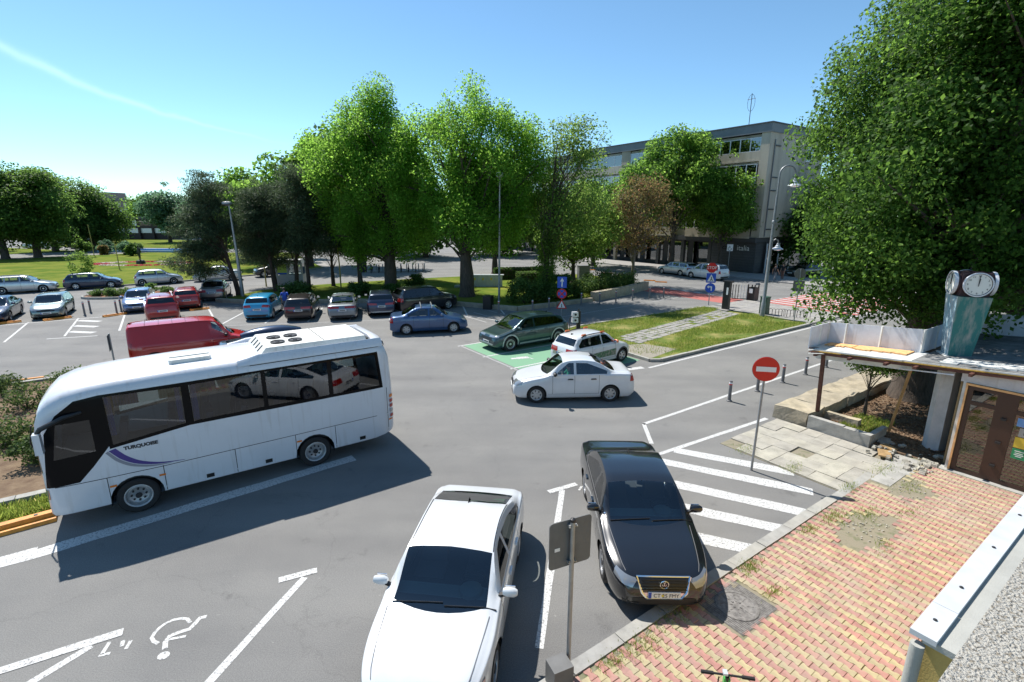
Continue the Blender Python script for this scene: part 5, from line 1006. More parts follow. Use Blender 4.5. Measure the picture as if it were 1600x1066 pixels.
T('lime_tree', 'broad bright green tree directly behind the middle lamp post', (-3.64, 40.15, .15), [(.6, 0, 8.8, 5.3, 4.6, 5.2), (-2.6, .3, 9.0, 3.2, 3, 4.4), (2.4, 0, 10.2, 3.0, 3, 3.9), (.6, 0, 13.0, 2.6, 2.6, 2.2), (.2, 0, 5.6, 4.2, 3.8, 2.3), (2.6, -.5, 4.4, 1.5, 1.4, 1.1), (4.2, 0, 9.0, 2.6, 2.5, 3.4), (-4.3, 0, 8.0, 2.0, 2, 3.2)], 'leaf_lime', 92000, .19, 12, .5, clumps=370, cr=.80, branches=90, flat=1.1, lo=.42, up=.2, spires=28)
T('lime_tree', 'slim young tree standing just left of the pointed bright green tree', (-13.35, 44.08, .15), [(0, 0, 5.0, 2.4, 2.2, 2.4)], 'leaf_maple', 7000, .24, 13, .17, clumps=60, branches=18)
T('lime_tree', 'dark leafy tree behind the pointed bright green tree', (-12.12, 50.0, .0), [(0, 0, 8.0, 4.2, 4, 4.8)], 'leaf_maple', 14000, .30, 14, .28, clumps=110, branches=24)
T('lime_tree', 'dense tree at the back of the wooded lawn behind the cabinets', (-2.0, 58.0, .0), [(0, 0, 7.5, 5.0, 4, 5.0)], 'leaf_maple', 14000, .34, 15, .3, clumps=110, branches=24)
T('sparse_tree', 'thin-leaved pale tree with ivy on its dark trunk', (2.6, 39.6, .15), [(1.6, 0, 9.6, 2.9, 2.6, 4.0), (2.6, 0, 11.8, 2.0, 2, 1.7), (.6, 0, 6.0, 2.6, 2.4, 2.4), (-.4, 0, 12.0, 1.2, 1.2, 1.4)], 'leaf_spring', 12000, .20, 16, .27, clumps=190, cr=.75, branches=110, ivy=6.0, lean=(.8, 0), twig=.8)
T('sparse_tree', 'green tree filling the gap between the ivy tree and the beige block', (5.6, 46.0, .0), [(.6, 0, 5.6, 3.2, 3, 3.2), (-1, 0, 4.2, 2.2, 2, 2)], 'leaf_spring', 15000, .25, 17, .22, clumps=110, branches=40)
# pines by the left lamp
def pine(label, base, ells, seed, lean, n=30000, r=.2): return T('pine_tree', label, base, ells, 'leaf_pine', n, .28, seed, r, clumps=190, cr=.66, bark='bark_pine', spires=12, lean=lean, branches=70, needle=True, aspect=.16, flat=.55, up=.15, group='black pines by the car park', lo=.25, twig=.7)
pine('leaning black pine with low boughs beside the left lamp post', (-22.7, 41.2, .1), [(-2.2, 0, 5.6, 2.3, 2.0, 2.2), (-1.6, 0, 8.2, 1.6, 1.5, 1.5), (-2.6, 0, 3.6, 2.0, 1.6, .8), (-3.6, .2, 2.1, 1.9, 1.2, .55)], 21, (-1.9, 0), 32000, .17)
pine('black pine with a forked trunk behind the turquoise hatchback', (-20.4, 42.9, .1), [(-.6, 0, 6.2, 2.3, 2, 2.2), (-.4, 0, 8.0, 1.5, 1.5, 1.5), (-1.2, 0, 4.0, 2.0, 1.7, .9)], 22, (-.7, 0), 26000, .16)
pine('black pine rising beside the grey booth', (-19.3, 44.6, .1), [(1.2, 0, 6.6, 2.1, 2, 2.4), (1.6, 0, 8.9, 1.4, 1.3, 1.5), (.4, 0, 4.4, 1.8, 1.6, .9)], 23, (.9, 0), 26000, .16)
pine('black pine between the grey booth and the bright green trees', (-16.6, 46.3, .1), [(.3, 0, 6.0, 2.2, 2, 2.6), (.2, 0, 3.6, 2.0, 1.7, .8)], 24, (.1, 0), 20000, .16)
pine('short black pine in front of the bicycle station', (-14.6, 47.6, .1), [(0, 0, 4.0, 1.6, 1.5, 1.6)], 25, (0, 0), 10000, .12)
pine('dense black pine behind the forked one', (-22.0, 46.4, .0), [(-.4, 0, 5.4, 2.6, 2, 2.8), (-.2, 0, 3.0, 2.4, 1.8, 1.0)], 26, (-.3, 0), 22000, .15)
pine('dense black pine behind the brown estate', (-17.4, 42.6, .1), [(.2, 0, 6.6, 2.2, 2, 2.6), (.3, 0, 4.2, 2.2, 1.8, 1.1), (.2, 0, 9.2, 1.2, 1.2, 1.3)], 27, (.2, 0), 24000, .15)
# street trees before the block
T('street_tree', 'tall green maple covering the middle of the beige block', (19.2, 60.6, .1), [(0, 0, 10.2, 5.4, 4.4, 4.6), (1.6, 0, 12.2, 3.0, 3, 2.8), (-3.4, 0, 9.6, 3.0, 3, 3.6), (.6, 0, 14.6, 1.8, 1.8, 1.9)], 'leaf_maple', 34000, .32, 31, .3, clumps=230, cr=1.1, branches=50)
T('street_tree', 'lower green maple before the white-lettered shop corner', (24.0, 58.3, .1), [(0, 0, 8.2, 3.1, 3, 2.6), (-.6, 0, 10.2, 1.7, 1.8, 1.7), (.2, 0, 6.0, 2.6, 2.5, 1.7)], 'leaf_maple', 22000, .30, 32, .22, clumps=150, cr=.9, branches=40)
T('street_tree', 'round green tree at the far left end of the beige block', (10.6, 66.0, .1), [(0, 0, 6.5, 4.2, 4, 4.2)], 'leaf_maple', 12000, .36, 33, .25, clumps=100, branches=24)
T('bronze_tree', 'small reddish-brown leaved tree by the stone wall corner', (11.41, 47.43, .1), [(.2, 0, 6.6, 3.2, 3.0, 2.9), (.4, 0, 8.6, 1.8, 1.8, 1.3), (0, 0, 4.7, 2.8, 2.6, 1.3)], 'leaf_bronze', 9000, .20, 34, .16, clumps=170, cr=.72, bark='bark_pale', branches=90)
# the great tree over the kiosk
T('maple_tree', 'huge dark green tree towering over the kiosk at the right edge', (14.48, 17.0, .1), [(1.6, 1.0, 9.0, 5.2, 5.0, 5.0), (-2.0, -.2, 6.0, 2.7, 3.2, 2.6), (-.2, 0, 8.6, 3.4, 4, 3.6), (1.6, .5, 13.0, 4.6, 4.6, 4.0), (6.0, 0, 8.2, 4.8, 4.6, 4.6), (2.5, .5, 5.4, 4.6, 4, 1.8), (7.5, 0, 13, 4.5, 4.5, 4.5), (-2.3, -.3, 4.6, 1.5, 1.9, 1.2), (-1.4, 0, 10.2, 2.5, 3, 2.8), (.8, 0, 13.4, 2.8, 3, 3.0), (.4, -.8, 4.0, 2.4, 1.8, 1.0)], 'leaf_great', 340000, .14, 41, .58, clumps=560, cr=.95, branches=160, lo=.35, spires=30)
T('maple_tree', 'second dark tree mass behind the kiosk roof at the right edge', (25.5, 24.5, .0), [(0, 0, 8.0, 5.5, 5, 6.0), (-1, 0, 4.5, 5, 4, 2.5)], 'leaf_dark', 26000, .36, 42, .4, clumps=150, cr=1.3, branches=30)
T('maple_tree', 'dark tree at the far right beyond the street corner', (40.0, 36.0, .0), [(0, 0, 8.0, 6.5, 6, 6.0)], 'leaf_dark', 20000, .42, 43, .4, clumps=130, cr=1.4, branches=24)
T('maple_tree', 'dark green tree hugging the end wall of the beige block', (36.5, 60.0, .1), [(0, 0, 6.0, 5.0, 4, 5.0), (-2, 0, 3.4, 3.5, 3, 2.6)], 'leaf_dark', 13000, .4, 45, .3, clumps=120, cr=1.2, branches=20)
T('topiary_tree', 'small clipped tree with a flat round head under the kiosk canopy', (11.59, 15.36, .1), [(.15, 0, 1.85, .95, .9, .30)], 'leaf_dark', 6500, .085, 44, .05, trunk_h=1.75, clumps=60, cr=.26, branches=24, spires=0)
# left park
def chest(label, base, ells, seed, n=24000, r=.45):
    ells = ells + [(ells[0][0], ells[0][1], 4.2, ells[0][3] * .85, ells[0][4] * .8, 1.9)]
    return T('chestnut_tree', label, base, ells, 'leaf_dark', n, .42, seed, r, clumps=170, cr=1.35, branches=34, group='dark park trees at the left', up=.55)
chest('dark park tree at the very left edge, the one with the nearest trunk', (-78.5, 78.2), [(-2.5, 0, 8.6, 5.4, 5, 5.0), (1, 0, 5.6, 4.6, 4, 2.6), (-3, 0, 12.0, 3.0, 3, 1.9)], 51)
chest('dark park tree with a thick trunk second from the left edge', (-76.6, 81.6), [(1.2, 0, 8.0, 4.6, 4.5, 5.0), (-.5, 0, 11.0, 3.4, 3, 2.4)], 52)
chest('tall dark park tree in the middle of the left group', (-86.5, 96.0), [(1, 0, 8.5, 5.2, 5, 5.8), (3.6, 0, 6.4, 4.6, 4, 4.6)], 53)
chest('dark park tree at the right end of the left group, sloping down', (-82.5, 100.0), [(1.0, 0, 7.2, 4.8, 4.5, 4.6), (4.4, 0, 5.2, 3.4, 3, 3.6)], 54)
chest('dark bushy park tree at the lower right of the left group', (-87.5, 108.0), [(-.5, 0, 4.2, 3.4, 3, 3.8)], 55, 9000, .25)
chest('dark park tree far behind the left edge', (-104, 96.0), [(0, 0, 8.5, 7, 5, 5.5)], 56, 15000)
def far(label, base, ells, seed, mat='leaf_blue', n=9000): return T('park_tree', label, base, ells, mat, n, .62, seed, .4, clumps=90, cr=1.7, branches=14, group='distant trees across the park')
far('round pale tree right of the long dark pavilion', (-121.5, 172), [(0, 0, 7.5, 4.6, 4, 5.6)], 61, 'leaf_maple')
far('bluish tree between the dark pavilion and the leaning pine', (-86, 128), [(0, 0, 7.5, 4.2, 4, 5.6), (4, 0, 6.5, 4, 4, 5.0)], 62, 'leaf_blue', 14000)
far('bluish tree half hidden by the leaning pine', (-68, 116), [(0, 0, 6.5, 5.0, 4, 5.6)], 63, 'leaf_blue', 12000)
far('low olive trees before the distant apartment slab', (-131, 190), [(0, 0, 5.5, 9, 5, 5.0)], 64, 'leaf_bronze', 9000)
far('tall light green tree sloping up behind the pines', (-26.5, 66), [(0, 0, 9.6, 6.0, 5, 5.2), (5.4, 0, 12.2, 4.4, 4, 4.4), (-5, 0, 8.0, 4.0, 4, 3.8)], 65, 'leaf_maple', 24000)
far('leafy tree behind the pines and the dark parked car', (-38, 78), [(0, 0, 6.4, 6.0, 5, 5.0)], 66, 'leaf_maple', 14000)
for k, (x, y, h) in enumerate(((-14, 82, 9), (-3, 86, 10), (6, 92, 10), (-24, 90, 10), (14, 104, 9))): far(('backmost tree behind the bicycle station', 'backmost tree behind the broad bright green tree', 'backmost tree behind the ivy tree', 'backmost tree behind the grey booth', 'backmost tree at the end of the cross street')[k], (x, y), [(0, 0, h * .52, 5.5, 4, h * .5)], 70 + k, 'leaf_dark', 10000)

def shrub(name, label, base, r, h, mat, n, size, seed, cat='shrub', group=None):
    rng = np.random.default_rng(seed); root = thing(name, label, cat, (base[0], base[1], base[2]), 0, group); k = 26
    cs = sample_clumps([(0, 0, h * .55, r, r, h * .5)], k, rng, .3); cs[:, 2] = np.maximum(cs[:, 2], .08); v = leaf_cloud(cs, np.full(k, r * .34), np.full(k, max(4, n // k)), size, rng, .4)
    tag(link('foliage', leaf_mesh('foliage', v, mat), root), kind='stuff'); b = MB()
    for i in range(7): b.tube([(0, 0, 0), tuple(cs[i] * .5), tuple(cs[i])], [.018, .012, .004], 4)
    b.build('stems', 'bark', root); return root
prng = random.Random(8)
rose_spots = [(-3.6, 17.2, .75, 1.05), (-4.3, 19.0, 1.0, 1.15), (-3.4, 21.2, .8, 1.0), (-4.6, 22.6, 1.1, 1.25), (-3.6, 24.6, .9, 1.0), (-6.4, 18.2, 1.0, 1.1), (-6.2, 20.6, 1.15, 1.3), (-6.8, 23.2, 1.1, 1.1), (-5.6, 25.2, .9, .9), (-8.6, 20.0, 1.1, 1.1), (-8.8, 22.4, 1.2, 1.2), (-8.2, 24.6, 1.1, 1.0), (-10.8, 22, 1.2, 1.2), (-11, 24.5, 1.1, 1.0)]
rose_words = ['nearest the coach door corner', 'second from the coach front', 'beside the middle of the coach front', 'large, behind the coach mirror', 'at the back kerb beside the coach roof', 'near the orange kerb', 'tall, in the middle of the rose bed', 'wide, in the middle of the rose bed', 'low, at the back edge of the rose bed', 'left of the tall one', 'at the left edge of the picture', 'back left of the rose bed', 'far left of the rose bed', 'far back left of the rose bed']
for k, (U, V, r, h) in enumerate(rose_spots): shrub('rose_bush', 'rose bush ' + rose_words[k], uv(U, V, .06), r * .68, h * .70, 'leaf_rose', 1500, .085, 100 + k, 'rose bush', 'bushes in the rose bed')
sh = [((.9, 36.9, .15), 1.2, 1.9, 'dark rounded shrub right of the middle lamp post'), ((2.4, 37.6, .15), 1.1, 1.7, 'shrub left of the blue arrow sign'), ((3.9, 39.0, .15), 1.0, 2.2, 'tall shrub behind the blue arrow sign'), ((5.0, 39.6, .15), .8, 1.3, 'small shrub right of the blue arrow sign'), ((6.9, 41.2, .15), 1.2, 1.5, 'shrub at the left end of the stone wall'), ((8.6, 43.0, .15), 1.4, 1.6, 'shrub in the middle behind the stone wall'), ((10.1, 44.6, .15), 1.2, 1.4, 'shrub at the right end of the stone wall'), ((-8.6, 44.4, .15), .8, 1.4, 'upright light shrub between the two bright green trees'), ((-17.6, 40.2, .15), 1.3, .9, 'low spreading shrub behind the brown estate car'), ((-9.9, 40.6, .15), .7, .8, 'small shrub behind the dark blue hatchback'), ((-12.6, 40.9, .15), .9, .9, 'small shrub behind the grey saloon')]
for k, (p, r, h, lb) in enumerate(sh): shrub('shrub', lb, p, r, h, 'leaf_shrub', 3000, .16, 130 + k)
def hedge(label, base, rz, L, W, H_, seed, mat='leaf_shrub'):
    rng = np.random.default_rng(seed); root = thing('hedge', label, 'hedge', base, rz); n = int(900 * L * (W + H_)); p = rng.uniform(-1, 1, (n, 3)); ax = rng.integers(0, 3, n); p[np.arange(n), ax] = np.sign(p[np.arange(n), ax]) * rng.uniform(.88, 1.04, n); p *= np.array([L / 2, W / 2, H_ / 2]); p[:, 2] += H_ / 2
    tag(link('foliage', leaf_mesh('foliage', leaf_cloud(p, np.full(n, .03), np.ones(n, int), .13, rng, .4), mat), root), kind='stuff'); MB().box((0, 0, H_ * .47), (L * .86, W * .8, H_ * .86)).build('inner_twigs', 'bark', root); return root
hedge('clipped box hedge behind the middle lamp post', (2.0, 46.6, .1), R(20), 3.0, 1.2, 1.35, 150); hedge('long low hedge behind the electricity cabinets', (1.2, 52.0, .1), R(10), 6.0, 1.0, 1.2, 151)
ball = [((-63, 84), .9, 1.7, 'leaf_dark', 'round clipped bush left of the pond'), ((-66.5, 87), 1.3, 2.2, 'leaf_blue', 'large blue-grey round bush by the pond path'), ((-72, 90), 1.2, 2.2, 'leaf_blue', 'second blue-grey round bush by the pond path'), ((-73, 86), 1.2, 2.4, 'leaf_dark', 'dark round bush near the left yellow pole'), ((-70, 86.5), .8, 1.5, 'leaf_bronze', 'small olive bush before the pond'), ((-68, 91), 1.2, 1.6, 'leaf_shrub', 'green clipped bush left of the standing statue'), ((-52.0, 90), .7, 1.8, 'leaf_bronze', 'small bush right of the conical thuja'), ((-61.0, 103), 1.6, 3.6, 'leaf_dark', 'dark bush left of the conical thuja')]
for k, (p, r, h, mt, lb) in enumerate(ball): shrub('clipped_bush', lb, (p[0], p[1], .05), r, h, mt, 2200, .3, 160 + k)
T('thuja', 'narrow conical dark thuja on the lawn beyond the pond', (-62.5, 107, .05), [(0, 0, 2.0, 1.5, 1.4, 2.0), (0, 0, 4.2, 1.0, 1, 2.2), (0, 0, 6.0, .5, .5, 1.4)], 'leaf_dark', 6000, .3, 180, .12, clumps=60, cr=.5, branches=8, spires=0)
T('sapling', 'bright young sapling on the kerb between the two left parked cars', (-40.2, 46.6, .05), [(0, 0, 2.0, .8, .8, .9)], 'leaf_spring', 1500, .16, 181, .03, clumps=24, cr=.35, branches=10)
# round flower bed with planting in the turning circle
fb = struct('flower_bed', MB().prism([(-31.6 + 3.4 * math.cos(t) * math.cos(.35) - 1.5 * math.sin(t) * math.sin(.35), 41.4 + 3.4 * math.cos(t) * math.sin(.35) + 1.5 * math.sin(t) * math.cos(.35)) for t in np.linspace(0, 2 * math.pi, 29)[:-1]], -.02, .12), M('bark_mulch', (.20, .085, .04), 1, col2=(.30, .14, .07), scale=4, bump=.8, bscale=20))
ring = [(-31.6 + 3.5 * math.cos(t) * math.cos(.35) - 1.6 * math.sin(t) * math.sin(.35), 41.4 + 3.5 * math.cos(t) * math.sin(.35) + 1.6 * math.sin(t) * math.cos(.35)) for t in np.linspace(0, 2 * math.pi, 25)]
kerb_run(ring, fb, .16, .18, .9)
for k, (dx, dy) in enumerate(((-2.4, -.9), (-1.8, -.2), (-.6, .3), (.4, -.5), (1.2, .5), (2.2, .9), (2.6, .3), (-1.0, -1.0))):
    shrub('bed_plant', ('spiky low plant at the left tip of the kerbed flower bed', 'low plant near the left tip of the flower bed', 'low plant at the back of the flower bed', 'low plant in the middle of the flower bed', 'round dark ball bush in the flower bed', 'low plant near the right tip of the flower bed', 'low plant at the right tip of the flower bed', 'low plant at the front edge of the flower bed')[k], (-31.6 + dx, 41.4 + dy * .9, .1), .55 if k != 4 else .5, .5 if k != 4 else .9, 'leaf_shrub' if k != 4 else 'leaf_dark', 900, .14, 190 + k, 'plant', 'plants in the kerbed flower bed')
# flower carpet round the statue on the lawn
rng = np.random.default_rng(5); a = rng.uniform(0, 2 * np.pi, 1700); rr = np.sqrt(rng.uniform(.45, 1, 1700)); ring_p = np.stack([-51.2 + 6.6 * rr * np.cos(a), 69.7 + 3.4 * rr * np.sin(a), np.full(1700, .12)], 1); sel = np.sin(a * 4) > 0
tag(link('red_flowers', leaf_mesh('red_flowers', leaf_cloud(ring_p[sel], np.full(sel.sum(), .05), np.ones(sel.sum(), int), .22, rng), 'petal_red')), 'red bedding flowers in a ring round the lawn statue', 'flowers', None, 'stuff'); tag(link('pale_flowers', leaf_mesh('pale_flowers', leaf_cloud(ring_p[~sel], np.full((~sel).sum(), .05), np.ones((~sel).sum(), int), .22, rng), 'petal_pale')), 'pale bedding flowers in a ring round the lawn statue', 'flowers', None, 'stuff')
# grass blades on the island, weeds in the paving and round the apron
def grass(name, label, pts, size, mat='blade', seed=1):
    rng = np.random.default_rng(seed); n = len(pts); d = rng.normal(size=(n, 3)) * .45; d[:, 2] = 1; d /= np.linalg.norm(d, axis=1, keepdims=True); s = rng.normal(size=(n, 3)); s[:, 2] = 0; s /= np.linalg.norm(s, axis=1, keepdims=True); L = (size * rng.uniform(.5, 1.4, n))[:, None]; v = np.empty((n, 4, 3)); v[:, 0] = pts - s * L * .10; v[:, 1] = pts + s * L * .10; v[:, 2] = pts + d * L + s * L * .03; v[:, 3] = pts + d * L - s * L * .03
    o = link(name, leaf_mesh(name, v.reshape(-1, 3), mat)); return tag(o, label, 'grass', None, 'stuff')
rng = np.random.default_rng(9); P = []
U = rng.uniform(17.8, 32.0, 60000); V = rng.uniform(14.35, 21.6, 60000); patchy = np.sin(U * 1.7 + np.sin(V * 2.1) * 1.3) + np.sin(V * 1.9 + U * .8) + rng.normal(size=60000) * .5; f = (U - 19.6) / 11.3; path = np.abs(V - (17.6 + 1.6 * f)) < .85
ok = ~(path & (f > -.02) & (rng.uniform(size=60000) < .93)) & ~((U < 20.0) & (V < 16.8) & (rng.uniform(size=60000) < .85)) & (patchy > -.55) & (U < 31.8) & ~((U < 18.6) & (V > 21))
P = np.stack([U * CU - V * SU, U * SU + V * CU, np.full(60000, .10)], 1)[ok]; grass('grass', 'short yellow-green grass on the island beside the charging bays', P, .095, seed=2)
W_ = []
for (u, v, r, n) in ((8.2, 4.1, .22, 260), (11.2, 3.95, .32, 300), (10.3, 4.05, .18, 150), (11.9, 3.6, .3, 160), (7.9, 3.5, .15, 120), (5.2, 4.05, .3, 260), (4.6, 4.1, .2, 160), (12.7, 6.9, .3, 120), (12.7, 5.6, .25, 120), (12.9, 4.3, .25, 140), (14.6, 4.2, .4, 120), (10.9, 2.9, .25, 90), (12.8, 3.1, .3, 80), (6.0, 4.15, .3, 160), (14.0, 3.5, .3, 100)):
    for _ in range(int(n * 1.5)): W_.append(uv(u + rng.normal() * r * .75, v + rng.normal() * r * .36, .095))
grass('weeds', 'small green weeds sprouting along the kerb and broken paving', np.array(W_), .05, seed=3)
sp = np.stack([rng.uniform(-14, -2.8, 9000), rng.uniform(14.05, 14.85, 9000), np.full(9000, .05)], 1); sp = np.stack([sp[:, 0] * CU - sp[:, 1] * SU, sp[:, 0] * SU + sp[:, 1] * CU, sp[:, 2]], 1); grass('grass', 'narrow grass strip between the rose bed kerb and the drain', sp, .12, seed=4)
li = np.stack([rng.uniform(16.2, 22, 5000), rng.uniform(3.2, 6.6, 5000)], 1); lit = np.stack([li[:, 0] * CU - li[:, 1] * SU, li[:, 0] * SU + li[:, 1] * CU, np.full(5000, .115)], 1)
leaf_mat('litter', (.10, .06, .035), (.26, .17, .10), None, .1); tag(link('leaf_litter', leaf_mesh('leaf_litter', leaf_cloud(lit, np.full(5000, .02), np.ones(5000, int), .075, rng, 1.5), 'litter')), 'dry brown leaf litter on the soil under the great tree', 'leaf litter', None, 'stuff')
gi = np.stack([rng.uniform(16.3, 18.2, 2500), rng.uniform(5.2, 6.2, 2500)], 1); gi = np.stack([gi[:, 0] * CU - gi[:, 1] * SU, gi[:, 0] * SU + gi[:, 1] * CU, np.full(2500, .1)], 1); grass('grass', 'patch of grass in the planter under the kiosk canopy', gi, .10, seed=6)
# ---------------------------------------------------------------- street furniture
M('steel_grey', (.30, .31, .32), .55, .5, var=.12, scale=6); M('galv', (.33, .34, .34), .5, .6, var=.15, scale=5); M('sign_back', (.15, .15, .147), .7, .1, var=.1, scale=4); M('sign_red', (.60, .012, .015), .4); M('sign_blue', (.012, .085, .52), .4); M('sign_white', (.78, .78, .78), .4); M('bollard_grey', (.16, .16, .165), .6, var=.15); M('booth_grey', (.42, .43, .43), .6, var=.08); M('sticker_lime', (.45, .60, .10), .5); M('pole_yellow', (.42, .33, .10), .7, var=.2); M('cabinet', (.48, .48, .45), .6, var=.1, scale=2); M('bin_green', (.02, .08, .045), .5); M('scooter_green', (.06, .40, .08), .4); M('bronze', (.03, .035, .03), .5, .6); M('pond_water', (.05, .25, .50), .08); M('pond_rim', (.25, .42, .62), .5); M('lamp_white', (.62, .64, .67), .35, .3)
def bollard(label, p, mat='bollard_grey', h=.78, group=None, cap='sign_white', rot=0.0):
    r = thing('bollard', label, 'bollard', p, rot, group); MB().lathe([(.10, 0), (.10, .03), (.06, .05), (.055, h - .16)], 14).build('post', mat, r, True); MB().lathe([(.057, h - .16), (.057, h - .12)], 14).build('band', 'sign_red', r, True); MB().lathe([(.058, h - .12), (.058, h - .06)], 14).build('band', cap, r, True); MB().lathe([(.056, h - .06), (.05, h - .01), (.001, h)], 14).build('head', mat, r, True); return r
for k, lb in enumerate(('first grey bollard with red band, nearest the zebra hatching', 'second grey bollard from the hatching, behind the no-entry pole', 'third grey bollard from the hatching, right of the no-entry sign', 'fourth grey bollard from the hatching, left of the rusty post', 'fifth grey bollard from the hatching, behind the rusty post')): bollard(lb, uv(16.0 + 1.82 * k, 9.5), group='bollards beside the one-way lane')
for k, (x, y) in enumerate(((5.17, 36.84), (6.55, 36.9), (7.98, 37.98), (9.47, 38.88), (11.08, 39.9), (12.3, 40.2), (-.9, 33.4), (1.4, 33.6), (2.6, 34.6))):
    bollard(('dark bollard by the low wall, first right of the arrow sign', 'dark bollard by the wall, second right of the arrow sign', 'dark bollard before the stone wall, third right of the arrow sign', 'dark bollard before the stone wall, fourth right of the arrow sign', 'bollard at the left edge of the red cycle strip', 'bollard with its foot on the red cycle strip', 'bollard with white top behind the roof of the teal crossover', 'bollard with white top right of the litter bin', 'bollard with white top just left of the arrow sign')[k], (x, y, 0), h=.95, group='bollards along the side road')
for k, (x, y) in enumerate(((-28.61, 32.87), (-28.97, 33.79), (-26.81, 33.33), (-27.22, 34.26))): bollard(('near left bollard beside the hatched bay', 'far left bollard beside the hatched bay', 'near right bollard beside the hatched bay', 'far right bollard beside the hatched bay')[k], (x, y, 0), h=.95, group='bollards by the hatched bay')
def disc(par, name, mat, r, z, face, off, n=28, t=.012): o = MB().lathe([(r, 0), (r, t)], n, (0, 0, 0), 'Y').build(name, mat, par, loc=(off * math.sin(face), -off * math.cos(face), z), rz=face); return o
# no-entry sign, faces the viewer
ne = thing('road_sign', 'red no-entry sign on a thin grey pole beside the zebra hatching', 'road sign', (6.26, 11.85, 0)); MB().tube([(0, 0, 0), (.03, 0, 2.75), (.035, 0, 3.0)], .03, 10).build('pole', 'steel_grey', ne, True)
pl = MB().lathe([(.31, -.05), (.31, -.035)], 40, (.03, 0, 2.78), 'Y').build('plate', 'sign_red', ne, rz=R(-12)); MB().box((.03, -.056, 2.78), (.46, .008, .125), ry=R(0)).build('white_bar', 'sign_white', pl); MB().lathe([(.316, -.033), (.316, -.02)], 40, (.03, 0, 2.78), 'Y').build('plate_back', 'sign_back', pl)
# square sign seen from behind, nearest the camera
bs = thing('road_sign', 'back of a square sign plate on a steel pole by the kerb', 'road sign', (.80, 5.78, .1), R(24)); MB().tube([(0, 0, 0), (0, 0, 2.5)], .032, 12).build('pole', 'galv', bs, True); MB().lathe([(.036, 2.46), (.036, 2.5), (.001, 2.52)], 12).build('pole_cap', 'steel_dark', bs)
rc = [(x * .30 + sx * .04 * c, z * .33 + sz * .04 * s) for x, z, sx, sz in ()]; q = []
for cx, cz, a0 in ((.27, .30, 0), (-.27, .30, 90), (-.27, -.30, 180), (.27, -.30, 270)):
    for a in (0, 30, 60, 90): q.append((cx + .05 * math.cos(R(a0 + a)), cz + .05 * math.sin(R(a0 + a))))
n = len(q); b = MB(); b.add([(x, .045, z + 2.12) for x, z in q] + [(x, .06, z + 2.12) for x, z in q], [tuple(range(n)), tuple(range(2 * n - 1, n - 1, -1))] + [(i, (i + 1) % n, n + (i + 1) % n, n + i) for i in range(n)]); b.build('plate', 'sign_back', bs)
for z in (1.86, 2.40):
    cl = MB().box((0, .02, z), (.12, .06, .035)).build('clamp', 'galv', bs)
    for s in (-1, 1): MB().lathe([(.012, 0), (.012, .02)], 6, (s * .055, -.03, z), 'Y').build('bolt', 'galv', cl)
MB().box((-.20, .043, 2.06), (.08, .002, .05)).build('sticker', 'sign_white', bs)
MB().box((-.20, -.10, .12), (.30, .26, .5)).build('foot_box', 'sign_back', bs)
ls = thing('road_sign', 'thin sign plate seen edge-on behind the coach roof', 'road sign', (-15.6, 18.8, 0), R(123)); MB().tube([(0, 0, 0), (0, 0, 2.05)], .03, 8).build('pole', 'galv', ls); MB().box((0, .04, 1.7), (.55, .015, .62)).build('plate', 'sign_back', ls)
# arrow sign, no stopping, warning triangle
a_ = thing('road_sign', 'blue arrow sign above a no-stopping disc and a warning triangle', 'road sign', (3.26, 32.43, 0), R(-6)); MB().tube([(0, 0, 0), (0, 0, 2.62)], .03, 8).build('pole', 'steel_grey', a_); p = MB().box((0, -.05, 2.28), (.60, .015, .72)).build('plate', 'sign_blue', a_); MB().box((0, -.061, 2.17), (.07, .004, .36)).build('arrow', 'sign_white', p); MB().add([(-.13, -.061, 2.34), (.13, -.061, 2.34), (0, -.061, 2.58)], [(0, 1, 2)]).build('arrow', 'sign_white', p)
p = MB().lathe([(.33, -.06), (.33, -.045)], 30, (0, 0, 1.53), 'Y').build('plate', 'sign_red', a_); MB().lathe([(.26, -.064), (.26, -.061)], 30, (0, 0, 1.53), 'Y').build('field', 'sign_blue', p); MB().bar((-.19, -.068, 1.72), (.19, -.068, 1.34), .006, .07).build('stroke', 'sign_red', p); MB().bar((-.19, -.0685, 1.34), (.19, -.0685, 1.72), .006, .07).build('stroke', 'sign_red', p)
p = MB().add([(-.36, -.05, .55), (.36, -.05, .55), (0, -.05, 1.18), (-.36, -.035, .55), (.36, -.035, .55), (0, -.035, 1.18)], [(0, 1, 2), (5, 4, 3), (0, 3, 4, 1), (1, 4, 5, 2), (2, 5, 3, 0)]).build('plate', 'sign_red', a_); MB().add([(-.25, -.054, .61), (.25, -.054, .61), (0, -.054, 1.05)], [(0, 1, 2)]).build('field', 'sign_white', p); MB().box((0, -.058, .75), (.05, .003, .22)).build('mark', 'ink_dark', p)
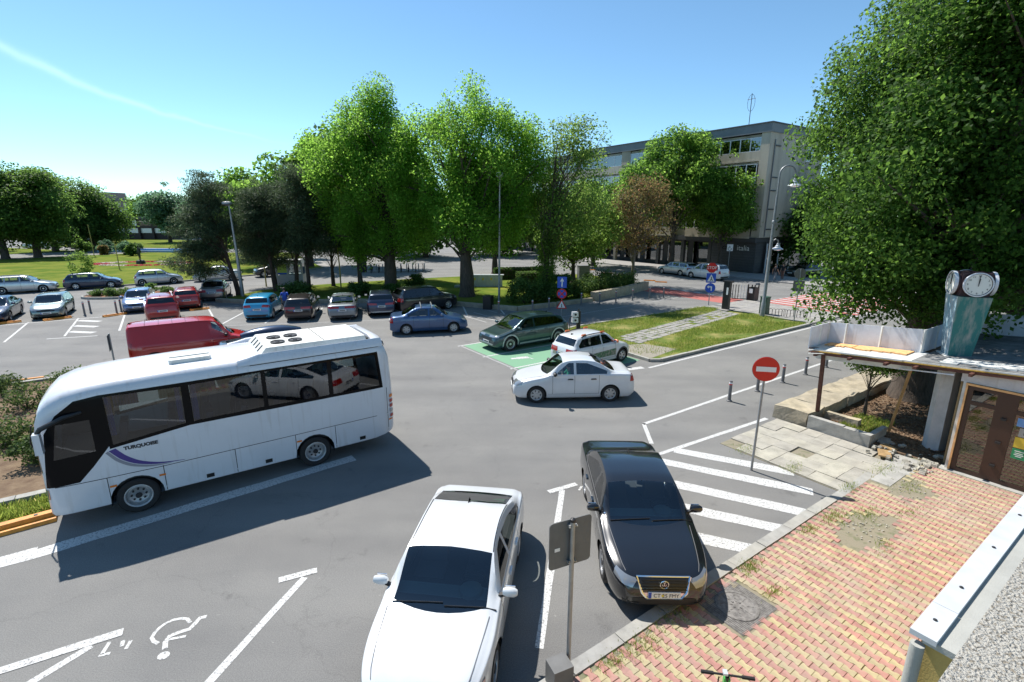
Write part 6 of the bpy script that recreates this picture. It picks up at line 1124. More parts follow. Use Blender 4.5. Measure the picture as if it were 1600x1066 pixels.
# stop, crossing, left turn
s_ = thing('road_sign', 'red STOP sign above blue crossing and turn-left signs on the island tip', 'road sign', (14.68, 36.84, 0), R(-14)); MB().tube([(0, 0, 0), (0, 0, 3.0)], .035, 8).build('pole', 'steel_grey', s_)
p = MB().lathe([(.38, -.06), (.38, -.045)], 8, (0, 0, 0), 'Y').build('plate', 'sign_red', s_, loc=(0, 0, 2.78)); p.rotation_euler = (0, R(22.5), 0); t = lettering('STOP', .30, 'sign_white', s_, (0, -.064, 2.78), (R(90), 0, 0), .95)
p = MB().box((0, -.05, 2.03), (.66, .015, .70)).build('plate', 'sign_blue', s_); MB().add([(-.26, -.061, 1.78), (.26, -.061, 1.78), (0, -.061, 2.30)], [(0, 1, 2)]).build('field', 'sign_white', p); MB().bar((-.06, -.066, 1.82), (.03, -.066, 2.0), .004, .05).build('figure', 'ink_dark', p); MB().bar((.03, -.066, 2.0), (0, -.066, 2.12), .004, .06).build('figure', 'ink_dark', p); MB().bar((.03, -.066, 1.98), (.10, -.066, 1.82), .004, .05).build('figure', 'ink_dark', p)
p = MB().lathe([(.36, -.06), (.36, -.045)], 30, (0, 0, 1.30), 'Y').build('plate', 'sign_blue', s_); MB().box((.08, -.064, 1.22), (.08, .004, .26)).build('arrow', 'sign_white', p); MB().box((-.01, -.0645, 1.38), (.26, .004, .08)).build('arrow', 'sign_white', p); MB().add([(-.24, -.065, 1.38), (-.10, -.065, 1.50), (-.10, -.065, 1.26)], [(0, 1, 2)]).build('arrow', 'sign_white', p)
d_ = thing('road_sign', 'white wheelchair parking sign in front of the white-lettered shop', 'road sign', (24.6, 57.2, 0), R(-20)); MB().tube([(0, 0, 0), (0, 0, 3.1)], .035, 6).build('pole', 'steel_grey', d_); p = MB().box((0, -.05, 3.0), (.62, .015, .75)).build('plate', 'sign_white', d_); MB().tube([(.18 * math.cos(t_) - .02, -.062, 2.88 + .17 * math.sin(t_)) for t_ in np.linspace(R(120), R(380), 12)], .025, 4).build('symbol', 'ink_dark', p); MB().bar((-.05, -.062, 3.2), (.0, -.062, 2.95), .02, .06).build('symbol', 'ink_dark', p)
k_ = thing('road_sign', 'backs of a round and a square sign beside the great tree', 'road sign', (17.52, 30.4, .1), R(160)); MB().tube([(0, 0, 0), (0, 0, 3.25)], .032, 8).build('pole', 'steel_grey', k_); MB().lathe([(.33, -.05), (.33, -.035)], 24, (0, 0, 2.95), 'Y').build('plate', 'sign_back', k_); MB().box((0, -.045, 2.20), (.62, .015, .66)).build('plate', 'sign_back', k_)
# lamp posts
def bell(par, c, s=1.0):
    b = MB().lathe([(.03 * s, .36 * s), (.09 * s, .33 * s), (.10 * s, .22 * s), (.17 * s, .18 * s), (.19 * s, .08 * s), (.34 * s, 0), (.40 * s, -.06 * s), (.39 * s, -.09 * s)], 20, c, cap=False).build('lamp_shade', 'lamp_white', par, True); MB().lathe([(.36 * s, -.07 * s), (.2 * s, -.14 * s), (.001, -.16 * s)], 20, c, cap=False).build('lens', 'lamp_glass', b, True); return b
lp = thing('street_lamp', 'tall grey gooseneck lamp post with two bell-shaped lamps on the island', 'street lamp', (16.31, 32.0, .1), 0); MB().tube([(0, 0, 0), (0, 0, .9), (.0, 0, .95), (.02, 0, 5.4), (.03, 0, 7.6)], [.15, .14, .115, .09, .07], 12).build('pole', 'steel_grey', lp, True); MB().lathe([(.085, 5.9), (.12, 5.95), (.12, 6.05), (.08, 6.1)], 12, (.025, 0, 0)).build('collar', 'steel_grey', lp, True)
MB().tube([(.03, 0, 7.6)] + [(.03 + .48 * (1 - math.cos(t)), 0, 8.85 + .48 * math.sin(t)) for t in np.linspace(0, R(175), 12)] + [(.99, 0, 8.55)], .05, 8).build('arm', 'steel_grey', lp, True); bell(lp, (.99, 0, 8.22)); MB().tube([(.0, 0, 4.75), (.28, 0, 4.95), (.45, 0, 4.85), (.45, 0, 4.7)], .04, 8).build('arm', 'steel_grey', lp, True); bell(lp, (.45, 0, 4.38), .85)
lc = thing('street_lamp', 'plain grey lamp post with a round head before the broad bright tree', 'street lamp', (-.98, 37.7, .1), 0); MB().tube([(0, 0, 0), (.04, 0, 4), (.10, 0, 9.1)], [.09, .075, .05], 10).build('pole', 'galv', lc, True); MB().lathe([(.04, 9.0), (.26, 9.12), (.30, 9.25), (.2, 9.40), (.001, 9.44)], 16, (.10, 0, 0)).build('lamp_head', 'lamp_white', lc, True)
ll = thing('street_lamp', 'grey lamp post crossing the leaning pine at the left', 'street lamp', (-21.82, 40.15, 0), 0); MB().tube([(0, 0, 0), (-.05, 0, 4), (-.15, 0, 7.3)], [.15, .10, .055], 10).build('pole', 'galv', ll, True); MB().lathe([(.05, 7.2), (.36, 7.36), (.34, 7.5), (.001, 7.6)], 16, (-.3, 0, 0)).build('lamp_head', 'steel_grey', ll, True)
for x, y, h, lb in ((-15.57, 45.28, 4.6, 'yellow pole between the grey saloon and the pines'), (-23.2, 47.0, 3.2, 'short yellow pole left of the grey booth'), (-48.5, 62.0, 3.4, 'slanting yellow pole on the lawn left of the statue'), (-69.5, 84.0, 5.0, 'yellow pole at the far left lawn path'), (-57.0, 92.0, 5.2, 'yellow pole beside the pond')):
    p = thing('pole', lb, 'pole', (x, y, 0)); MB().tube([(0, 0, 0), (.02, 0, h * .5), (-.05, 0, h)], [.07, .06, .05], 8).build('shaft', 'pole_yellow', p, True); MB().box((-.05, 0, h + .04), (.16, .12, .10)).build('cap', 'pole_yellow', p)
# totem, bins, slatted screen, hoops
tt = thing('info_totem', 'black information totem leaning on a concrete foot on the island', 'totem', (14.86, 34.26, .1), TH); MB().box((0, 0, .03), (1.0, .8, .10)).build('foot', 'plaza', tt); MB().box((0, 0, 1.0), (.26, .46, 1.9)).build('body', 'black_trim', tt); MB().box((.02, 0, 2.0), (.38, .62, .10)).build('cap', 'black_trim', tt); MB().box((-.153, -.1, 1.35), (.004, .14, .5)).build('sticker', 'sign_white', tt)
bn = thing('litter_bin', 'black hooded street litter bin behind the tall lamp post', 'litter bin', (18.89, 38.88, .05), TH); MB().box((0, 0, .5), (.62, .62, 1.0)).build('body', 'black_trim', bn); MB().box((0, 0, 1.30), (.7, .7, .12), taper=.8).build('hood', 'bollard_grey', bn)
for sx in (-.27, .27):
    for sy in (-.27, .27): MB().box((sx, sy, 1.12), (.07, .07, .25)).build('hood_post', 'black_trim', bn)
MB().box((-.313, .0, .75), (.004, .28, .35)).build('notice', 'sign_white', bn)
gb_ = thing('litter_bin', 'narrow green bin just behind the foot of the tall lamp post', 'litter bin', (16.97, 33.1, .08), TH); MB().box((0, 0, .55), (.45, .45, 1.1)).build('body', 'bin_green', gb_); MB().box((0, 0, 1.13), (.5, .5, .06)).build('lid', 'bin_green', gb_)
wb_ = thing('litter_bin', 'black box bin against the low wall behind the teal crossover', 'litter bin', (-1.7, 35.3, 0), R(-20)); MB().box((0, 0, .45), (.6, .6, .9)).build('body', 'black_trim', wb_); MB().box((0, 0, .93), (.66, .66, .06)).build('lid', 'black_trim', wb_)
sc = thing('slatted_screen', 'dark panel with white upright slats beside the hooded bin', 'screen', (17.7, 39.3, .05), R(-20)); MB().box((-.55, 0, .62), (.5, .06, 1.2)).build('panel', 'black_trim', sc); MB().box((.35, 0, .06), (1.2, .08, .06)).build('rail', 'black_trim', sc)
for i in range(6): MB().box((-.2 + .2 * i, 0, .62), (.05, .05, 1.1)).build('slat', 'steel_dark' if i < 3 else 'sign_white', sc)
for k, (x, y, lb) in enumerate(((17.1, 32.3, 'row of low wire hoops right of the tall lamp post'), (18.4, 31.7, 'row of low wire hoops before the backs of the signs'))):
    hf = thing('hoop_fence', lb, 'low fence', (x, y, .1), R(-24), 'hoop fences edging the island')
    for i in range(8): MB().tube([(-.75 + .19 * i, 0, 0), (-.75 + .19 * i, 0, .38)] + [(-.66 + .19 * i - .09 * math.cos(t), 0, .38 + .09 * math.sin(t)) for t in np.linspace(0, math.pi, 6)][1:] + [(-.57 + .19 * i, 0, 0)], .014, 5).build('hoop', 'steel_dark', hf)
# charger, booth, cabinets, bikes
ev = thing('charging_post', 'black charging post with two white sockets at the green bays', 'charger', (3.66, 26.97, .1), R(10)); MB().box((0, 0, .65), (.20, .16, 1.3)).build('post', 'black_trim', ev); MB().tube([(.0, 0, 1.3), (0, 0, 1.42)], .04, 8).build('top', 'black_trim', ev)
for z in (.82, 1.14): o = MB().box((-.22, -.03, z), (.34, .26, .26), taper=.92).build('socket_box', 'lamp_white', ev); MB().lathe([(.06, 0), (.06, .03)], 12, (-.22, -.19, z), 'Y').build('socket', 'black_trim', o)
MB().tube([(-.36, -.05, 1.1), (-.55, -.15, .9), (-.62, -.4, .35), (-.9, -.8, .08), (-1.6, -1.0, .05)], .02, 6).build('cable', 'black_trim', ev, True)
bo = thing('booth', 'small grey guard booth with a lime green poster under the pines', 'booth', (-21.3, 48.3, .05), R(12)); MB().box((0, 0, .5), (2.4, 1.7, 1.0)).build('base', 'booth_grey', bo)
for x in (-1.12, -.12, 1.12):
    for y in (-.77, .77): MB().box((x, y, 1.5), (.16, .16, 1.05)).build('post', 'booth_grey', bo)
MB().box((0, 0, 2.20), (2.5, 1.8, .36), taper=.86).build('roof', 'booth_grey', bo); MB().box((-.62, -.80, 1.5), (.86, .03, .95)).build('poster', 'sticker_lime', bo); MB().box((-.62, -.822, 1.12), (.80, .004, .16)).build('poster_strip', 'sign_blue', bo); MB().box((.5, -.76, 1.5), (1.1, .02, 1.0)).build('pane', 'glass', bo); MB().box((1.15, 0, 1.5), (.02, 1.4, 1.0)).build('pane', 'glass', bo); MB().box((-.3, 0, .02), (2.6, 1.9, .05)).build('plinth', 'concrete', bo)
cb = thing('electric_cabinets', 'row of pale electricity cabinets with yellow notices behind the tree trunk', 'cabinet', (-2.7, 45.9, .15), 0)
for i in range(5): o = MB().box((-1.55 + .75 * i, 0, .52), (.73, .45, 1.05)).build('cabinet', 'cabinet', cb); MB().box((-1.45 + .75 * i, -.228, .72), (.16, .004, .22)).build('notice', 'poster_yellow', o)
MB().box((-2.1, -.3, .08), (.9, .8, .16)).build('slab', 'plaza', cb); MB().box((-.05, 0, 1.08), (4.0, .55, .06)).build('top', 'lamp_white', cb)
dc = thing('dark_cabinet', 'tall dark street cabinet right of the ivy tree', 'cabinet', (7.2, 50.5, .0), R(10)); MB().box((0, 0, .8), (1.1, .7, 1.6)).build('body', 'bollard_grey', dc); MB().box((0, 0, 1.63), (1.2, .8, .06)).build('lid', 'bollard_grey', dc)
st_ = thing('bike_station', 'bicycle docking station with a tall dark panel seen between the trunks', 'bike rack', (-13.5, 60.0, .0), R(8)); MB().box((0, 0, .06), (7.5, .5, .12)).build('rail', 'steel_grey', st_); MB().box((-4.2, 0, 1.3), (.9, .25, 2.6)).build('panel', 'black_trim', st_); MB().box((-4.75, 0, 1.3), (.16, .27, 2.6)).build('panel_edge', 'lamp_white', st_)
for i in range(10): MB().tube([(-3.3 + .7 * i, 0, .1), (-3.3 + .7 * i, 0, .8), (-3.3 + .7 * i, .25, .9)], .06, 6).build('dock', 'steel_grey', st_)
def bike(label, p, rz, mat='steel_dark'):
    r = thing('bicycle', label, 'bicycle', p, rz, 'bicycles at the docking station')
    for x in (-.52, .52): MB().tube([(x + .33 * math.cos(t), 0, .33 + .33 * math.sin(t)) for t in np.linspace(0, 2 * math.pi, 15)], .025, 4).build('wheel', 'rubber', r)
    f = MB()
    for a, b_ in (((-.52, 0, .33), (-.12, 0, .35)), ((-.12, 0, .35), (-.25, 0, .85)), ((-.12, 0, .35), (.38, 0, .8)), ((-.25, 0, .8), (.36, 0, .85)), ((.52, 0, .33), (.34, 0, 1.0)), ((-.52, 0, .33), (-.24, 0, .78))): f.tube([a, b_], .022, 5)
    f.build('frame', mat, r); MB().box((-.27, 0, .9), (.26, .13, .06)).build('saddle', 'black_trim', r); MB().tube([(.30, -.28, 1.02), (.34, 0, 1.0), (.30, .28, 1.02)], .018, 5).build('handlebar', 'black_trim', r)
for i in range(8): q = Vector((-13.5, 60.0, 0)) + Matrix.Rotation(R(8), 3, 'Z') @ Vector((-3.1 + .85 * i, -.7, 0)); bike('hire bicycle in the docking row, ' + ('first from the dark panel', 'second from the dark panel', 'third from the dark panel', 'fourth from the dark panel', 'fifth from the dark panel', 'sixth from the dark panel', 'seventh from the dark panel', 'last, farthest from the panel')[i], q, R(98))
# wheel stops
def stop(label, a, b, w=.16, h=.13, group='orange wheel stops'):
    a, b = Vector((a[0], a[1], 0)), Vector((b[0], b[1], 0)); L = (b - a).length; r = thing('wheel_stop', label, 'wheel stop', (a + b) / 2, math.atan2(b.y - a.y, b.x - a.x), group)
    m = MB(); m.add([(s * L / 2, y, z) for s in (-1, 1) for y, z in ((-w, 0), (-w * .9, h * .45), (-w * .35, h * .5), (-w * .3, h), (w * .5, h), (w, 0))], [(0, 1, 2, 3, 4, 5), (11, 10, 9, 8, 7, 6)] + [(i, i + 1, i + 7, i + 6) for i in range(5)]); m.build('rail', 'orange_paint', r)
    for s in (-.35, .35): MB().box((s * L, w * .1, h + .004), (.06, .06, .012)).build('bolt', 'steel_dark', r)
stop('orange wheel stop before the dark blue saloon', uv(-10.1, 42.2), uv(-8.0, 42.8)); stop('orange wheel stop before the sage green hatchback', uv(-6.9, 42.25), uv(-5.6, 42.8)); stop('orange wheel stop right of the hatched bay', uv(-3.9, 41.75), uv(-2.7, 42.3)); stop('orange wheel stop behind the dark red crossover', uv(-1.4, 41.5), uv(-.2, 41.7)); stop('orange wheel stop before the beige saloon', uv(.9, 41.2), uv(2.1, 41.4))
stop('orange barrier rail at the coach front corner', uv(-4.9, 13.58), uv(-2.75, 13.72), .2, .18); stop('orange barrier rail continuing left of the coach', uv(-8.6, 13.4), uv(-4.95, 13.57), .2, .18); stop('orange rail along the back kerb of the rose bed', uv(-9.5, 26.75), uv(-4.7, 26.5), .16, .18)
for k, (px_, py_, l) in enumerate(((13.6, 51.5, 'first'), (14.4, 50.2, 'second'), (12.0, 55.0, 'third'), (10.6, 58.2, 'fourth'), (9.2, 62.0, 'fifth'))): stop('yellow lane kerb piece on the cross street, %s from the red strip' % l, (px_, py_), (px_ + 1.1, py_ - .35), .12, .1, 'yellow lane kerbs')
# scooter
sk = thing('electric_scooter', 'parked green and black electric scooter at the bottom edge', 'scooter', uv(4.86, 2.55, .1), R(80)); MB().tube([(0, 0, .12), (-.10, 0, 1.08)], .025, 8).build('stem', 'black_trim', sk); MB().tube([(-.10, -.29, 1.10), (-.10, 0, 1.10), (-.10, .29, 1.10)], .013, 6).build('handlebar', 'steel_dark', sk)
for s in (-1, 1): MB().tube([(-.10, s * .16, 1.10), (-.10, s * .30, 1.10)], .021, 8).build('grip', 'rubber', sk)
MB().box((-.10, .03, 1.13), (.07, .05, .03)).build('display', 'lamp_white', sk); MB().box((-.085, 0, .98), (.06, .07, .14)).build('stem_cover', 'scooter_green', sk); MB().box((-.55, 0, .14), (.75, .17, .05)).build('deck', 'scooter_green', sk); MB().tube([(-.12, .10, 1.08), (-.16, .12, .9), (-.08, .03, .7)], .008, 5).build('brake_cable', 'black_trim', sk)
for x in (0, -1.02): MB().lathe([(.06, -.025), (.1, -.02), (.105, 0), (.1, .02), (.06, .025)], 16, (x, 0, .105), 'Y').build('wheel', 'rubber', sk, True)
# pond, pavilion, distant slab, statues, canopies
pond = struct('pond', MB().prism([(-76, 93.5), (-57, 92.5), (-57, 97), (-76, 98)], -.02, .10), 'pond_water'); kerb_run([(-76.2, 93.2), (-56.8, 92.2), (-56.8, 97.2), (-76.2, 98.2), (-76.2, 93.2)], pond, .4, .38, 2.0, 'pond_rim'); struct('lawn_path', MB().sheet([(-82, 91.8), (-40, 92.6), (-28, 70), (-24, 66), (-22, 70), (-38, 96), (-56, 91.9), (-82, 93.0)][:4] + [(-38, 95)], .02), 'plaza')
M('pavilion_brown', (.045, .030, .028), .7, var=.2); M('slab_pink', (.30, .235, .21), .9, var=.1, scale=.2)
pv = thing('pavilion', 'long low dark brown restaurant with white blinds across the park', 'building', (-108, 150, 0), R(-4)); MB().box((0, 0, 1.6), (20, 8, 3.2)).build('ground_floor', 'pavilion_brown', pv); MB().box((0, 0, 4.4), (20.6, 8.6, 2.4)).build('upper_floor', 'pavilion_brown', pv); MB().box((0, 0, 5.9), (21.4, 9.4, .6)).build('roof', 'shop_clad', pv)
for i in range(5): MB().box((-8 + 4.1 * i, -4.15, 2.45), (3.5, .1, 1.3)).build('blind', 'lamp_white', pv); MB().box((-10 + 4.1 * i, -4.4, 1.6), (.5, .5, 3.2)).build('pillar', 'pavilion_brown', pv); MB().box((-8 + 4.1 * i, -4.34, 4.5), (3.4, .06, 1.3)).build('window', 'win_glass', pv)
MB().box((1.2, -4.42, 4.55), (1.1, .05, 1.5)).build('open_casement', 'lamp_white', pv); MB().box((13, -2, 2.9), (6, 5, .25)).build('awning', 'lamp_white', pv)
sl = thing('apartment_slab', 'distant pinkish apartment slab above the dark restaurant', 'building', (-175, 262, 0), R(-3)); MB().box((0, 0, 7), (58, 12, 14)).build('wall', 'slab_pink', sl); MB().box((0, 0, 14.2), (59, 13, .5)).build('roof', 'fascia_grey', sl); MB().box((-30, 0, 9), (9, 12, 18)).build('tower', 'slab_pink', sl)
for i in range(18):
    for k in range(2): MB().box((-26 + 3.05 * i, -6.05, 9.0 + 2.9 * k), (1.6, .12, 1.5)).build('window', 'upvc' if (i * 3 + k) % 3 == 0 else 'win_glass', sl)
for x, y, lb in ((-85.5, 101, 'white canopy bench left of the pond'), (-63.0, 101.5, 'white canopy bench beyond the pond')):
    c = thing('canopy_bench', lb, 'bench', (x, y, 0), 0); MB().box((0, 0, 2.2), (3.4, 1.6, .5), taper=.8).build('canopy', 'lamp_white', c); MB().box((0, 0, .5), (2.8, .5, .08)).build('seat', 'black_trim', c); MB().box((0, .3, .8), (2.8, .06, .5)).build('backrest', 'black_trim', c)
    for s in (-1.5, 1.5): MB().box((s, 0, 1.0), (.12, .12, 2.0)).build('post', 'black_trim', c)
# ---------------------------------------------------------------- vehicles in place
M('arch_silver', (.42, .45, .46), .4, .4); M('decal_green', (.05, .16, .07), .5, col2=(.30, .28, .24), scale=9, lo=.45, hi=.6); M('grille_slat', (.02, .02, .022), .3)
SQ = dict(hl=[(-.30, .42), (.22, .455), (.24, .525), (-.26, .50)], tl=[(-.22, .49), (.16, .48), (.16, .63), (-.20, .63)])
car('sedan', 'white_saloon', 'plain white saloon with wheel covers crossing the junction', (2.14, 17.57), 183, 'paint_white', fine=True, mirror='black_trim', dh='black_trim', tl=[(-.06, .50), (.20, .50), (.16, .66), (-.02, .66)], hl=[(-.34, .40), (.24, .43), (.26, .525), (-.28, .49)], steer=R(-6))
car('sedan', 'blue_saloon', 'metallic blue saloon with two silver roof bars behind the coach', (-4.78, 28.23), 12.6, 'paint_blue', bars=True, rim='six', tl=[(-.06, .46), (.20, .46), (.18, .66), (-.02, .66)], **{k: v for k, v in SQ.items() if k == 'hl'})
pas, PC, PX, _ = car('saloon', 'black_saloon', 'black saloon with chrome grille parked nose to the pavement', (2.54, 9.20), 268.5, 'paint_black', near=True, fine=True, plate_txt='CT 25 FMY', hl=[(-.17, .385), (.20, .435), (.20, .505), (-.20, .465)], gr=(.20, .385, .475), pf=.315, grm='grille_slat')
ps = []
for (y, z) in ((-.44, .70), (-.36, .50), (-.28, .40), (.28, .40), (.36, .50), (.44, .70)):
    h, nr = PC.hit('F', y, z)
    if h: ps.append(h + nr * .012)
if len(ps) > 3: MB().tube(ps, .022, 6).build('grille_surround', 'chrome', pas, True)
ps = [PC.hit('F', y, .705)[0] + Vector((.012, 0, 0)) for y in np.linspace(-.44, .44, 9)]; MB().tube(ps, .016, 6).build('grille_surround', 'chrome', pas, True)
PC.patch('F', [(-.34, .43), (.34, .43), (.36, .50), (-.36, .50)], 'chrome_shield', 'chrome', pas, 8, 2, .008)
for z in (.55, .59, .63, .67): ps = [PC.hit('F', y, z)[0] + Vector((.012, 0, 0)) for y in np.linspace(-.36, .36, 7)]; MB().tube(ps, .009, 5).build('grille_bar', 'black_gloss', pas, True)
h, _n = PC.hit('F', 0, .63); bd = MB().tube([(h.x + .03, .068 * math.cos(t), .63 + .068 * math.sin(t)) for t in np.linspace(0, 2 * math.pi, 25)], .008, 6).build('badge', 'chrome', pas, True); MB().lathe([(.064, .0), (.064, .015)], 24, (h.x + .008, 0, .63), 'X').build('badge_field', 'black_gloss', bd)
lettering('V', .075, 'chrome', bd, (h.x + .030, 0, .66), (R(90), 0, R(90))); lettering('W', .085, 'chrome', bd, (h.x + .030, 0, .605), (R(90), 0, R(90)), .9)
for fr in 'LR':
    for z0, z1, a0, a1 in ((1.005, 1.018, PX(.30), PX(.80)),): PC.patch(fr, [(a0, z0), (a1, z0), (a1, z1), (a0, z1)], 'window_trim', 'chrome', pas, 16, 1, .006)
    PC.patch('f' + fr, [(-.34, .215), (-.02, .24), (-.02, .33), (-.32, .31)], 'fog_lamp_grille', 'black_trim', pas, 5, 2, .007)
car('fast', 'white_fastback', 'glossy white fastback at the bottom edge, seen from above its bonnet', (-.93, 7.12), 262.5, 'paint_white', near=True, fine=True, hl=[(-.10, .38), (.34, .43), (.34, .485), (-.08, .435)])
io, IC, IX, _ = car('ioniq', 'teal_crossover', 'dark teal crossover with large turbine wheels on the green charging bay', uv(14.85, 20.45), 214.5, 'paint_teal', fine=True, arch='arch_silver', glass='glass', dark_sides=True, hl=[(-.40, .455), (.18, .47), (.18, .515), (-.36, .505)], tl=[(-.3, .56), (.14, .56), (.14, .63), (-.3, .63)])
for fr in 'LR': IC.patch(fr, [(.95, .30), (-.95, .30), (-.95, .38), (.95, .38)], 'sill_trim', 'arch_silver', io, 14, 2, .008)
IC.patch('F', [(-.6, .36), (.6, .36), (.62, .44), (-.62, .44)], 'bumper_trim', 'arch_silver', io, 10, 2, .012)
spk, KC, KX, _ = car('hatch', 'small_white_hatchback', 'small white hatchback with orange roof rail tips and a green side picture', uv(15.35, 15.98), 36, 'paint_white', L=3.73, W=1.62, H=1.51, wb=2.42, fo=.68, r=.30, rails='black_trim', arch='black_trim', mirror='paint_orange', rim='five', hl=[(-.25, .46), (.2, .48), (.2, .54), (-.22, .53)])
for fr in 'LR': KC.patch(fr, [(.75, .42), (-1.0, .42), (-1.0, .66), (.75, .72)], 'side_picture', 'decal_green', spk, 14, 4, .004)
KC.patch('B', [(-.55, .62), (.55, .62), (.5, .78), (-.5, .78)], 'tailgate_picture', 'decal_green', spk, 8, 3, .005)
for sg in (1, -1):
    for s_ in (.48, .78): h, n_ = KC.hit('T', KX(s_), sg * .52); MB().box((h.x, h.y, h.z + .05), (.26, .06, .06), taper=.8).build('rail_tip', 'paint_orange', spk)
RG = 'cars parked in the middle row'
car('hatch', 'turquoise_hatchback', 'light blue hatchback at the left end of the middle parked row', (-16.57, 32.95), 103, 'paint_sky', group=RG, H=1.54, tl=[(-.3, .56), (.12, .54), (.14, .64), (-.2, .66)])
car('wagon', 'brown_estate', 'dark brown estate beside the person in the blue shirt', (-14.05, 33.15), 105, 'paint_brown', group=RG, rails='black_trim', tl=[(-.40, .53), (.16, .53), (.16, .63), (-.40, .62)])
car('saloon', 'grey_saloon', 'blue-grey saloon with a bright rear window in the middle row', (-11.35, 33.35), 105, 'paint_grey', group=RG, tl=[(-.42, .55), (.16, .54), (.16, .64), (-.40, .63)], rb=.85)
car('suv', 'navy_hatchback', 'navy crossover with silver rear skid plate beside the grey saloon', (-9.15, 34.45), 105, 'paint_navy', group=RG, H=1.52, rbm='arch_silver', tl=[(-.36, .52), (.14, .54), (.14, .63), (-.34, .60)])
car('suv', 'black_offroader', 'black off-roader in deep shade at the right end of the row', (-6.1, 35.0), 40, 'paint_darkcar', dark_sides=True, H=1.75, L=4.6)
car('suv', 'red_crossover', 'dark red crossover with roof rails left of the red van', (-22.85, 32.1), 126, 'paint_red', rails='alloy', H=1.66, W=1.84)
car('hatch', 'red_hatchback', 'red hatchback behind the dark red crossover', (-24.0, 36.5), 122, 'paint_red')
car('saloon', 'beige_saloon', 'beige saloon parked left of the leaning pine', (-24.1, 40.4), 112, 'paint_beige', L=4.5, rb=.84)
car('hatch', 'lilac_hatchback', 'pale violet-blue hatchback facing the camera behind the dark red crossover', (-26.6, 35.3), 300, 'paint_lilac')
car('hatch', 'sage_hatchback', 'grey-green hatchback facing the camera beside the hatched bay', (-30.85, 33.1), 302, 'paint_sage', L=4.2, W=1.76)
car('saloon', 'dark_blue_saloon', 'dark blue saloon cut off by the left edge', (-33.2, 31.7), 303, 'paint_navy')
FG = 'cars parked along the lawn kerb'
car('wagon', 'silver_estate', 'silver estate at the left edge along the lawn kerb', (-42.5, 43.4), 33, 'paint_silver', group=FG, rim='steel', rails='alloy')
car('hatch', 'navy_three_door', 'dark navy hatchback along the lawn kerb, right of the sapling', (-38.6, 46.1), 32, 'paint_navy', group=FG, L=4.2, twodoor=1)
car('hatch', 'silver_hatchback', 'small silver two-door along the lawn kerb below the statue', (-34.7, 48.9), 36, 'paint_silver', group=FG, L=3.9, rim='steel', twodoor=1)
car('sedan', 'silver_saloon', 'silver saloon along the lawn kerb behind the leaning pine', (-30.4, 51.6), 209, 'paint_silver', group=FG, rim='five')
car('suv', 'shaded_car', 'black car in shade along the kerb left of the grey booth', (-26.2, 55.6), 215, 'paint_darkcar', group=FG)
van, VC, VX, _ = car('van', 'red_van', 'bright red panel van parked behind the coach', uv(.65, 26.95), 34.5, 'paint_vanred', cat='van', mirror='black_trim', tl=[(.02, .36), (.14, .36), (.14, .62), (.02, .62)], pr=.3)
for k in range(5): h, n_ = VC.hit('T', VX(.46 + .1 * k), 0); MB().box((h.x, 0, h.z + .003), (.012, 1.4, .008)).build('roof_rib', 'seam', van)
for fr in 'LR': VC.patch(fr, [(VX(.40), .95), (VX(.93), .95), (VX(.93), .985), (VX(.40), .985)], 'side_moulding', 'paint_vanred', van, 10, 1, .012)
rbx, _C, _X, _t = car('wagon', 'dark_estate', 'dark estate with a long navy roof box hidden behind the coach', uv(3.4, 22.75), 34.5, 'paint_darkcar', H=1.52)
b = MB(); rows = []
for t in np.linspace(0, 1, 15):
    k = math.sin(math.pi * min(1, .06 + t * .88)) ** .55; x = 1.05 - 2.35 * t; w = .40 * k; rows.append([(x, w * math.cos(a), 1.62 + (.34 if t < .85 else .34) * k * max(0, math.sin(a)) ** .8) for a in np.linspace(0, math.pi, 11)])
b.grid(rows); b.build('roof_box', 'paint_navy', rbx, True)
SG = 'cars parked on the far street'
car('mpv', 'white_people_carrier', 'white people carrier on the far street behind the STOP sign', (20.7, 53.2), 121, 'paint_white', group=SG, tl=[(-.10, .42), (.16, .42), (.14, .60), (-.06, .60)])
car('wagon', 'silver_blue_estate', 'pale blue estate parked ahead of the white people carrier', (18.7, 57.2), 122, 'paint_silver', group=SG)
car('saloon', 'street_corner_car', 'dark car in shade on the far street left of the great tree', (32.5, 55.5), 200, 'paint_darkcar', group=SG)
car('hatch', 'white_street_car', 'white car glimpsed through the leaves of the great tree', (34.6, 47.4), 214, 'paint_white', group=SG)
for k, (x, y, hd, mt, lb) in enumerate(((-80.5, 75.0, 40, 'paint_darkcar', 'dark car in the shade under the leftmost park tree'), (-88.0, 104, 20, 'paint_darkcar', 'dark car behind the left park trunks'), (-97.0, 104, 20, 'paint_silver', 'silver car at the far left behind the trunks'), (-99.5, 114.0, 20, 'paint_white', 'white car far left behind the dark park trees'))): car('suv' if k % 2 else 'saloon', 'parked_car', lb, (x, y), hd, mt, group='cars far off in the park street', seams=False)

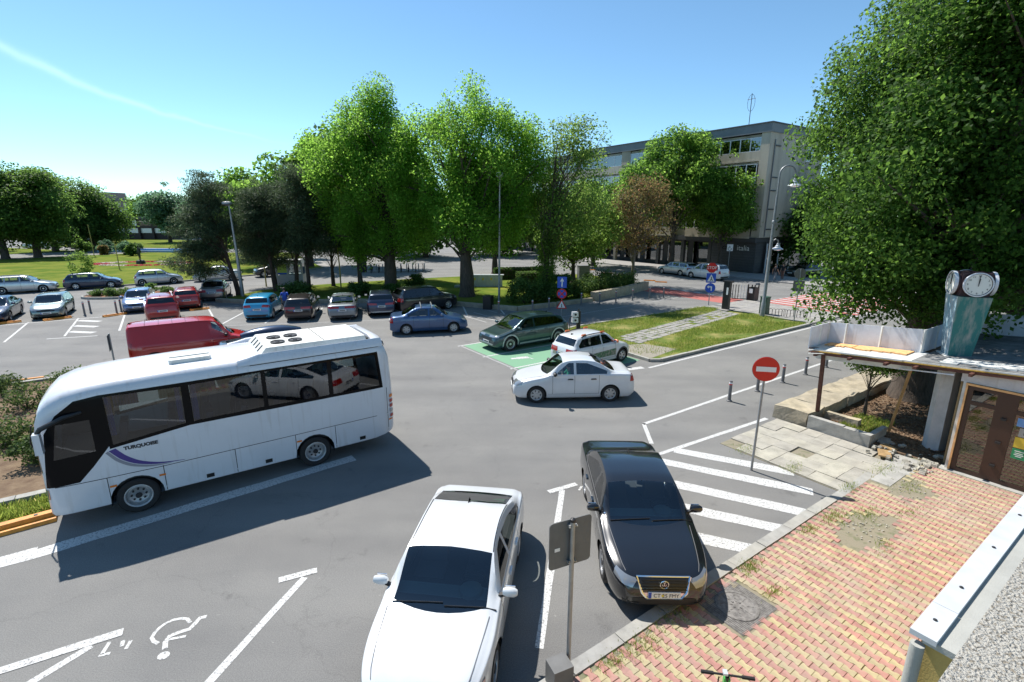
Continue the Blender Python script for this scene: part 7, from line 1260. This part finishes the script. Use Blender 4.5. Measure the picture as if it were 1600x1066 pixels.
# ---------------------------------------------------------------- people
M('cloth_blue', (.06, .13, .55), .9, var=.08); M('cloth_grey', (.20, .20, .22), .9); M('cloth_dark', (.02, .02, .024), .9); M('cloth_green', (.03, .30, .16), .9); M('hair_dark', (.03, .02, .015), .7); M('cloth_rust', (.20, .09, .06), .9); M('shoe', (.03, .025, .022), .7)
def person(label, loc, heading, shirt, trousers, pose='stand', skin='skin', sleeves=.5, scale=1.0, mats=None, cat='person', name='person', hair=True):
    root = thing(name, label, cat, loc, R(heading)); V = []; E = []; RD = []
    def v(p, r, par=None):
        V.append(p); RD.append(r)
        if par is not None: E.append((par, len(V) - 1))
        return len(V) - 1
    sit = pose == 'sit'; hz_ = .52 if sit else .96
    pel = v((0, 0, hz_), (.155, .12)); ch = v((.01, 0, hz_ + .22), (.15, .115), pel); sh = v((0, 0, hz_ + .46), (.15, .10), ch); nk = v((.0, 0, hz_ + .56), (.058, .058), sh); hd = v((.03, 0, hz_ + .66), (.085, .095), nk); tp = v((.02, 0, hz_ + .76), (.078, .088), hd); v((.01, 0, hz_ + .81), (.05, .055), tp); v((.12, 0, hz_ + .67), (.018, .02), hd)
    for s in (1, -1):
        wk = .16 * s if pose == 'walk' else 0
        hip = v((0, .09 * s, hz_ - .06), (.095, .095), pel)
        if sit: kn = v((.42, .12 * s, hz_ + .03), (.07, .07), hip); an = v((.58, .12 * s, .16), (.05, .05), kn); ft = v((.74, .12 * s, .10), (.04, .035), an)
        else: kn = v((wk * .7 + .03, .10 * s, .52), (.065, .068), hip); an = v((wk * 1.5 - (.06 if wk < 0 else 0), .10 * s, .10), (.042, .045), kn); he = v((wk * 1.5 + .06, .10 * s, .05), (.045, .04), an); ft = v((wk * 1.5 + .17, .11 * s, .035), (.035, .03), he)
        sd_ = v((0, .19 * s, hz_ + .45), (.062, .062), sh)
        if sit: el = v((.20, .26 * s, hz_ + .22), (.045, .045), sd_); wr = v((.42, .16 * s, hz_ + .33), (.03, .03), el); dr = Vector((1, -.2 * s, .1))
        else: el = v((-.02 - wk * .4, .25 * s, hz_ + .18), (.046, .046), sd_); wr = v((.08 - wk, .25 * s, hz_ - .06), (.031, .031), el); dr = Vector((.15, 0, -1))
        w0 = Vector(V[wr]); dr.normalize(); pm = v(tuple(w0 + dr * .07), (.034, .022), wr)
        for k in range(4): f0 = v(tuple(Vector(V[pm]) + dr * .045 + Vector((.018 * (k - 1.5), 0, 0))), (.010, .010), pm); v(tuple(Vector(V[f0]) + dr * (.045 + .012 * (k in (1, 2))) + Vector((.008, -.012 * s, 0))), (.008, .008), f0)
        v(tuple(w0 + dr * .075 + Vector((.05, -.01 * s, 0))), (.010, .010), pm)
    me = bpy.data.meshes.new('body'); me.from_pydata(V, E, []); o = bpy.data.objects.new('body', me); COL.objects.link(o); md = o.modifiers.new('skin', 'SKIN'); md.use_smooth_shade = True; md.branch_smoothing = .4
    for i, r in enumerate(RD): me.skin_vertices[0].data[i].radius = r; me.skin_vertices[0].data[i].use_root = (i == 0)
    ss = o.modifiers.new('sub', 'SUBSURF'); ss.levels = 1; ss.render_levels = 1
    dg = bpy.context.evaluated_depsgraph_get(); m2 = bpy.data.meshes.new_from_object(o.evaluated_get(dg)); bpy.data.objects.remove(o); m2.name = 'body'; m2.materials.clear()
    for mt in (mats or (skin, shirt, trousers, 'shoe')): m2.materials.append(MATS[mt])
    if not mats:
        for p in m2.polygons:
            c = p.center; arm = abs(c.y) > .175 and not (sit and c.z < hz_ + .12)
            if c.z > hz_ + .52: k = 0
            elif arm and c.z > hz_ - .25 and (not sit or c.z > hz_ + .12): k = 1 if (c.z > hz_ + .45 - .30 * sleeves and not (sit and c.x > .15)) else 0
            elif c.z > hz_ + .02 and not (sit and c.x > .2): k = 1
            elif c.z > .11: k = 2
            else: k = 3
            p.material_index = k
    else: m2.polygons.foreach_set('material_index', [0] * len(m2.polygons))
    m2.polygons.foreach_set('use_smooth', [True] * len(m2.polygons)); link('body', m2, root)
    if hair: MB().lathe([(.001, .115), (.06, .10), (.098, .05), (.105, -.01), (.09, -.06)], 14, (-.012, 0, hz_ + .72), cap=False).build('hair', 'hair_dark', root, True)
    root.scale = (scale,) * 3; return root
person('person in a bright blue shirt standing between two parked cars, seen from behind', (-15.30, 33.3, 0), 100, 'cloth_blue', 'cloth_grey', scale=1.02)
person('pedestrian in dark top walking in the shade past the shop doors', (26.6, 50.6, .0), 20, 'cloth_dark', 'cloth_grey', 'walk', scale=1.0)
person('pedestrian in rust-coloured clothes standing in the shade by the shop', (28.0, 51.8, .0), 200, 'cloth_dark', 'cloth_rust', 'stand', scale=.98)
ca = R(183); dx, dy = .12, .38; person('driver in a green shirt inside the plain white saloon', (2.14 + dx * math.cos(ca) - dy * math.sin(ca), 17.57 + dx * math.sin(ca) + dy * math.cos(ca), .12), 183, 'cloth_green', 'cloth_dark', 'sit', scale=.92)
st1 = person('dark bronze standing figure on the lawn in the flower ring', (-51.4, 69.7, .55), 250, 'bronze', 'bronze', mats=['bronze'] * 4, cat='statue', name='statue', hair=False, scale=1.15); MB().lathe([(.5, -.5), (.45, -.1), (.35, 0), (.30, .02)], 12).build('plinth', 'bronze', st1)
st2 = person('dark statue on a plinth beside the pond', (-64.0, 100.5, 1.2), 250, 'bronze', 'bronze', mats=['bronze'] * 4, cat='statue', name='statue', hair=False, scale=1.5); MB().box((0, 0, -.4), (1.0, 1.0, .8)).build('plinth', 'bronze', st2)
